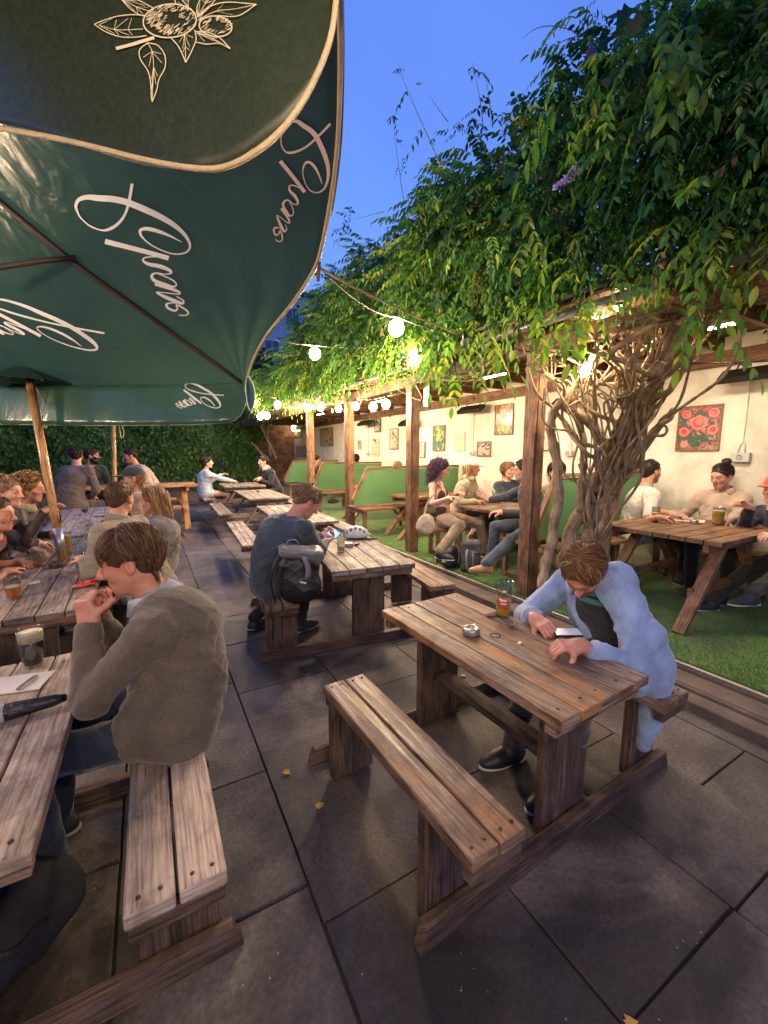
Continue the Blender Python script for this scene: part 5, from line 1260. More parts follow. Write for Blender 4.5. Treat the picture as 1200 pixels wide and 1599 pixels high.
def unit(v): v = np.asarray(v, float); return v/(np.linalg.norm(v)+1e-12)
def ik(a, t, l1, l2, pole):
    a = np.asarray(a, float); t = np.asarray(t, float); d = t-a; L = np.linalg.norm(d)
    if L > (l1+l2)*.995: d = d/L*(l1+l2)*.995; t = a+d; L = np.linalg.norm(d)
    u = d/L; x = (l1*l1-l2*l2+L*L)/(2*L); h = math.sqrt(max(0, l1*l1-x*x)); p_ = np.asarray(pole, float); p_ = p_-u*(p_ @ u); return a+u*x+unit(p_)*h, t
def head_axes(yaw, pitch, roll=0):
    "columns: right, forward, up of the head; yaw in degrees from +X, pitch positive looks down"
    f = V3(math.cos(R(yaw)), math.sin(R(yaw)), 0); r = np.cross(f, V3(0, 0, 1)); u = V3(0, 0, 1)
    f2 = f*math.cos(R(pitch))-u*math.sin(R(pitch)); u2 = u*math.cos(R(pitch))+f*math.sin(R(pitch))
    r3 = r*math.cos(R(roll))-u2*math.sin(R(roll)); u3 = u2*math.cos(R(roll))+r*math.sin(R(roll)); return np.stack([r3, f2, u3], 1)
def add_head(s, c, M, k, nose=1, fem=0, beard=0):
    P = lambda x, y, z: c+M @ (V3(x, y, z)*k)
    s.ell(P(0, -.018, .032), V3(.0745, .097, .088)*k, M, .012*k); s.ell(P(0, .022, .012), V3(.066, .070, .075)*k, M, .02*k)
    s.ell(P(0, .032, -.048), V3(.054-.004*fem, .054, .062)*k, M, .025*k); s.cone(P(0, .055, -.088), P(0, .066, -.098), (.023-.003*fem)*k, (.017-.002*fem)*k, .03*k)
    for q in (-1, 1):
        s.cone(P(q*.050, -.002, -.045), P(q*.022, .052, -.088), .020*k, .018*k, .025*k)
        s.ell(P(q*.036, .056, -.022), V3(.026, .024, .026)*k, M, .02*k)
        s.ell(P(q*.031, .094, .004), V3(.019, .016, .013)*k, M, .014*k, 's')
        s.cone(P(q*.012, .088, .024), P(q*.042, .078, .026), (.010-.002*fem)*k, .007*k, .014*k)
        s.ell(P(q*.031, .075, .004), V3(.0155, .0135, .0135)*k, M, .005*k)
        s.ell(P(q*.0815, -.012, -.006), V3(.0095, .0185, .030)*k, M, .005*k); s.ell(P(q*.093, -.007, -.003), V3(.007, .010, .020)*k, M, .005*k, 's'); s.cone(P(q*.076, -.002, -.03), P(q*.079, -.003, -.034), .007*k, .006*k, .006*k)
        s.cone(P(q*.010, .098, -.030), P(q*.011, .094, -.033), .0085*k, .007*k, .008*k)
    s.cone(P(0, .086, .014), P(0, .110*nose, -.026), .0075*k, .0125*k, .010*k)
    s.cone(P(-.016, .081, -.054), P(.016, .081, -.054), .0075*k, .0075*k, .006*k); s.cone(P(-.013, .0795, -.067), P(.013, .0795, -.067), .0085*k, .0085*k, .006*k)
    s.cone(P(-.020, .092, -.0605), P(.020, .092, -.0605), .0035*k, .0035*k, .004*k, 's')
    if beard: s.cone(P(-.04, .03, -.078), P(.04, .03, -.078), .022*k, .022*k, .02*k); s.cone(P(0, .060, -.100), P(0, .066, -.088), .024*k, .022*k, .02*k)
def head_paint(c, M, k, hair_c, skin_c, lips=(1.0, .62, .6), beard=0, brow=1):
    hc = np.array(hair_c)/np.array(skin_c)
    def f(V, base=None):
        L = ((V-c) @ M)/k; C = np.ones((len(V), 3)) if base is None else base
        x, y, z = L[:, 0], L[:, 1], L[:, 2]; ax = np.abs(x)
        def blend(m, col): C[:] = C*(1-m[:, None])+np.array(col)*m[:, None]
        near = (np.linalg.norm(L, axis=1) < .16)
        blend(near*np.exp(-((ax-.04)/.02)**2-((z+.025)/.022)**2)*(y > .03)*.5, (1.05, .72, .70))
        blend(near*np.exp(-(ax/.016)**2-((z+.028)/.012)**2)*(y > .09)*.5, (1.05, .70, .66))
        blend(near*np.exp(-((ax-.080)/.010)**2-((z+.0)/.03)**2)*.5, (1.05, .66, .60))
        blend(near*np.exp(-(x/.022)**6-((z+.061)/.0115)**4)*(y > .07)*.85, lips)
        blend(near*np.exp(-((z+.0605)/.0022)**2-(x/.024)**6)*(y > .06)*.7, (.35, .18, .16))
        blend(near*np.exp(-((ax-.031)/.019)**4-((z-.030+.0*ax)/.0055)**2)*(y > .05)*.85*brow, hc)
        blend(near*np.exp(-((ax-.031)/.014)**4-((z-.0035)/.0045)**2)*(y > .06)*.55, (.30, .22, .20)); blend(near*np.exp(-((ax-.031)/.006)**4-((z-.003)/.005)**4)*(y > .06)*.85, (.07, .05, .05))
        if beard:
            m = near*(y > -.02)*(z < -.012-.35*np.clip(.06-y, 0, .1))*(1-np.exp(-(x/.02)**6-((z+.061)/.009)**4))*(z < -.034-.0*ax+.25*np.clip(ax-.03, 0, .1)+np.where(y > .075, 0, .03))
            blend(np.clip(m, 0, 1)*beard, hc*.9)
        return C
    return f
def add_hand(s, w, d, pn, side, k=1., curl=(30, 40, 30), spread=8, thumb=35, thumb_curl=20, grip=None):
    "w wrist, d finger direction, pn palm normal (out of the palm), side +1 thumb lies on +x local"
    d = unit(d); pn = unit(pn-d*(np.asarray(pn) @ d)); x = np.cross(d, pn)*side
    P = lambda a, b, c: w+(x*a+d*b+pn*c)*k
    s.cone(P(0, -.015, 0), P(0, .02, 0), .026*k, .027*k, .015*k)
    for xx in (-.026, -.009, .009, .026): s.cone(P(xx*.7, .012, 0), P(xx, .078, -.003), .0145*k, .0115*k, .012*k)
    s.cone(P(.020, .012, .006), P(.030, .045, .010), .018*k, .014*k, .015*k)
    lens = [(.038, .024, .020), (.044, .028, .021), (.040, .026, .021), (.031, .020, .018)]
    for i, (xx, ln) in enumerate(zip((.027, .009, -.009, -.027), lens)):
        a = 0; p0 = P(xx, .080, -.003); sp = R(spread)*(1.5-i)*.5; r0 = (.0092, .0095, .0090, .0080)[i]*k
        dd0 = unit(d*math.cos(sp)+x*math.sin(sp))
        for j, L_ in enumerate(ln):
            a += R(curl[j]*(1+.10*(i-1.5))); dv = dd0*math.cos(a)+pn*math.sin(a); p1 = p0+dv*L_*k
            s.cone(p0, p1, r0*(1-.08*j), r0*(1-.08*(j+1)), .004*k); p0 = p1
    p0 = P(.030, .030, .008); td = unit(x*math.sin(R(thumb))+d*math.cos(R(thumb))+pn*.45)
    for j, L_ in enumerate((.038, .030)):
        tt = unit(td*math.cos(R(thumb_curl)*j)+(-x*.6+pn*.4)*math.sin(R(thumb_curl)*j)); p1 = p0+tt*L_*k; s.cone(p0, p1, (.0125-.0015*j)*k, (.0110-.0015*j)*k, .006*k); p0 = p1
def wrinkle(seed, amp, f=26.):
    rs = np.random.default_rng(seed); ds = rs.normal(0, 1, (5, 3)); ph = rs.random(5)*6.28; ds[:, 2] *= 1.5
    ds = ds/np.linalg.norm(ds, axis=1)[:, None]
    def fn(V):
        w_ = V+.03*np.sin(V[:, [1, 2, 0]]*17+ph[:3]); v = np.zeros(len(V))
        for i in range(5): v += (1-np.abs(np.sin((w_ @ ds[i])*f*(.5+.35*i)+ph[i])))**2.2/(1+.5*i)
        return (v-1.0)*amp
    return fn
def creases(cs, seed, amp):
    rs = np.random.default_rng(seed); ph = rs.random((len(cs), 3))*6.28
    def fn(V):
        o = np.zeros(len(V))
        for (c, ax, sd, rad, w_), p_ in zip(cs, ph):
            q = V-c; m = np.exp(-(q*q).sum(1)/rad**2); u = q @ ax; v = q @ sd
            r = np.abs(np.sin(u*34+1.6*np.sin(v*16+p_[0])+1.0*np.sin(v*31+p_[1])+p_[2])); o -= m*(1-r)**1.6*amp*w_; o += m*amp*.35*w_
        return o
    return fn
def hair_locks(c, M, k, style, mat, parent, origin, N, rs, wd=.0065):
    "strands of hair laid over the skull, one mesh"
    g = MB(); P = lambda L: c+M @ (np.asarray(L, float)*k)
    e_ = .010*style.get('vol', 1.)+.0012; cen = V3(0, -.020, .036); rad = V3(.0745+e_, .097+e_, .088+e_)
    st = style; Lh = st.get('len', .12); wave = st.get('wave', 0.); wf = st.get('wf', 60.); lift = st.get('lift', .004); fr = st.get('fringe', .35); back = st.get('back', 0.); part_x = st.get('part', 0.01)
    for i in range(N):
        th = rs.uniform(0, 2*math.pi); el = rs.uniform(-.7, 1.0); el = math.asin(min(1, max(-1, el)))
        dv = V3(math.cos(th)*math.cos(el), math.sin(th)*math.cos(el), math.sin(el))
        if dv[2] < -.25 and dv[1] > -.35: continue
        if dv[1] > .35 and dv[2] < .45 and not st.get('full'): continue           # keep the face clear
        if dv[1] > .80: continue
        if st.get('cap') and dv[2] > .15: continue
        q = cen+dv*rad
        # combing direction
        fl = st.get('comb', (0, -.3, -1)); side = math.copysign(1, q[0]-part_x)
        comb = V3(side*st.get('side', .6), fl[1], fl[2])
        if dv[1] > .2 and dv[2] > .3: comb = V3(side*st.get('fside', .7), fr, -.25)
        pts = [q-dv*.004]; seg = 7; Lk = Lh*rs.uniform(.75, 1.15)
        if dv[1] > .2 and dv[2] > .3: Lk = min(Lk, st.get('flen', .07))
        ph = rs.uniform(0, 6.28); cur = q.copy()
        for j in range(seg):
            rel = (cur-cen)/rad; nn = unit(rel/rad); t = comb-nn*(comb @ nn) if np.linalg.norm(rel) < 1.25 and cur[2] > -.045 else V3(comb[0]*.05, -.08, -1) if not st.get('tail') else V3(0, -.5, -.9)
            t = unit(t)+wave*V3(math.sin(ph+j*wf*Lk/seg), math.cos(ph+j*wf*Lk/seg), .5*math.sin(ph*2+j*wf*Lk/seg)); cur = cur+unit(t)*Lk/seg
            rel = (cur-cen)/rad; r_ = np.linalg.norm(rel)
            if r_ < 1.0 and cur[2] > -.09: cur = cen+rel/r_*rad*1.0
            # drape round neck and shoulders
            if cur[2] < -.06:
                rh = math.hypot(cur[0], cur[1]+.03); need = .060+max(0, -cur[2]-.12)*.55
                if rh < need: cur[0] *= need/rh; cur[1] = (cur[1]+.03)*need/rh-.03
            if Lh < .12 and abs(cur[0]) > .060 and -.045 < cur[1] < .030 and cur[2] < .012: break
            pts.append(cur+nn*lift*math.sin(math.pi*(j+1)/seg)*rs.uniform(.5, 1.6))
        if len(pts) < 4: continue
        pts = catmull(pts, 2); m_ = len(pts)
        g.tube([P(a) for a in pts], [max(.0007, wd*k*(.55+.45*math.sin(math.pi*min(1, .15+u/(m_*1.0))))*(1-.75*(u/m_)**2)) for u in range(m_)], 4, True, .45, rnd=rs.random())
    o = g.build('hair_strands', mat, parent, origin=origin)
    if parent is not None: o.location = (0, 0, 0)
    return o

NPE = [0]
def person(label, pelvis, head, face, pitch, facing, hands, feet, top, bottom, hair, skin=SK, k=1.0, group=None, h=.010, hs=.006, roll=0, fem=0, beard=0,
           sleeve=1.0, hunch=.05, shoe=(.03, .03, .03), sole=(.3, .3, .3), hunchup=0, legs=True, bulk=1.0, hand_spec=None, collar=None, elbows=None, topname='top', knees=None, zseat=None, neckr=1.0, bare=False, trouser_r=1.0, skirt=False, amp=.0075, shw=1.0, nose=1.0, lips=(1.0, .62, .6), hem=0.0, sleeve_r=1.0, tail=None, opening=False):
    NPE[0] += 1; rs = random.Random(NPE[0]*17); seed = NPE[0]
    pelvis = np.asarray(pelvis, float); head = np.asarray(head, float)
    F = V3(math.cos(R(facing)), math.sin(R(facing)), 0); U = V3(0, 0, 1); Rt = np.cross(F, U)
    HM = head_axes(face, pitch, roll)
    neckb = head-HM[:, 2]*.145*k-HM[:, 1]*.040*k-U*.035*k
    sp = neckb-pelvis; mid = pelvis*.5+neckb*.5-unit(F-unit(sp)*(F @ unit(sp)))*hunch*k*1.0
    bez = lambda t: pelvis*(1-t)**2+2*mid*t*(1-t)+neckb*t*t
    waist, chest = bez(.33), bez(.68); s2 = unit(neckb-chest); s1 = unit(waist-pelvis)
    Fc = unit(F-s2*(F @ s2)); Fp = unit(F-s1*(F @ s1))
    SW = (.178 if not fem else .155)*k*shw
    sh = {q: neckb-s2*.050*k+Rt*SW*q+Fc*.008*k for q in (-1, 1)}
    l1, l2 = .285*k, .25*k
    el, wr = {}, {}
    for q in (-1, 1):
        tgt = hands.get(q) if hands else None
        if tgt is None: tgt = pelvis+F*.32*k+Rt*q*.1*k+U*.12*k
        pole = (elbows or {}).get(q, -U*.8+Rt*q*.5-F*.2); el[q], wr[q] = ik(sh[q], tgt, l1, l2, pole)
    hp = {q: pelvis+Rt*.092*q*k+s1*0 for q in (-1, 1)}; kn, an = {}, {}
    for q in (-1, 1):
        ft = feet.get(q) if feet else None
        if ft is None: ft = pelvis+F*.42*k+Rt*q*.13*k; ft[2] = (zseat or 0)+.085
        ft = np.array(ft, float); pole = (knees or {}).get(q, F*1.0+U*.6+Rt*q*.15); kn[q], an[q] = ik(hp[q], ft, .43*k, .42*k, pole)
    allp = [pelvis, head, neckb, chest]+list(sh.values())+list(el.values())+list(wr.values())+list(kn.values())+list(an.values())
    lo = np.min(allp, 0)-.25*k; hi = np.max(allp, 0)+.25*k
    Mc = np.stack([Rt, Fc, s2], 1); Mp = np.stack([Rt, Fp, s1], 1)
    org = V3(pelvis[0], pelvis[1], (zseat or 0))
    # ---- body: one continuous skin surface
    s = SDF(lo, hi, hs)
    add_head(s, head, HM, k, nose, fem, beard > .6)
    s.cone(head-HM[:, 2]*.06*k-HM[:, 1]*.022*k, neckb-U*.0, (.056-.010*fem)*k*neckr, (.060-.010*fem)*k*neckr, .03*k)
    s.cone(chest, neckb-s2*.02, .085*k, .055*k, .05*k); s.cone(pelvis, chest, .085*k, .09*k, .05*k)
    if bare:
        s.ell(chest+s2*.02*k, V3(.150, .088, .15)*k*V3(1, 1, 1), Mc, .04*k); s.ell(waist, V3(.115, .085, .10)*k, Mp, .05*k)
        for q in (-1, 1): s.ell(chest+Rt*q*.062*k+Fc*.058*k-s2*.01, V3(.052, .05, .05)*k, Mc, .03*k)
    for q in (-1, 1):
        s.cone(neckb-s2*.03*k, sh[q], .045*k, .048*k, .04*k); s.cone(sh[q], el[q], (.047-.009*fem)*k, (.038-.007*fem)*k, .02*k); m_ = el[q]*.7+wr[q]*.3
        s.cone(el[q], m_, (.038-.007*fem)*k, (.041-.008*fem)*k, .01*k); s.cone(m_, wr[q], (.041-.008*fem)*k, (.026-.003*fem)*k, .01*k)
        hsq = (hand_spec or {}).get(q, {}); dirn = hsq.get('d', unit(wr[q]-el[q])*.8+F*.4); pn = hsq.get('pn', -U)
        add_hand(s, wr[q], dirn, pn, hsq.get('side', -q), k*(.95 if fem else 1.02), hsq.get('curl', (28, 38, 24)), hsq.get('spread', 7), hsq.get('thumb', 38), hsq.get('tc', 20))
        s.cone(hp[q], kn[q], .07*k, .048*k, .03*k); s.cone(kn[q], an[q], .046*k, .032*k, .02*k); s.cone(an[q], an[q]+F*.08*k-U*.045, .026*k, .018*k, .02*k)
    skin_c = (.56, .31, .21)
    body = sdf_obj('person', s, skin, None, org, paint=head_paint(head, HM, k, hair['c'], skin_c, lips, beard, 1 if not fem else .8), relax=1)
    tag(body, label, 'person', group)
    # ---- eyes
    if hs <= .0045:
        for q in (-1, 1):
            g = MB(); c_ = head+HM @ (V3(q*.031, .0748, .0030)*k); g.sphere(c_, .0128*k, 8); o = g.build('eye', mat_eyew, body, origin=org); o.location = (0, 0, 0)
            g = MB(); c2 = head+HM @ (V3(q*.031, .0820, .0025)*k); g.sphere(c2, .0062*k, 6); oi = g.build('iris', mat_iris, o, origin=org); oi.location = (0, 0, 0)
    # ---- top
    if not bare:
        s = SDF(lo, hi, h); b = bulk
        s.ell(pelvis+s1*.03*k, V3(.165, .125, .12)*k*b, Mp, .05*k); s.cone(pelvis+s1*.04*k, waist, .120*k*b, .125*k*b, .06*k); s.cone(waist-Rt*.045*k, chest-Rt*.06*k, .100*k*b, .108*k*b, .06*k); s.cone(waist+Rt*.045*k, chest+Rt*.06*k, .100*k*b, .108*k*b, .06*k)
        s.ell(chest+s2*.03*k, V3(.172*shw, .118*b, .150)*k, Mc, .05*k)
        if fem:
            for q in (-1, 1): s.ell(chest+Rt*q*.065*k+Fc*.075*k, V3(.058, .055, .055)*k, Mc, .04*k)
        s.cone(sh[-1]-Rt*.0, sh[1], .062*k, .062*k, .05*k); s.cone(neckb-U*.015, neckb-s2*.05*k, .064*k, .085*k, .03*k)
        for q in (-1, 1):
            s.cone(neckb-U*.01*k, sh[q], .048*k, .060*k, .045*k)
            sr = sleeve_r; e2 = el[q]; s.cone(sh[q], e2, .066*k*sr, .056*k*sr, .025*k)
            if sleeve > .5:
                w2 = el[q]+(wr[q]-el[q])*(sleeve-.5)*2*.94; s.cone(e2, w2, .056*k*sr, (.056-.016*(sleeve-.5)*2)*k*sr, .012*k)
                s.cone(w2-(wr[q]-el[q])*.10, w2, .041*k*sr, .041*k*sr, .004*k)
            elif sleeve < .5:
                c_ = sh[q]+(el[q]-sh[q])*(sleeve*2+.22); dn = unit(el[q]-sh[q]); M2 = np.stack([unit(np.cross(dn, V3(.3, .2, .9))), unit(np.cross(dn, np.cross(dn, V3(.3, .2, .9)))), dn], 1)
                c0 = c_+dn*.18*k; s.box(c0, V3(.11, .11, .18)*k, M2, .005, .004, 's')
        for q in (-1, 1): s.cone(hp[q]-U*.01, hp[q]+(kn[q]-hp[q])*(.22+hem*.4), .088*k, .080*k, .09*k)
        s.cone(pelvis-Fp*.015*k, chest-Fc*.015*k, .118*k*b, .105*k*b, .09*k)
        s.cone(pelvis-Rt*.07*k-Fp*.02*k, pelvis-Rt*.07*k-Fp*.05*k-U*(.04+hem*.2), .088*k, .08*k, .07); s.cone(pelvis+Rt*.07*k-Fp*.02*k, pelvis+Rt*.07*k-Fp*.05*k-U*(.04+hem*.2), .088*k, .08*k, .07)
        if tail:
            for q_, L_, r_ in tail: a_ = pelvis+Rt*q_*.85*k-U*.04; s.cone(a_, a_-U*L_*.55-Fp*.02, .058*k, .052*k, .05); s.cone(a_-U*L_*.55-Fp*.02, a_-U*L_+F*.01, .055*k, r_*k, .02)
        if opening: s.cone(neckb+Fc*.135*k, waist+Fc*.20*k, .088*k, .150*k, .006, 's')
        # neck opening
        nd = unit(head-neckb); s.cone(neckb-nd*.0, neckb+nd*.08*k, .0585*k*neckr, .075*k, .004, 's')
        op = (hair.get('neck', 0))
        if op: s.cone(neckb+Fc*.085*k, neckb+Fc*.135*k-s2*op*k, .030*k, .012*k, .006, 's')
        f1_ = wrinkle(seed, amp*k*.7); cs_ = [(waist-Fc*.08, unit(s1+Fc*.35), Rt, .17*k, 1.0), (waist+Fc*.10, unit(s1-Fc*.3), Rt, .16*k, 1.2), (pelvis-Fc*.05, unit(s1+Rt*.3), Rt, .13*k, .8)]
        for q in (-1, 1):
            ua = unit(el[q]-sh[q]); la = unit(wr[q]-el[q]); sd_ = unit(np.cross(ua, la)+1e-4)
            cs_ += [(el[q], unit(ua+la), sd_, .085*k, 1.1), (el[q]*.35+wr[q]*.65, la, sd_, .07*k, .8), (sh[q]-s2*.09+Rt*q*.01, unit(s2*.6+Rt*q*.8), Fc, .10*k, 1.1), (sh[q]*.5+el[q]*.5, unit(ua+sd_*.6), sd_, .07*k, .5)]
        f2_ = creases(cs_, seed, amp*1.5*k)
        sdf_obj(topname, s, top, body, org, disp=lambda V: f1_(V)+f2_(V), relax=1)
    # ---- legs
    s = SDF(lo, hi, h); tr_ = trouser_r
    if not bare: s.ell(pelvis-s1*.01*k, V3(.150, .115, .10)*k, Mp, .04*k)
    else: s.ell(pelvis+s1*.0*k, V3(.155, .115, .115)*k, Mp, .04*k)
    for q in (-1, 1):
        s.cone(hp[q], kn[q], .082*k*tr_, .064*k*tr_, .03*k)
        if not skirt: s.cone(kn[q], an[q]+U*.02, .062*k*tr_, .052*k*tr_, .02*k)
        else: s.cone(kn[q]*.45+hp[q]*.55, kn[q]*1.15-hp[q]*.15, .2*k, .2*k, .005, 's')
    sdf_obj('shorts' if skirt else 'trousers', s, bottom, body, org, disp=wrinkle(seed+50, amp*.9*k, 22), relax=1)
    # ---- shoes
    ms_ = simple('shoe_%d' % seed, shoe, .5, var=.2, bump=.2, bscale=60); mo_ = simple('sole_%d' % seed, sole, .6)
    for q in (-1, 1):
        fd = unit(V3((an[q]-kn[q])[0], (an[q]-kn[q])[1], 0)*.6+F); a = an[q]-U*.035; s = SDF(a-.24*k, a+.24*k, max(.005, h*.7)); M2 = np.stack([np.cross(fd, U), fd, U], 1)
        s.cone(a+U*.045, a-U*.012, .045*k, .044*k, .02*k); s.cone(a+U*.005+fd*.02, a+fd*.09*k-U*.012, .042*k, .034*k, .02*k); s.ell(a+fd*.085*k-U*.018, V3(.044, .10, .034)*k, M2, .03*k); s.ell(a-fd*.02*k-U*.01, V3(.036, .05, .042)*k, M2, .02*k)
        s.box(a+fd*.07*k-U*.075, V3(.08, .2, .032)*k, M2, .002, .004, 's')
        o = sdf_obj('shoe', s, ms_, body, org, relax=1)
        s = SDF(a-.24*k, a+.24*k, max(.005, h*.7)); s.ell(a+fd*.085*k-U*.038, V3(.046, .105, .014)*k, M2, .01*k); s.ell(a-fd*.02*k-U*.038, V3(.040, .055, .014)*k, M2, .01*k)
        sdf_obj('sole', s, mo_, o, org, relax=1)
    # ---- hair
    hm = hair['mat']; HP = lambda x, y, z: head+HM @ (V3(x, y, z)*k); vol = hair.get('vol', 1.0)
    s = SDF(head-.22*k, head+.22*k, .0055 if h <= .0101 else .008)
    if hair.get('cap') is None or True:
        e = .010*vol
        s.ell(HP(0, -.020, .036), V3(.0745+e, .097+e, .088+e)*k, HM, .01*k)
        if hair.get('len', 0) > .12: s.ell(HP(0, -.055, -.025), V3(.066+e, .060+e, .065)*k, HM, .03*k)
        elif hair.get('len', 0) > .05: s.ell(HP(0, -.054, -.012), V3(.060+e*.5, .052+e*.5, .060)*k, HM, .03*k)
        else: s.ell(HP(0, -.060, -.02), V3(.052, .048+e*.4, .055)*k, HM, .02*k)
        # clear the face
        hl = hair.get('line', .062)
        s.ell(HP(0, .104, -.030+(hl-.062)), V3(.066, .080, .094)*k, HM, .014*k, 's'); s.box(HP(0, .06, -.10+.0), V3(.13, .085, .09)*k, HM, .02*k, .015*k, 's')
        s.box(HP(0, -.0, -.19), V3(.2, .2, .1)*k, HM, .01, .01, 's')
        if hair.get('len', 0) < .12:
            for q in (-1, 1): s.ell(HP(q*.09, -.008, -.012), V3(.03, .030, .036)*k, HM, .008*k, 's')
        if hair.get('bald'): s.ell(HP(0, .04, .12), V3(.05, .08, .05)*k, HM, .01, 's')
        if hair.get('bun'): s.ell(HP(0.0, -.085, .128), V3(.046, .042, .042)*k, HM, .01)
        V, Q = s.mesh(); nz_ = wrinkle(seed+9, .0035*hair.get('rough', 1.), 60)
        o = sdf_obj('hair', (V, Q), hm, body, org, disp=nz_, relax=1); a = o.data.attributes.new('rnd', 'FLOAT', 'POINT'); a.data.foreach_set('value', (.30+.3*np.random.default_rng(seed).random(len(o.data.vertices))).astype(np.float32))
    if hair.get('n', 200): ho = hair_locks(head, HM, k, hair, hm, o, org, int(hair.get('n', 200)*1.45), rs, hair.get('wd', .0065)*.68)
    if hair.get('cap'):
        mc = hair['capmat']; s = SDF(head-.24*k, head+.24*k, .006)
        s.ell(HP(0, -.018, .040), V3(.090, .112, .102)*k, HM, .01); s.box(HP(0, 0, -.075), V3(.2, .2, .110)*k, HM, .005, .006, 's')
        s.ell(HP(0, .125, .040), V3(.070, .075, .010)*k, HM, .012*k); sdf_obj('cap', s, mc, body, org, relax=1)
    # ---- collar
    if collar:
        g = MB(); cm, rr_, hh = collar; dn = unit(head-neckb); A_ = unit(np.cross(dn, V3(0, 0, 1)) if abs(dn[2]) < .98 else Rt); 
        A_ = unit(Rt-dn*(Rt @ dn)); B_ = np.cross(dn, A_); B_ = B_ if B_ @ Fc > 0 else -B_; rows = []
        for j, (rad_, z_) in enumerate([(rr_, -.01), (rr_*1.0, hh*1.2), (rr_*1.16, hh*1.05), (rr_*1.55, .006)]):
            rows.append([neckb+dn*z_*k+(A_*math.cos(t)+B_*math.sin(t))*rad_*k*(1+.05*math.sin(3*t)) for t in np.linspace(math.pi*.62, math.pi*2.38, 34)])
        g.grid(rows); o = g.build('collar', cm, body, origin=org); o.location = (0, 0, 0); sm = o.modifiers.new('thickness', 'SOLIDIFY'); sm.thickness = .003
    return dict(body=body, head=head, HM=HM, neckb=neckb, chest=chest, waist=waist, pelvis=pelvis, sh=sh, el=el, wr=wr, kn=kn, an=an, F=F, R=Rt, org=org, Mc=Mc, Fc=Fc, s2=s2, k=k)
HB = hair_mat('brown_hair', (.075, .040, .020), (.19, .105, .05)); HD = hair_mat('dark_hair', (.022, .014, .011), (.07, .045, .035)); HG = hair_mat('ginger_brown_hair', (.16, .075, .030), (.34, .19, .085))
HBL = hair_mat('blond_hair', (.42, .26, .10), (.72, .52, .26)); HLB = hair_mat('light_brown_hair', (.24, .125, .050), (.50, .30, .13)); HP_ = hair_mat('plum_hair', (.055, .022, .045), (.14, .07, .12)); HS = hair_mat('sandy_hair', (.20, .12, .06), (.46, .32, .17))
# ================================================================== the cast
def HR(mat, c, **k): d = dict(mat=mat, c=c); d.update(k); return d
SHORT = dict(len=.045, n=420, wd=.0055, side=.35, fringe=.5, lift=.003)
TOP = {}
zs = .555
# --- man in the brown jumper, left foreground
c_jumper = cloth('brown_wool', (.125, .098, .072), bs=.7, fine=210)
jeans = cloth('dark_denim', (.018, .026, .048), fine=600); jeans2 = cloth('blue_denim', (.075, .10, .135), fine=600); charc = cloth('charcoal_twill', (.05, .046, .042)); blackc = cloth('black_cloth', (.014, .013, .014)); khaki = cloth('khaki_cotton', (.34, .25, .15))
shirt_lb = cloth('pale_blue_shirting', (.40, .45, .54), bs=.5)
p1 = person('man in a brown jumper leaning on the table at the left, chin on his hand', (.02, 1.70, zs), D(203, 876, 1.60), 172, 14, 168, {-1: D(138, 975, 1.50), 1: D(150, 960, 1.62)}, {-1: (-.40, 1.72, .09), 1: (-.42, 1.95, .09)},
            c_jumper, jeans, HR(HB, (.075, .04, .02), len=.085, n=1300, wd=.0042, side=.55, fringe=.9, flen=.085, lift=.006, vol=1.25, comb=(0, -.35, -1), neck=.03), SKR, 1.03, h=.007, hs=.0042, hunch=.14, bulk=1.14, shw=1.06,
            elbows={-1: V3(-.35, -.25, -1), 1: V3(-.2, .3, -1)}, topname='jumper', amp=.0085, hem=.12, zseat=0, collar=(shirt_lb, .068, .045), shoe=(.03, .03, .035), sole=(.35, .33, .3), sleeve_r=1.05,
            hand_spec={-1: dict(d=(-.1, .18, 1), pn=(.5, .6, .0), curl=(60, 70, 40), thumb=55, tc=10, side=-1), 1: dict(d=(.1, -.2, 1), pn=(.3, -.8, 0), curl=(50, 60, 40), side=1)})
# --- man in the pale blue shirt at the front table
shirt_b = cloth('light_blue_linen', (.29, .39, .57), bs=.7, fine=600, sc=1)
p2 = person('man in an open light blue shirt bent over the front table with a phone', (1.97, 1.07, zs), D(912, 893, 2.04), 196, 52, 172, {-1: Zp(905, 1008, .715), 1: Zp(836, 966, .72)}, {-1: (1.50, 1.05, .09), 1: (1.50, 1.34, .09)},
            shirt_b, charc, HR(HG, (.16, .075, .03), len=.075, n=1400, wd=.0043, side=.6, fringe=.7, flen=.08, lift=.007, vol=1.25, neck=.10), SKR, 1.04, h=.007, hs=.0042, hunch=.07, bulk=1.03, beard=.7, sleeve=.86, hem=.15, tail=[(-.13, .34, .03)], opening=True,
            elbows={-1: V3(.5, -.6, -.8), 1: V3(.2, .8, -.6)}, topname='shirt', amp=.008, zseat=0, shoe=(.02, .02, .022), sole=(.5, .5, .48), sleeve_r=1.15, collar=(shirt_b, .066, .040), roll=-6,
            hand_spec={-1: dict(d=(-.9, .42, .0), pn=(-.2, .3, -1), curl=(38, 52, 34), thumb=50, side=1), 1: dict(d=(-.25, -.9, -.05), pn=(.4, -.2, -1), curl=(40, 50, 34), side=-1)})
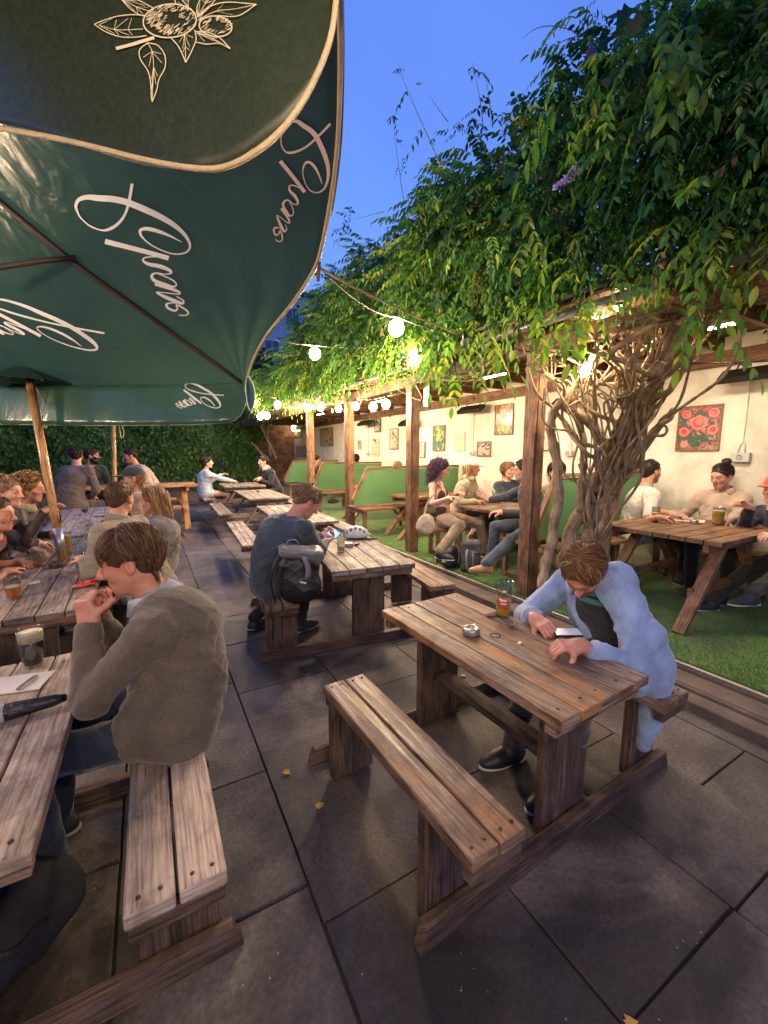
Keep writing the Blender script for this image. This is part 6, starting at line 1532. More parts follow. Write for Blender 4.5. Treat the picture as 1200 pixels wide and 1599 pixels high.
# --- man in the checked shirt
shirt_c = cloth('dark_blue_check', (.040, .060, .080), 'check', (.075, .10, .115), bs=.8, sc=2.0)
p3 = person('man in a dark checked shirt hunched over his phone at the middle table', (.80, 3.22, zs), D(480, 784, 3.28), 5, 38, 18, {-1: (1.30, 3.46, .80), 1: (1.28, 3.30, .78)}, {-1: (1.05, 3.35, .09), 1: (.72, 3.60, .09)},
            shirt_c, blackc, HR(HS, (.20, .12, .06), len=.035, n=500, wd=.0055, side=.3, fringe=1.0, lift=.008, vol=1.1), SKR, 1.04, h=.008, hs=.005, hunch=.15, bulk=1.12, topname='shirt', hem=.15, tail=[(-.11, .22, .06), (.10, .2, .06)], sleeve=1, amp=.009, zseat=0, trouser_r=1.05,
            hand_spec={-1: dict(d=(.7, -.2, .35), pn=(0, -.6, .6), curl=(40, 50, 30)), 1: dict(d=(.7, .3, .2), pn=(0, .5, .8), curl=(35, 45, 30))})
# --- people round the long table on the left
olive = cloth('olive_knit', (.30, .25, .165), 'hstripe', (.20, .16, .11)); cardi = cloth('grey_cardigan', (.17, .16, .155)); navy = cloth('navy_jacket', (.022, .026, .042)); redc = cloth('maroon_tee', (.20, .030, .035)); brownj = cloth('brown_leather_jacket', (.050, .028, .024), rough=.45)
person('man with cropped hair and a beige jacket, back turned, behind the brown jumper', (-.04, 3.42, zs), D(188, 779, 3.12), 60, 6, 140, {-1: (-.45, 3.6, .78), 1: (-.42, 3.75, .76)}, None, olive, charc, HR(HB, (.09, .055, .03), len=.014, n=260, wd=.004, vol=.55, neck=0), SK, 1.0, h=.009, hs=.006, hunch=.10, topname='jacket', zseat=0, collar=(olive, .064, .05))
person('woman with long fair hair and a grey cardigan seen from behind', (.02, 4.28, zs), D(238, 782, 3.85), 165, 4, 165, None, None, cardi, charc, HR(HLB, (.24, .125, .05), len=.42, n=520, wd=.008, side=.5, fringe=-.2, lift=.006, vol=1.2, wave=.12), SK, .98, h=.009, hs=.006, hunch=.09, fem=1, topname='cardigan', zseat=0)
CAPG = cloth('charcoal_cap_cloth', (.045, .045, .055), fine=700)
person('woman in a dark baseball cap at the long table', (-.02, 5.25, zs), D(207, 747, 4.6), 186, 4, 170, None, None, cloth('tan_top', (.3, .2, .12)), jeans, HR(HLB, (.24, .125, .05), len=.26, n=260, wd=.008, vol=1.0, cap=1, capmat=CAPG), SK, 1.0, h=.01, fem=1, zseat=0)
person('person with brown curls and a brown leather jacket behind the parasol pole', (-1.32, 4.75, zs), D(46, 763, 3.62), 350, 6, 0, {-1: (-.85, 4.9, .78), 1: D(68, 800, 3.45)}, None, brownj, jeans, HR(HLB, (.17, .095, .045), len=.20, n=560, wd=.009, side=.8, fringe=.1, lift=.012, vol=1.7, wave=1.3, wf=90), SK, 1.0, h=.009, hs=.006, hunch=.06, topname='jacket', zseat=0, collar=(cloth('cream_fleece', (.4, .33, .22)), .075, .05))
person('fair haired man in a navy jacket smiling at the left edge', (-1.34, 4.28, zs), D(10, 769, 3.2), 338, 4, 352, {1: Zp(78, 855, .70), -1: (-.9, 4.4, .74)}, None, navy, jeans, HR(HS, (.26, .15, .07), len=.07, n=420, wd=.0065, side=.5, fringe=.8, lift=.008, vol=1.2), SKP, 1.0, h=.009, hs=.006, hunch=.05, topname='jacket', zseat=0)
person('man in a maroon t-shirt with forearms on the table at the left edge', (-1.30, 3.62, zs), D(-6, 803, 2.85), 346, 5, 0, {1: Zp(8, 893, .70), -1: Zp(30, 878, .71)}, None, redc, jeans, HR(HB, (.08, .045, .025), len=.03, n=300, wd=.005, vol=.9), SKR, 1.0, h=.009, hs=.006, sleeve=.30, zseat=0, hunch=.05,
       hand_spec={1: dict(d=(.5, .8, 0), pn=(0, 0, -1)), -1: dict(d=(.6, -.7, 0), pn=(0, 0, -1))})
# --- three men by the ivy
taupe = cloth('taupe_sweater', (.135, .10, .085)); cream_sh = cloth('cream_shirt', (.42, .36, .27)); dkolive = cloth('dark_shirt', (.05, .05, .04))
K3 = 1.22
person('man in a taupe sweater, back to the camera, at the table by the ivy', (-1.22, 8.86, .62), D(118, 712, 7.35), 100, 12, 62, None, None, taupe, charc, HR(HD, (.03, .02, .015), len=.05, n=240, wd=.009, vol=1.1), SK, K3, h=.014, hs=.010, hunch=.10, zseat=0, bulk=1.05)
person('bearded man facing right at the table by the ivy', (-1.10, 10.55, .62), D(144, 712, 8.5), 348, 2, 290, None, None, dkolive, charc, HR(HD, (.02, .014, .011), len=.05, n=240, wd=.009, vol=1.1), SKT, K3, h=.014, hs=.009, beard=1, zseat=0)
person('man in a cream shirt leaning on the table by the ivy', (.10, 10.35, .62), D(203, 712, 8.5), 188, 12, 205, {1: (-.35, 9.9, .98), -1: (-.30, 9.7, .98)}, None, cream_sh, charc, HR(HD, (.03, .02, .015), len=.025, n=200, wd=.008, vol=.8, line=.07), SKT, K3, h=.014, hs=.009, zseat=0)
# --- the far couple
sky = cloth('pale_blue_top', (.42, .50, .60)); blk = cloth('black_hoodie', (.018, .018, .022)); greyh = cloth('grey_hood', (.36, .34, .34))
K4 = 1.12
person('woman in a pale blue top and black shorts at the farthest table', (1.12, 10.55, .60), D(324, 722, 9.7), 352, 0, 5, {-1: (1.55, 10.9, 1.0), 1: (1.75, 10.5, .86)}, None, sky, blackc, HR(HD, (.022, .014, .011), len=.16, n=260, wd=.010, vol=1.2, tail=1), SKP, K4, h=.012, hs=.009, fem=1, zseat=0, skirt=True, hunch=.04)
person('man in a black hoodie with a grey hood at the farthest table', (2.74, 10.45, .60), D(411, 721, 10.3), 190, 2, 200, {1: (2.4, 10.4, .9), -1: (2.35, 10.3, .88)}, None, blk, charc, HR(HD, (.04, .025, .018), len=.04, n=260, wd=.009, vol=1.2), SKP, K4, h=.012, hs=.009, zseat=0, collar=(greyh, .085, .07), topname='hoodie')
person('young man in a dark t-shirt seated behind the far post', (4.15, 11.3, .72), D(495, 719, 11.4), 318, 10, 320, None, None, cloth('dark_print_tee', (.03, .032, .045)), khaki, HR(HD, (.022, .014, .011), len=.04, n=200, wd=.010), SK, 1.05, h=.013, hs=.009, sleeve=.3, zseat=STEP)
person('dark haired person seen from behind over the far green booth', (4.85, 10.15, .72), D(556, 717, 11.0), 80, 0, 90, None, None, redc, charc, HR(HD, (.03, .02, .016), len=.04, n=200, wd=.010), SK, 1.05, h=.013, hs=.010, zseat=STEP)
person('brown haired person whose head shows just above the green booth', (4.98, 7.3, .64), D(620, 729, 9.2), 90, 0, 90, None, None, taupe, charc, HR(HLB, (.13, .06, .03), len=.16, n=200, wd=.011, vol=1.3), SK, 1.0, h=.013, hs=.010, zseat=STEP, fem=1)
# --- the four friends under the pergola
zp = STEP+.45+.095
brn = cloth('brown_halter', (.060, .030, .024)); vest = cloth('cream_fleece_vest', (.52, .42, .27), bs=1.2); nvy = cloth('navy_blouse', (.030, .038, .060)); overs = cloth('slate_overshirt', (.060, .060, .078)); 
q18 = person('woman with long dark curls, a brown halter top and khaki trousers', (3.42, 4.38, zp), D(688, 733, 5.42), 322, 14, 305, {1: D(701, 778, 5.0), -1: D(712, 772, 5.25)}, {1: D(688, 862, 4.95), -1: (3.95, 4.15, .2)}, brn, khaki,
       HR(HP_, (.055, .022, .045), len=.30, n=520, wd=.0085, side=.8, fringe=.1, lift=.010, vol=1.5, wave=.9, wf=80), SKP, 1.0, h=.0095, hs=.006, fem=1, bare=True, zseat=STEP, hunch=.0, shoe=(.02, .02, .02), sole=(.6, .6, .6), trouser_r=1.15)
# halter top over her body
b_ = q18; s = SDF(b_['pelvis']-.45, b_['neckb']+.3, .0075)
s.ell(b_['chest']+b_['s2']*.0, V3(.148, .098, .115), b_['Mc'], .03); s.ell(b_['waist'], V3(.124, .095, .11), b_['Mc'], .05)
for q in (-1, 1): s.ell(b_['chest']+b_['R']*q*.062+b_['Fc']*.062-b_['s2']*.01, V3(.060, .058, .060), b_['Mc'], .03)
s.ell(b_['chest']+b_['Fc']*.12+b_['s2']*.085, V3(.045, .09, .10), b_['Mc'], .01, 's'); s.box(b_['chest']+b_['s2']*.20, (.3, .3, .115), b_['Mc'], .01, .01, 's')
sdf_obj('halter_top', s, brn, b_['body'], b_['org'])
g = MB()
for q in (-1, 1): g.tube(catmull([b_['chest']+b_['R']*q*.075+b_['Fc']*.095+b_['s2']*.06, b_['chest']+b_['R']*q*.075+b_['Fc']*.06+b_['s2']*.12, b_['neckb']+b_['R']*q*.055-b_['s2']*.01, b_['neckb']-b_['Fc']*.06], 5), .012, 8, True, .4)
o = g.build('halter_strap', brn, b_['body'], origin=b_['org']); o.location = (0, 0, 0)
WCAP = cloth('white_cap_cloth', (.78, .70, .58), fine=700)
person('woman in a white baseball cap with long blond hair', (4.12, 4.95, zp), D(738, 731, 6.05), 338, 4, 300, {1: (4.0, 4.45, .86), -1: (4.35, 4.45, .86)}, None, vest, charc, HR(HBL, (.42, .26, .10), len=.40, n=420, wd=.009, side=.7, lift=.006, vol=1.0, wave=.15, cap=1, capmat=WCAP), SKR, 1.03, h=.0095, hs=.006, fem=1, zseat=STEP, hunch=.02, topname='vest', collar=(vest, .07, .06))
person('smiling woman with a fair bob and a navy blouse', (4.95, 4.70, zp), D(795, 735, 6.45), 268, -2, 255, {1: (4.7, 4.3, .87), -1: (4.9, 4.25, .87)}, None, nvy, charc, HR(HLB, (.26, .15, .07), len=.15, n=360, wd=.008, side=.8, fringe=.9, flen=.07, lift=.010, vol=1.35, wave=.3), SKP, 1.02, h=.0095, hs=.006, fem=1, zseat=STEP, hunch=.02, lips=(1.1, .5, .5))
person('man in a slate overshirt and jeans gesturing with one hand, beside the near post', (4.02, 3.45, zp), D(817, 735, 5.05), 150, 2, 140, {1: D(757, 783, 5.05), -1: D(785, 800, 4.8)}, {1: (3.62, 3.72, .2), -1: D(748, 893, 4.45)}, overs, jeans2,
       HR(HD, (.02, .014, .011), len=.045, n=320, wd=.007, vol=1.25, wave=.6), SKP, 1.06, h=.0095, hs=.006, zseat=STEP, hunch=.06, shoe=(.42, .24, .09), sole=(.30, .2, .1), topname='overshirt', trouser_r=1.1,
       hand_spec={1: dict(d=(-.6, .4, .7), pn=(-.3, .6, .5), curl=(15, 15, 10), spread=16)}, knees={-1: V3(-.7, .2, .7), 1: V3(-.6, .3, .6)})
person('dark haired woman glimpsed behind the vine stems', (4.62, 3.28, zp), D(870, 737, 5.35), 225, 2, 262, None, None, cloth('beige_knit', (.42, .34, .24)), charc, HR(HD, (.02, .014, .011), len=.24, n=300, wd=.008, vol=1.2, side=.7), SKP, 1.02, h=.010, hs=.006, fem=1, zseat=STEP)
# --- the three at the near pergola table
white_t = cloth('white_tee', (.66, .62, .53)); beige = cloth('pink_beige_shirt', (.52, .38, .29)); navy2 = cloth('dark_navy_jacket', (.020, .024, .038))
person('man in a white t-shirt with short dark hair, in profile beside the vine', (4.72, 2.62, zp), D(1017, 737, 4.5), 345, 4, 318, {1: D(1030, 808, 4.0), -1: D(1052, 804, 4.25)}, None, white_t, charc, HR(HD, (.035, .022, .016), len=.016, n=300, wd=.004, vol=.55), SK, 1.04, h=.009, hs=.0055, sleeve=.34, zseat=STEP, hunch=.03, beard=.45, bulk=1.05,
       hand_spec={1: dict(d=(.9, -.3, .0), pn=(0, 0, -1))})
person('woman with her dark hair in a bun and a pink beige shirt', (5.10, 2.02, zp), D(1127, 744, 4.28), 170, 14, 200, {1: (4.85, 2.35, .90), -1: (4.75, 1.80, .90)}, None, beige, blackc, HR(HD, (.022, .014, .011), len=.06, n=520, wd=.006, bun=1, fringe=-1.2, comb=(0, -1, .1), vol=.9, line=.066, flen=.09), SK, 1.02, h=.009, hs=.0055, fem=1, zseat=STEP, hunch=.02, collar=(beige, .066, .045))
REDCAP = cloth('red_cap_cloth', (.50, .075, .03), fine=700)
person('man in a red cap and dark jacket half out of frame on the right', (5.02, 1.28, zp), D(1212, 765, 3.75), 172, 2, 150, {1: D(1172, 792, 3.7), -1: D(1190, 850, 3.2)}, {-1: D(1165, 935, 3.3), 1: (4.4, 1.7, .2)}, navy2, charc, HR(HB, (.08, .05, .03), len=.03, n=200, cap=1, capmat=REDCAP), SKP, 1.05, h=.010, hs=.0055, zseat=STEP, hunch=.05, shoe=(.04, .04, .04), sole=(.6, .58, .5), topname='jacket',
       hand_spec={1: dict(d=(-.4, .5, .5), pn=(-.5, .3, -.4), curl=(50, 60, 40)), -1: dict(d=(-.8, .2, .1), pn=(.1, .2, -1), curl=(30, 40, 30))})
# ================================================================== glasses, phones, bags and small things
m, n, l, p = nodes('clear_glass'); n.clear()
gl = n.new('ShaderNodeBsdfGlossy'); gl.inputs['Roughness'].default_value = .03; tp = n.new('ShaderNodeBsdfTransparent'); tp.inputs[0].default_value = (.86, .89, .87, 1)
fr = n.new('ShaderNodeLayerWeight'); fr.inputs[0].default_value = .25; pw = n.new('ShaderNodeMath'); pw.operation = 'POWER'; pw.inputs[1].default_value = 1.6; l.new(fr.outputs['Facing'], pw.inputs[0]); ad = n.new('ShaderNodeMath'); ad.operation = 'MULTIPLY_ADD'; ad.inputs[1].default_value = .5; ad.inputs[2].default_value = .08; l.new(pw.outputs[0], ad.inputs[0])
ms = n.new('ShaderNodeMixShader'); l.new(ad.outputs[0], ms.inputs[0]); l.new(tp.outputs[0], ms.inputs[1]); l.new(gl.outputs[0], ms.inputs[2])
oo = n.new('ShaderNodeOutputMaterial'); l.new(ms.outputs[0], oo.inputs[0]); mat_glass = m
def liquid(name, c, tr=.40):
    m, n, l, p = nodes(name); p.inputs['Base Color'].default_value = (*c, 1); p.inputs['Roughness'].default_value = .08; p.inputs['Transmission Weight'].default_value = tr; p.inputs['IOR'].default_value = 1.12; return m
lager = liquid('lager', (.95, .55, .06)); amber = liquid('amber_ale', (.75, .20, .02)); amber_b = simple('bright_lager', (.90, .40, .03), .1, trans=.45, ior=1.1, var=.03); stout = simple('stout', (.010, .006, .004), .12); foam = simple('beer_foam', (.72, .60, .42), .8, bump=.3, bscale=300, var=.05); wine = simple('red_wine', (.10, .006, .008), .08); water = liquid('water', (.95, .97, .97), .95); cider = liquid('pale_cider', (.9, .72, .25))
GG = 'glasses on the tables'
def glass(pos, label, liq, fill=.5, h=.15, r0=.033, r1=.044, head=0.0, tulip=0, handle=False, mark=None, group=GG):
    t = empty('beer_glass', pos, label=label, cat='glass', group=group)
    rf = lambda u: (r0+(r1-r0)*u)*(1+tulip*math.sin(u*math.pi*.9)) 
    outer = [(.0005, .0), (r0, .0)]+[(rf(u), .006+h*u) for u in np.linspace(0, 1, 12)]; inner = [(rf(u)-.0022, .014+(h-.008)*u) for u in np.linspace(1, 0, 10)]+[(.0005, .013)]
    g = MB(); g.lathe(outer+inner, n=28); g.build('vessel', mat_glass, t)
    if fill:
        zf = .0145+(h-.01)*fill; g = MB(); us = np.linspace(0, 1, 10)
        P_ = [(.0005, .0145)]+[(rf((u*(zf-.0145)+.008)/h)-.0026, .0145+u*(zf-.0145)) for u in us]+[(.0005, zf)]; g.lathe(P_, n=28); g.build('drink', liq, t)
        if head: g = MB(); P_ = [(.0005, zf)]+[(rf((zf-.006+u*head)/h)-.0025, zf+.0004+u*head) for u in (0, .5, 1)]+[(.0005, zf+head+.001)]; g.lathe(P_, n=28); g.build('foam', foam, t)
    if handle:
        g = MB(); a = handle if not isinstance(handle, bool) else 0; d = V3(math.cos(a), math.sin(a), 0); g.tube(catmull([d*r1*.97+V3(0, 0, h*.88), d*(r1+.032)+V3(0, 0, h*.84), d*(r1+.036)+V3(0, 0, h*.5), d*(r1+.02)+V3(0, 0, h*.25), d*r0*1.05+V3(0, 0, h*.2)], 5), .0065, 8); g.build('handle', mat_glass, t)
    if mark: mark(t, rf, h)
    return t
def arc_patch(g, rf, h, a0, a1, u0, u1, e=.0008):
    g.grid([[V3((rf(u)+e)*math.cos(a), (rf(u)+e)*math.sin(a), .006+h*u) for a in np.linspace(a0, a1, 8)] for u in np.linspace(u0, u1, 4)])
toCam = lambda pos: math.atan2(-pos[1], -pos[0])
mk_red = simple('red_label', (.62, .05, .04), .4); mk_w = simple('white_label', (.75, .72, .66), .4); mk_gold = simple('gold_mark', (.42, .27, .08), .4)
def mark_red(pos):
    a = toCam(pos)
    def f(t, rf, h):
        g = MB(); arc_patch(g, rf, h, a-.75, a+.75, .34, .46); g.build('red_band', mk_red, t)
        g = MB(); arc_patch(g, rf, h, a-.45, a+.45, .47, .52); arc_patch(g, rf, h, a-.35, a+.35, .38, .42, .0014); g.build('white_band', mk_w, t)
        g = MB(); arc_patch(g, rf, h, a-.12, a+.12, .74, .80); arc_patch(g, rf, h, a+.18, a+.26, .74, .80); g.build('crown_mark', mk_w, t)
    return f
def mark_harp(pos):
    a = toCam(pos)
    def f(t, rf, h):
        g = MB()
        pts = lambda L: [V3((rf(u)+.0014)*math.cos(a+x), (rf(u)+.0014)*math.sin(a+x), .006+h*u) for x, u in L]
        g.tube(pts([(-.22, .80), (-.12, .72), (.0, .66), (.08, .70), (.10, .80)]), .0012, 5); g.tube(pts([(-.22, .80), (-.14, .83), (-.04, .79), (.04, .82), (.10, .80)]), .0011, 5)
        for x in (-.14, -.08, -.02, .04): g.tube(pts([(x, .80), (x+.01, .71)]), .0005, 4)
        g.build('harp_mark', mk_gold, t)
    return f
def mark_ring(pos):
    a = toCam(pos)
    def f(t, rf, h):
        g = MB()
        for rr in (.30, .17): g.tube([V3((rf(.55+rr*.55*math.sin(k))+.001)*math.cos(a+rr*math.cos(k)*1.6), (rf(.55)+.001)*math.sin(a+rr*math.cos(k)*1.6), .006+h*(.58+rr*.6*math.sin(k))) for k in np.linspace(0, 6.283, 20)], .0012, 5)
        g.build('ring_mark', simple('brown_mark', (.22, .09, .03), .4), t)
    return f
zt = .673
q = Zp(786, 962, zt); glass(q, 'half drunk pint with a red label on the front table', amber_b, .44, .190, .035, .048, 0, .0, mark=mark_red(q))
q = Zp(53, 1040, zt); glass(q, 'full pint of stout with a creamy head at the left edge', stout, .66, .155, .032, .044, .038, .10, mark=mark_harp(q))
q = Zp(22, 935, zt); glass(q, 'tulip half pint of amber ale on the long table', amber, .52, .125, .030, .038, .004, .12)
q = Zp(62, 885, zt); glass(q, 'nearly empty ale glass beside the parasol pole', amber, .18, .115, .034, .043)
q = Zp(104, 866, zt); glass(q, 'tall mug of lager behind the parasol pole', lager, .80, .19, .042, .048, .012, .0, handle=2.6)
q = Zp(126, 888, zt); glass(q, 'clear tumbler of water with a lemon slice', water, .62, .125, .030, .036)
g = MB(); g.lathe([(.0005, .085), (.020, .085), (.020, .090), (.0005, .090)], tuple(q), 16, None); o = g.build('lemon_slice', simple('lemon', (.80, .55, .06), .4)); tag(o, 'yellow lemon slice floating in the water tumbler', 'lemon slice')
q = Zp(142, 833, zt); glass(q, 'short glass of pale cider beyond the water tumbler', cider, .4, .10, .033, .040)
q = Zp(134, 812, zt)
t = empty('wine_glass', q, label='red wine glass standing on the long table', cat='glass', group=GG)
g = MB(); g.lathe([(.0005, 0), (.034, 0), (.034, .002), (.004, .006), (.0035, .085), (.012, .092), (.030, .110), (.040, .135), (.038, .175), (.0365, .175), (.0385, .135), (.029, .112), (.011, .095), (.0005, .093)], n=26); g.build('vessel', mat_glass, t)
g = MB(); g.lathe([(.0005, .096), (.011, .098), (.028, .114), (.037, .132), (.0378, .146), (.0005, .146)], n=26); g.build('drink', wine, t)
q = Zp(533, 862, zt); glass(q, 'tall curved pint glass, nearly empty, beside the helmet', cider, .20, .20, .036, .044, 0, -.10)
TZ = STEP+.753
for (x, y, z, lb, lq, fl, h_, r0, r1, kw) in [(603+515-1118+1024, 812, TZ, 'amber pint in front of the white t-shirt man', amber, .45, .13, .030, .040, {}), (1098, 806, TZ, 'short pale beer behind the mug on the pergola table', lager, .6, .10, .034, .040, {}), ]:
    q = Zp(x, y, z); glass(q, lb, lq, fl, h_, r0, r1, .006)
q = Zp(1121, 820, TZ); glass(q, 'big handled beer mug with a ring mark on the pergola table', lager, .74, .165, .045, .049, .010, 0, handle=-.5, mark=mark_ring(q))
TS = STEP+.701
for (x, y, lb, lq, fl, h_) in [(727, 783, 'empty clear tumbler at the left of the crowded pergola table', water, .1, .09), (752, 786, 'short amber beer on the crowded pergola table', lager, .5, .085), (765, 766, 'half pint mug at the back of the crowded table', lager, .15, .12), (772, 777, 'clear jug glass at the middle of the crowded table', water, .25, .11), (741, 779, 'wide pale glass on the crowded table', water, .5, .08), (786, 780, 'low tumbler before the smiling woman', water, .3, .08)]:
    glass(Zp(x, y, TS), lb, lq, fl, h_, .032, .04)
q = Zp(383, 753, .771*1.0+.0); glass(q, 'small tumbler on the farthest table', water, .3, .11, .034, .042)
# ashtrays
def ashtray(pos, label, mat=None, r=.042, h=.034):
    t = empty('ashtray', pos, label=label, cat='ashtray', group='metal ashtrays'); mat = mat or mat_steel; R9 = r
    g = MB(); g.lathe([(.0005, 0), (r, 0), (r*1.05, h*.3), (r*.98, h*.5), (r*1.05, h*.72), (r*.9, h), (r*.55, h*1.02), (r*.5, h*.85), (r*.5, h*.3), (.0005, h*.3)], n=30); g.build('bowl', mat, t)
    for k in range(3): g = MB(); a = k*2.09+.4; g.box((r*.74*math.cos(a), r*.74*math.sin(a), h*1.03), (.022, .010, .006), Matrix.Rotation(a, 3, 'Z')); g.build('cigarette_rest', mat, t)
    g = MB(); g.lathe([(.0005, h*.55), (r*.49, h*.55)], n=16); g.build('ash', simple('ash', (.05, .045, .04), .9), t)
mat_steel = simple('worn_steel', (.48, .45, .40), .3, metal=.9, bump=.2, bscale=90)
ashtray(Zp(736, 990, zt), 'round steel ashtray on the front table'); ashtray(Zp(545, 853, zt), 'small steel ashtray beside the helmet'); ashtray(Zp(404, 768, .705), 'small steel ashtray on the empty table near the far couple'); ashtray(Zp(1124-40, 817, TZ), 'steel ashtray on the pergola table before the woman with the bun', r=.038); ashtray(Zp(88, 886, zt), 'dark ashtray at the foot of the parasol pole', simple('dark_pot', (.05, .045, .04), .3, metal=.5), .045, .04)
# phones
def slab(pos, size, rz, label, mat, cat='phone', name='phone', tilt=0, screen=None, roll=0):
    t = empty(name, pos, label=label, cat=cat); M = Matrix.Rotation(rz, 3, 'Z') @ Matrix.Rotation(tilt, 3, 'X') @ Matrix.Rotation(roll, 3, 'Y')
    g = MB(); g.box((0, 0, 0), size, M); g.build('body', mat, t, bev=min(size)*.35)
    if screen: g = MB(); c_ = M @ Vector((0, 0, size[2]/2+.0006)); g.box(tuple(c_), (size[0]-.008, size[1]-.008, .0008), M); g.build('screen', screen, t)
    return t
ph_scr = simple('dim_phone_screen', (.30, .33, .40), .2, emis=(.62, .68, .85), es=.12); ph_scr2 = simple('lit_phone_screen', (.1, .3, .6), .2, emis=(.25, .55, 1.0), es=1.6)
slab(Zp(886, 988, .695), (.066, .13, .010), R(62), 'black phone with a pale screen beside the blue shirt man\'s hand', mat_black, screen=ph_scr, roll=R(-8))
slab(p3['wr'][1]*.5+p3['wr'][-1]*.5+V3(.10, 0, .045), (.075, .15, .009), R(10), 'phone with a bright blue screen held by the man in the checked shirt', mat_black, screen=ph_scr2, tilt=R(12), roll=R(-38))
slab(Zp(158, 806, zt), (.15, .08, .012), R(12), 'dark phone lying on the long table past the wine glass', mat_black)
slab(Zp(1058, 804, TZ+.006), (.075, .14, .012), R(60), 'black phone in front of the white t-shirt man', mat_black)
slab(Zp(1150, 816, TZ+.008), (.10, .18, .018), R(-50), 'dark wallet lying right of the beer mug', simple('dark_leather', (.05, .03, .02), .5), cat='wallet', name='wallet')
# crumpled foil, vape and paper bits on the front table
g = MB(); g.box((0, 0, .0), (.055, .02, .016), Matrix.Rotation(R(55), 3, 'Z')); o = g.build('lighter', simple('brown_plastic', (.12, .05, .03), .35), bev=.005); o.location = Zp(799, 975, zt+.009); tag(o, 'small brown lighter between the pint and the man\'s hand', 'lighter')
g = MB(); g.box((0, 0, 0), (.03, .014, .006), Matrix.Rotation(R(20), 3, 'Z')); o = g.build('filter_tip', simple('paper_white', (.7, .68, .62), .6), bev=.002); o.location = Zp(812, 1004, zt+.004); tag(o, 'tiny white filter lying on the front table', 'cigarette filter')
s = SDF(V3(-.06, -.06, -.02), V3(.06, .06, .03), .003); s.ell(V3(0, 0, .002), V3(.050, .026, .010), None, .01)
o = sdf_obj('dry_leaf', s, simple('dry_brown_leaf', (.16, .085, .045), .7, bump=.8, bscale=120), None, (0, 0, 0), disp=wrinkle(5, .006, 90)); o.location = Zp(770, 960, zt+.003); tag(o, 'crumpled brown leaf beside the pint on the front table', 'leaf')
# menu, umbrella, packet on the left tables
q = Zp(25, 1068, zt+.004); g = MB(); g.box((0, 0, 0), (.20, .14, .004), Matrix.Rotation(R(-12), 3, 'Z')); o = g.build('menu_card', simple('menu_paper', (.50, .47, .47), .5, var=.1), bev=.001); o.location = q; tag(o, 'pale laminated menu card on the near left table', 'menu')
g = MB(); M_ = Matrix.Rotation(R(65), 3, 'Z'); g.box((0, 0, 0), (.09, .016, .012), M_); o = g.build('bulldog_clip', mat_steel, bev=.003); o.location = Zp(43, 1066, zt+.012); tag(o, 'steel clip holding the corner of the menu', 'clip')
t = empty('folded_umbrella', Zp(60, 1100, zt+.028), R(4), label='black folded umbrella lying across the near left table', cat='umbrella')
g = MB(); g.tube([V3(-.34, .01, 0), V3(-.30, .01, 0), V3(-.2, .0, .002), V3(-.05, 0, .001), V3(.04, 0, 0), V3(.075, 0, 0)], [.012, .022, .030, .027, .020, .012], 14); o = g.build('canopy_folds', simple('black_nylon', (.010, .010, .013), .4, bump=.9, bscale=50), t)
g = MB(); g.tube([V3(.07, 0, 0), V3(.125, -.006, 0)], .011, 12); g.build('grip', mat_black, t); g = MB(); g.tube([V3(-.1, 0, 0), V3(-.085, 0, 0)], .0305, 14); g.build('strap', simple('grey_print', (.35, .33, .36), .5), t)
s = SDF(V3(-.1, -.08, -.03), V3(.1, .08, .06), .0045); s.ell(V3(-.02, 0, .008), V3(.055, .035, .018), None, .01); s.cone(V3(-.03, .02, .02), V3(.06, .035, .028), .012, .010, .01); s.cone(V3(-.05, -.01, .01), V3(.05, -.02, .018), .013, .011, .01); s.ell(V3(-.015, .0, .024), V3(.03, .02, .012), None, .006, 's')
o = sdf_obj('crisp_packet', s, simple('orange_red_foil', (.62, .07, .02), .28, bump=.6, bscale=70), None, (0, 0, 0), disp=wrinkle(8, .004, 60)); o.location = Zp(135, 915, zt+.004); tag(o, 'crumpled orange red packet on the long table in front of the jumper man\'s hand', 'packet')
g = MB(); g.box((0, 0, 0), (.06, .04, .014), Matrix.Rotation(R(15), 3, 'Z')); o = g.build('tobacco_pouch', simple('pouch_print', (.55, .42, .40), .5, var=.4, bscale=200), bev=.004); o.location = Zp(54, 910, zt+.008); tag(o, 'small pale packet on the long table by the amber ale', 'packet')
g = MB(); g.box((0, 0, 0), (.22, .30, .004), Matrix.Rotation(R(20), 3, 'Z')); g.box((.05, .02, .007), (.15, .12, .008), Matrix.Rotation(R(35), 3, 'Z')); o = g.build('paper_plate', simple('napkin_paper', (.62, .58, .5), .6), bev=.001); o.location = Zp(1072, 812, TZ+.003); tag(o, 'white papers and card on the pergola table', 'papers')
g = MB(); g.box((0, 0, 0), (.16, .10, .022), Matrix.Rotation(R(10), 3, 'Z')); o = g.build('book', simple('plum_book', (.10, .035, .045), .5), bev=.003); o.location = Zp(742, 784, TS+.012); tag(o, 'dark red wallet between the glasses on the crowded pergola table', 'wallet')
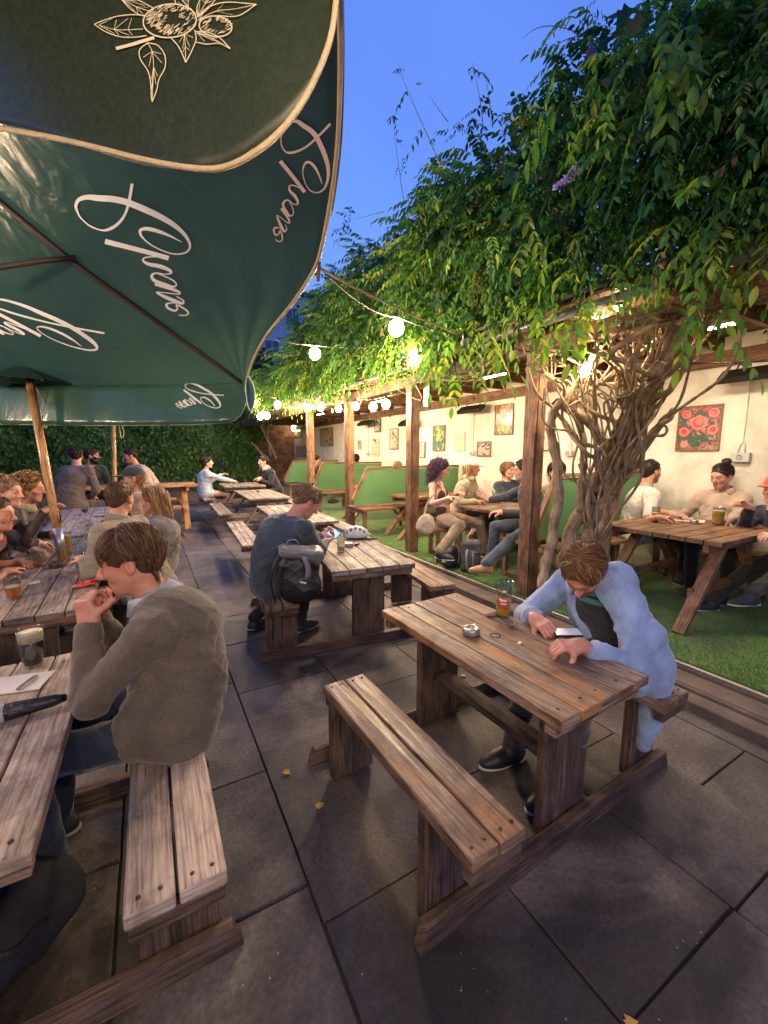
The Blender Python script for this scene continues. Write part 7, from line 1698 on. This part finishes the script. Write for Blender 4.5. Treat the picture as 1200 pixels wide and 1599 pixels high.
# cycle helmet on the middle table
s = SDF(V3(-.2, -.16, -.06), V3(.2, .16, .2), .006); s.ell(V3(0, 0, .02), V3(.135, .098, .095), None, .01); s.box(V3(0, 0, -.07), V3(.3, .3, .07), None, .01, .01, 's'); s.ell(V3(0, 0, .0), V3(.105, .075, .075), None, .01, 's')
for x in (-.095, -.05, -.005, .04, .085):
    for y in (-.055, 0, .055): s.ell(V3(x, y, .105-abs(y)*.35-abs(x)*.25), V3(.018, .016, .030), None, .004, 's')
q = Zp(556, 838, zt+.02)
t = sdf_obj('cycle_helmet', s, simple('silver_helmet', (.45, .46, .44), .3, var=.2), None, (0, 0, 0), relax=1); t.location = q; t.rotation_euler = (0, 0, R(-25)); tag(t, 'silver and black cycle helmet on the middle table', 'helmet')
s2_ = SDF(V3(-.2, -.16, -.06), V3(.2, .16, .2), .007); s2_.ell(V3(0, 0, .012), V3(.126, .090, .086), None, .01); s2_.box(V3(0, 0, -.075), V3(.3, .3, .07), None, .01, .01, 's'); s2_.ell(V3(0, 0, -.01), V3(.10, .07, .07), None, .01, 's'); sdf_obj('helmet_shell', s2_, mat_black, t, (0, 0, 0))
g = MB(); g.tube(catmull([V3(.08, -.07, .0), V3(.13, -.06, -.01), V3(.17, -.02, -.014), V3(.20, -.05, -.014), V3(.16, -.09, -.014), V3(.10, -.10, -.012)], 5), .006, 6); g.box((.20, -.05, -.010), (.03, .02, .012)); g.build('chin_strap', mat_black, t)
s = SDF(V3(-.05, -.05, -.02), V3(.05, .05, .12), .004); s.cone(V3(0, 0, .01), V3(.01, .01, .09), .018, .006, .01); o = sdf_obj('tissue', s, simple('white_tissue', (.75, .73, .7), .8), None, (0, 0, 0), disp=wrinkle(3, .005, 80)); o.location = Zp(487, 843, zt); tag(o, 'white crumpled tissue standing on the middle table below the man\'s chin', 'tissue')
g = MB(); g.box((0, 0, 0), (.06, .02, .02), Matrix.Rotation(R(30), 3, 'Z')); o = g.build('keys', mat_black, bev=.004); o.location = Zp(558, 850, zt+.010); tag(o, 'small black key fob beside the helmet strap', 'keys')
# rucksack on the middle bench
def bag(name, label, pos, rz, prims, mat, h=.008, extra=None, amp=.006, scale=1, cat='backpack'):
    s = SDF(V3(-.3, -.3, -.02), V3(.3, .3, .62), h)
    for pr in prims: getattr(s, pr[0])(*pr[1:])
    o = sdf_obj(name, s, mat, None, (0, 0, 0), disp=wrinkle(len(label), amp, 24)); o.location = pos; o.rotation_euler = (0, 0, rz); o.scale = (scale,)*3; tag(o, label, cat)
    if extra: extra(o)
    return o
mb_black = simple('black_ripstop', (.013, .013, .015), .45, bump=.4, bscale=70); mb_grey = simple('grey_coated_fabric', (.17, .165, .16), .35, bump=.4, bscale=60)
def bx1(o):
    s = SDF(V3(-.3, -.3, .2), V3(.35, .3, .62), .007); s.box(V3(.02, -.01, .405), V3(.150, .105, .042), Matrix.Rotation(R(8), 3, 'Y'), .035, .03); s.box(V3(.15, -.01, .37), V3(.055, .095, .055), Matrix.Rotation(R(35), 3, 'Y'), .035, .03); s.cone(V3(-.10, -.10, .43), V3(.12, -.11, .41), .018, .018, .03); s.cone(V3(-.12, -.02, .445), V3(.14, -.02, .425), .02, .02, .02)
    sdf_obj('top_flap', s, mb_grey, o, (0, 0, 0), disp=wrinkle(4, .006, 22))
    g = MB(); g.grid([[V3(.03+.035*math.sin(k*.5), -.134-.02*math.sin(k*.35), .40-.035*k), V3(.07+.035*math.sin(k*.5), -.130-.02*math.sin(k*.35), .395-.035*k)] for k in range(6)]); so = g.build('side_strap', mb_grey, o); so.modifiers.new('t', 'SOLIDIFY').thickness = .006
    g = MB(); g.tube(catmull([V3(-.10, -.08, .43), V3(-.16, -.10, .34), V3(-.19, -.10, .2), V3(-.165, -.09, .05)], 6), .022, 8, True, .35); g.tube(catmull([V3(-.17, -.09, .08), V3(-.19, -.13, -.0), V3(-.18, -.14, -.10), V3(-.185, -.145, -.22)], 5), .008, 6, True, .3); g.build('shoulder_strap', mb_black, o)
    g = MB(); g.box((.045, -.142, .20), (.045, .004, .012), Matrix.Rotation(R(15), 3, 'Y')); g.build('label_tag', simple('white_tag', (.7, .7, .68), .5), o)
    g = MB(); g.tube(catmull([V3(.02, 0, .46), V3(.0, 0, .49), V3(-.05, 0, .49), V3(-.07, 0, .46)], 5), .007, 6); g.build('grab_handle', mb_grey, o)
bag('backpack', 'black rolltop backpack with a grey flap standing on the middle bench', (.885, 2.86, .458), R(-18), [('ell', V3(0, 0, .16), V3(.150, .125, .18), None, .04), ('ell', V3(.02, 0, .30), V3(.155, .115, .12), None, .05), ('ell', V3(.07, -.02, .14), V3(.12, .11, .12), None, .04), ('box', V3(0, 0, -.05), V3(.3, .3, .055), None, .01, .02, 's')], mb_black, .007, bx1, scale=.95)
def bx2(o):
    g = MB(); g.tube(catmull([V3(-.05, -.09, .32), V3(-.06, -.13, .24), V3(-.05, -.12, .10), V3(-.03, -.1, .04)], 5), .014, 8, True, .4); g.tube([V3(.02, -.12, .30), V3(.03, -.13, .05)], .006, 6); g.build('shoulder_strap', simple('light_strap', (.32, .31, .30), .6), o)
bag('backpack', 'black backpack slumped on the turf at the curly woman\'s feet', Zp(707, 885, STEP), R(20), [('ell', V3(0, 0, .13), V3(.14, .10, .15), None, .04), ('ell', V3(-.03, 0, .07), V3(.17, .12, .08), None, .04), ('box', V3(0, 0, -.05), V3(.3, .3, .055), None, .01, .02, 's')], mb_black, .010, bx2, scale=.95)
bag('backpack', 'grey strapped backpack upright beside the black one under the pergola', Zp(735, 893, STEP), R(-40), [('box', V3(0, 0, .22), V3(.125, .075, .215), None, .05, .02), ('ell', V3(0, -.07, .16), V3(.09, .05, .13), None, .03), ('cone', V3(-.08, -.06, .38), V3(.08, -.06, .38), .02, .02, .02), ('cone', V3(-.09, -.085, .28), V3(.09, -.085, .28), .010, .010, .01)], simple('charcoal_canvas', (.085, .082, .075), .6, bump=.4), .010, bx2, scale=.92)
def bx3(o):
    g = MB(); g.grid([[q_, q_+V3(.03, .0, .0)] for q_ in catmull([V3(-.03, 0, .20), V3(-.01, .02, .32), V3(.03, .03, .42), V3(.08, .05, .50), V3(.12, .10, .49)], 5)]); so = g.build('shoulder_strap', vest, o); so.modifiers.new('t', 'SOLIDIFY').thickness = .006
bag('tote_bag', 'cream canvas shoulder bag hanging at the curly woman\'s hip', D(664, 834, 5.12), R(-40), [('ell', V3(0, 0, .10), V3(.120, .050, .11), None, .04), ('ell', V3(.02, 0, .19), V3(.08, .035, .07), None, .05)], cloth('cream_canvas', (.60, .50, .34), bs=1.2), .009, bx3, cat='bag', amp=.009)
g = MB(); M_ = Matrix.Rotation(R(30), 3, 'Z')
# bike wheel lying dark at the bottom left under the bench end
t = empty('dark_bin_bag', Zp(-20, 1500, 0), label='black slumped bag on the paving at the bottom left corner', cat='bag')
s = SDF(V3(-.36, -.36, -.02), V3(.36, .36, .4), .010); s.ell(V3(0, 0, .12), V3(.20, .24, .13), None, .03); s.ell(V3(.03, .05, .08), V3(.22, .22, .085), None, .04); s.box(V3(0, 0, -.05), V3(.4, .4, .052), None, .01, .01, 's')
sdf_obj('bag_body', s, simple('black_nylon_bag', (.012, .012, .016), .75, bump=.3, bscale=300), t, (0, 0, 0), disp=wrinkle(12, .010, 16)); g = MB(); g.tube(catmull([V3(-.1, -.15, .20), V3(0, -.22, .24), V3(.12, -.2, .19), V3(.17, -.1, .16)], 6), .013, 8, True, .4); g.build('strap', mb_black, t)
# extra clothing details: tee under the open shirt, button placket, cuffs
def child_tube(who, name, pts, rad, mat, n=8, flat=1.):
    g = MB(); g.tube(catmull(pts, 5), rad, n, True, flat); o = g.build(name, mat, who['body'], origin=who['org']); o.location = (0, 0, 0); return o
w_ = p2; tee = cloth('black_tee', (.022, .020, .024))
tn_ = tee.node_tree.nodes; tl_ = tee.node_tree.links; tc_ = tn_.new('ShaderNodeTexCoord'); sp_ = tn_.new('ShaderNodeSeparateXYZ'); tl_.new(tc_.outputs['Object'], sp_.inputs[0])
tr_ = tn_.new('ShaderNodeValToRGB'); tr_.color_ramp.interpolation = 'CONSTANT'; el_ = tr_.color_ramp.elements; el_[0].position = 0; el_[0].color = (.022, .020, .024, 1); el_[1].position = .80; el_[1].color = (.04, .17, .19, 1)
for ps_, cc_ in ((.825, (.02, .02, .024)), (.84, (.05, .22, .23)), (.87, (.02, .02, .024)), (.885, (.30, .11, .05)), (.90, (.06, .055, .06))): e_x = el_.new(ps_); e_x.color = (*cc_, 1)
tl_.new(sp_.outputs[2], tr_.inputs[0]); tl_.new(tr_.outputs[0], tn_['Principled BSDF'].inputs['Base Color'])
s = SDF(w_['pelvis']-.4, w_['neckb']+.3, .007); s.ell(w_['chest']+w_['s2']*.03, V3(.15, .108, .145), w_['Mc'], .03); s.cone(w_['waist'], w_['chest'], .118, .112, .05); s.cone(w_['pelvis']+w_['s2']*.03, w_['waist'], .118, .118, .05); s.cone(w_['neckb']-w_['s2']*.01, w_['neckb']-w_['s2']*.06, .060, .09, .03); sdf_obj('t_shirt', s, tee, w_['body'], w_['org'], disp=wrinkle(77, .005))
for who, m_ in ((p2, shirt_b), (p1, c_jumper)):
    for q in (-1, 1):
        a = who['el'][q]; b = who['wr'][q]; f = .74 if who is p2 else .95; c_ = a+(b-a)*f; r_ = .054 if who is p2 else .044
        child_tube(who, 'cuff', [c_-(b-a)*.09, c_-(b-a)*.04, c_], [r_*1.02]*1+[r_]*0 if False else r_, m_, 14)
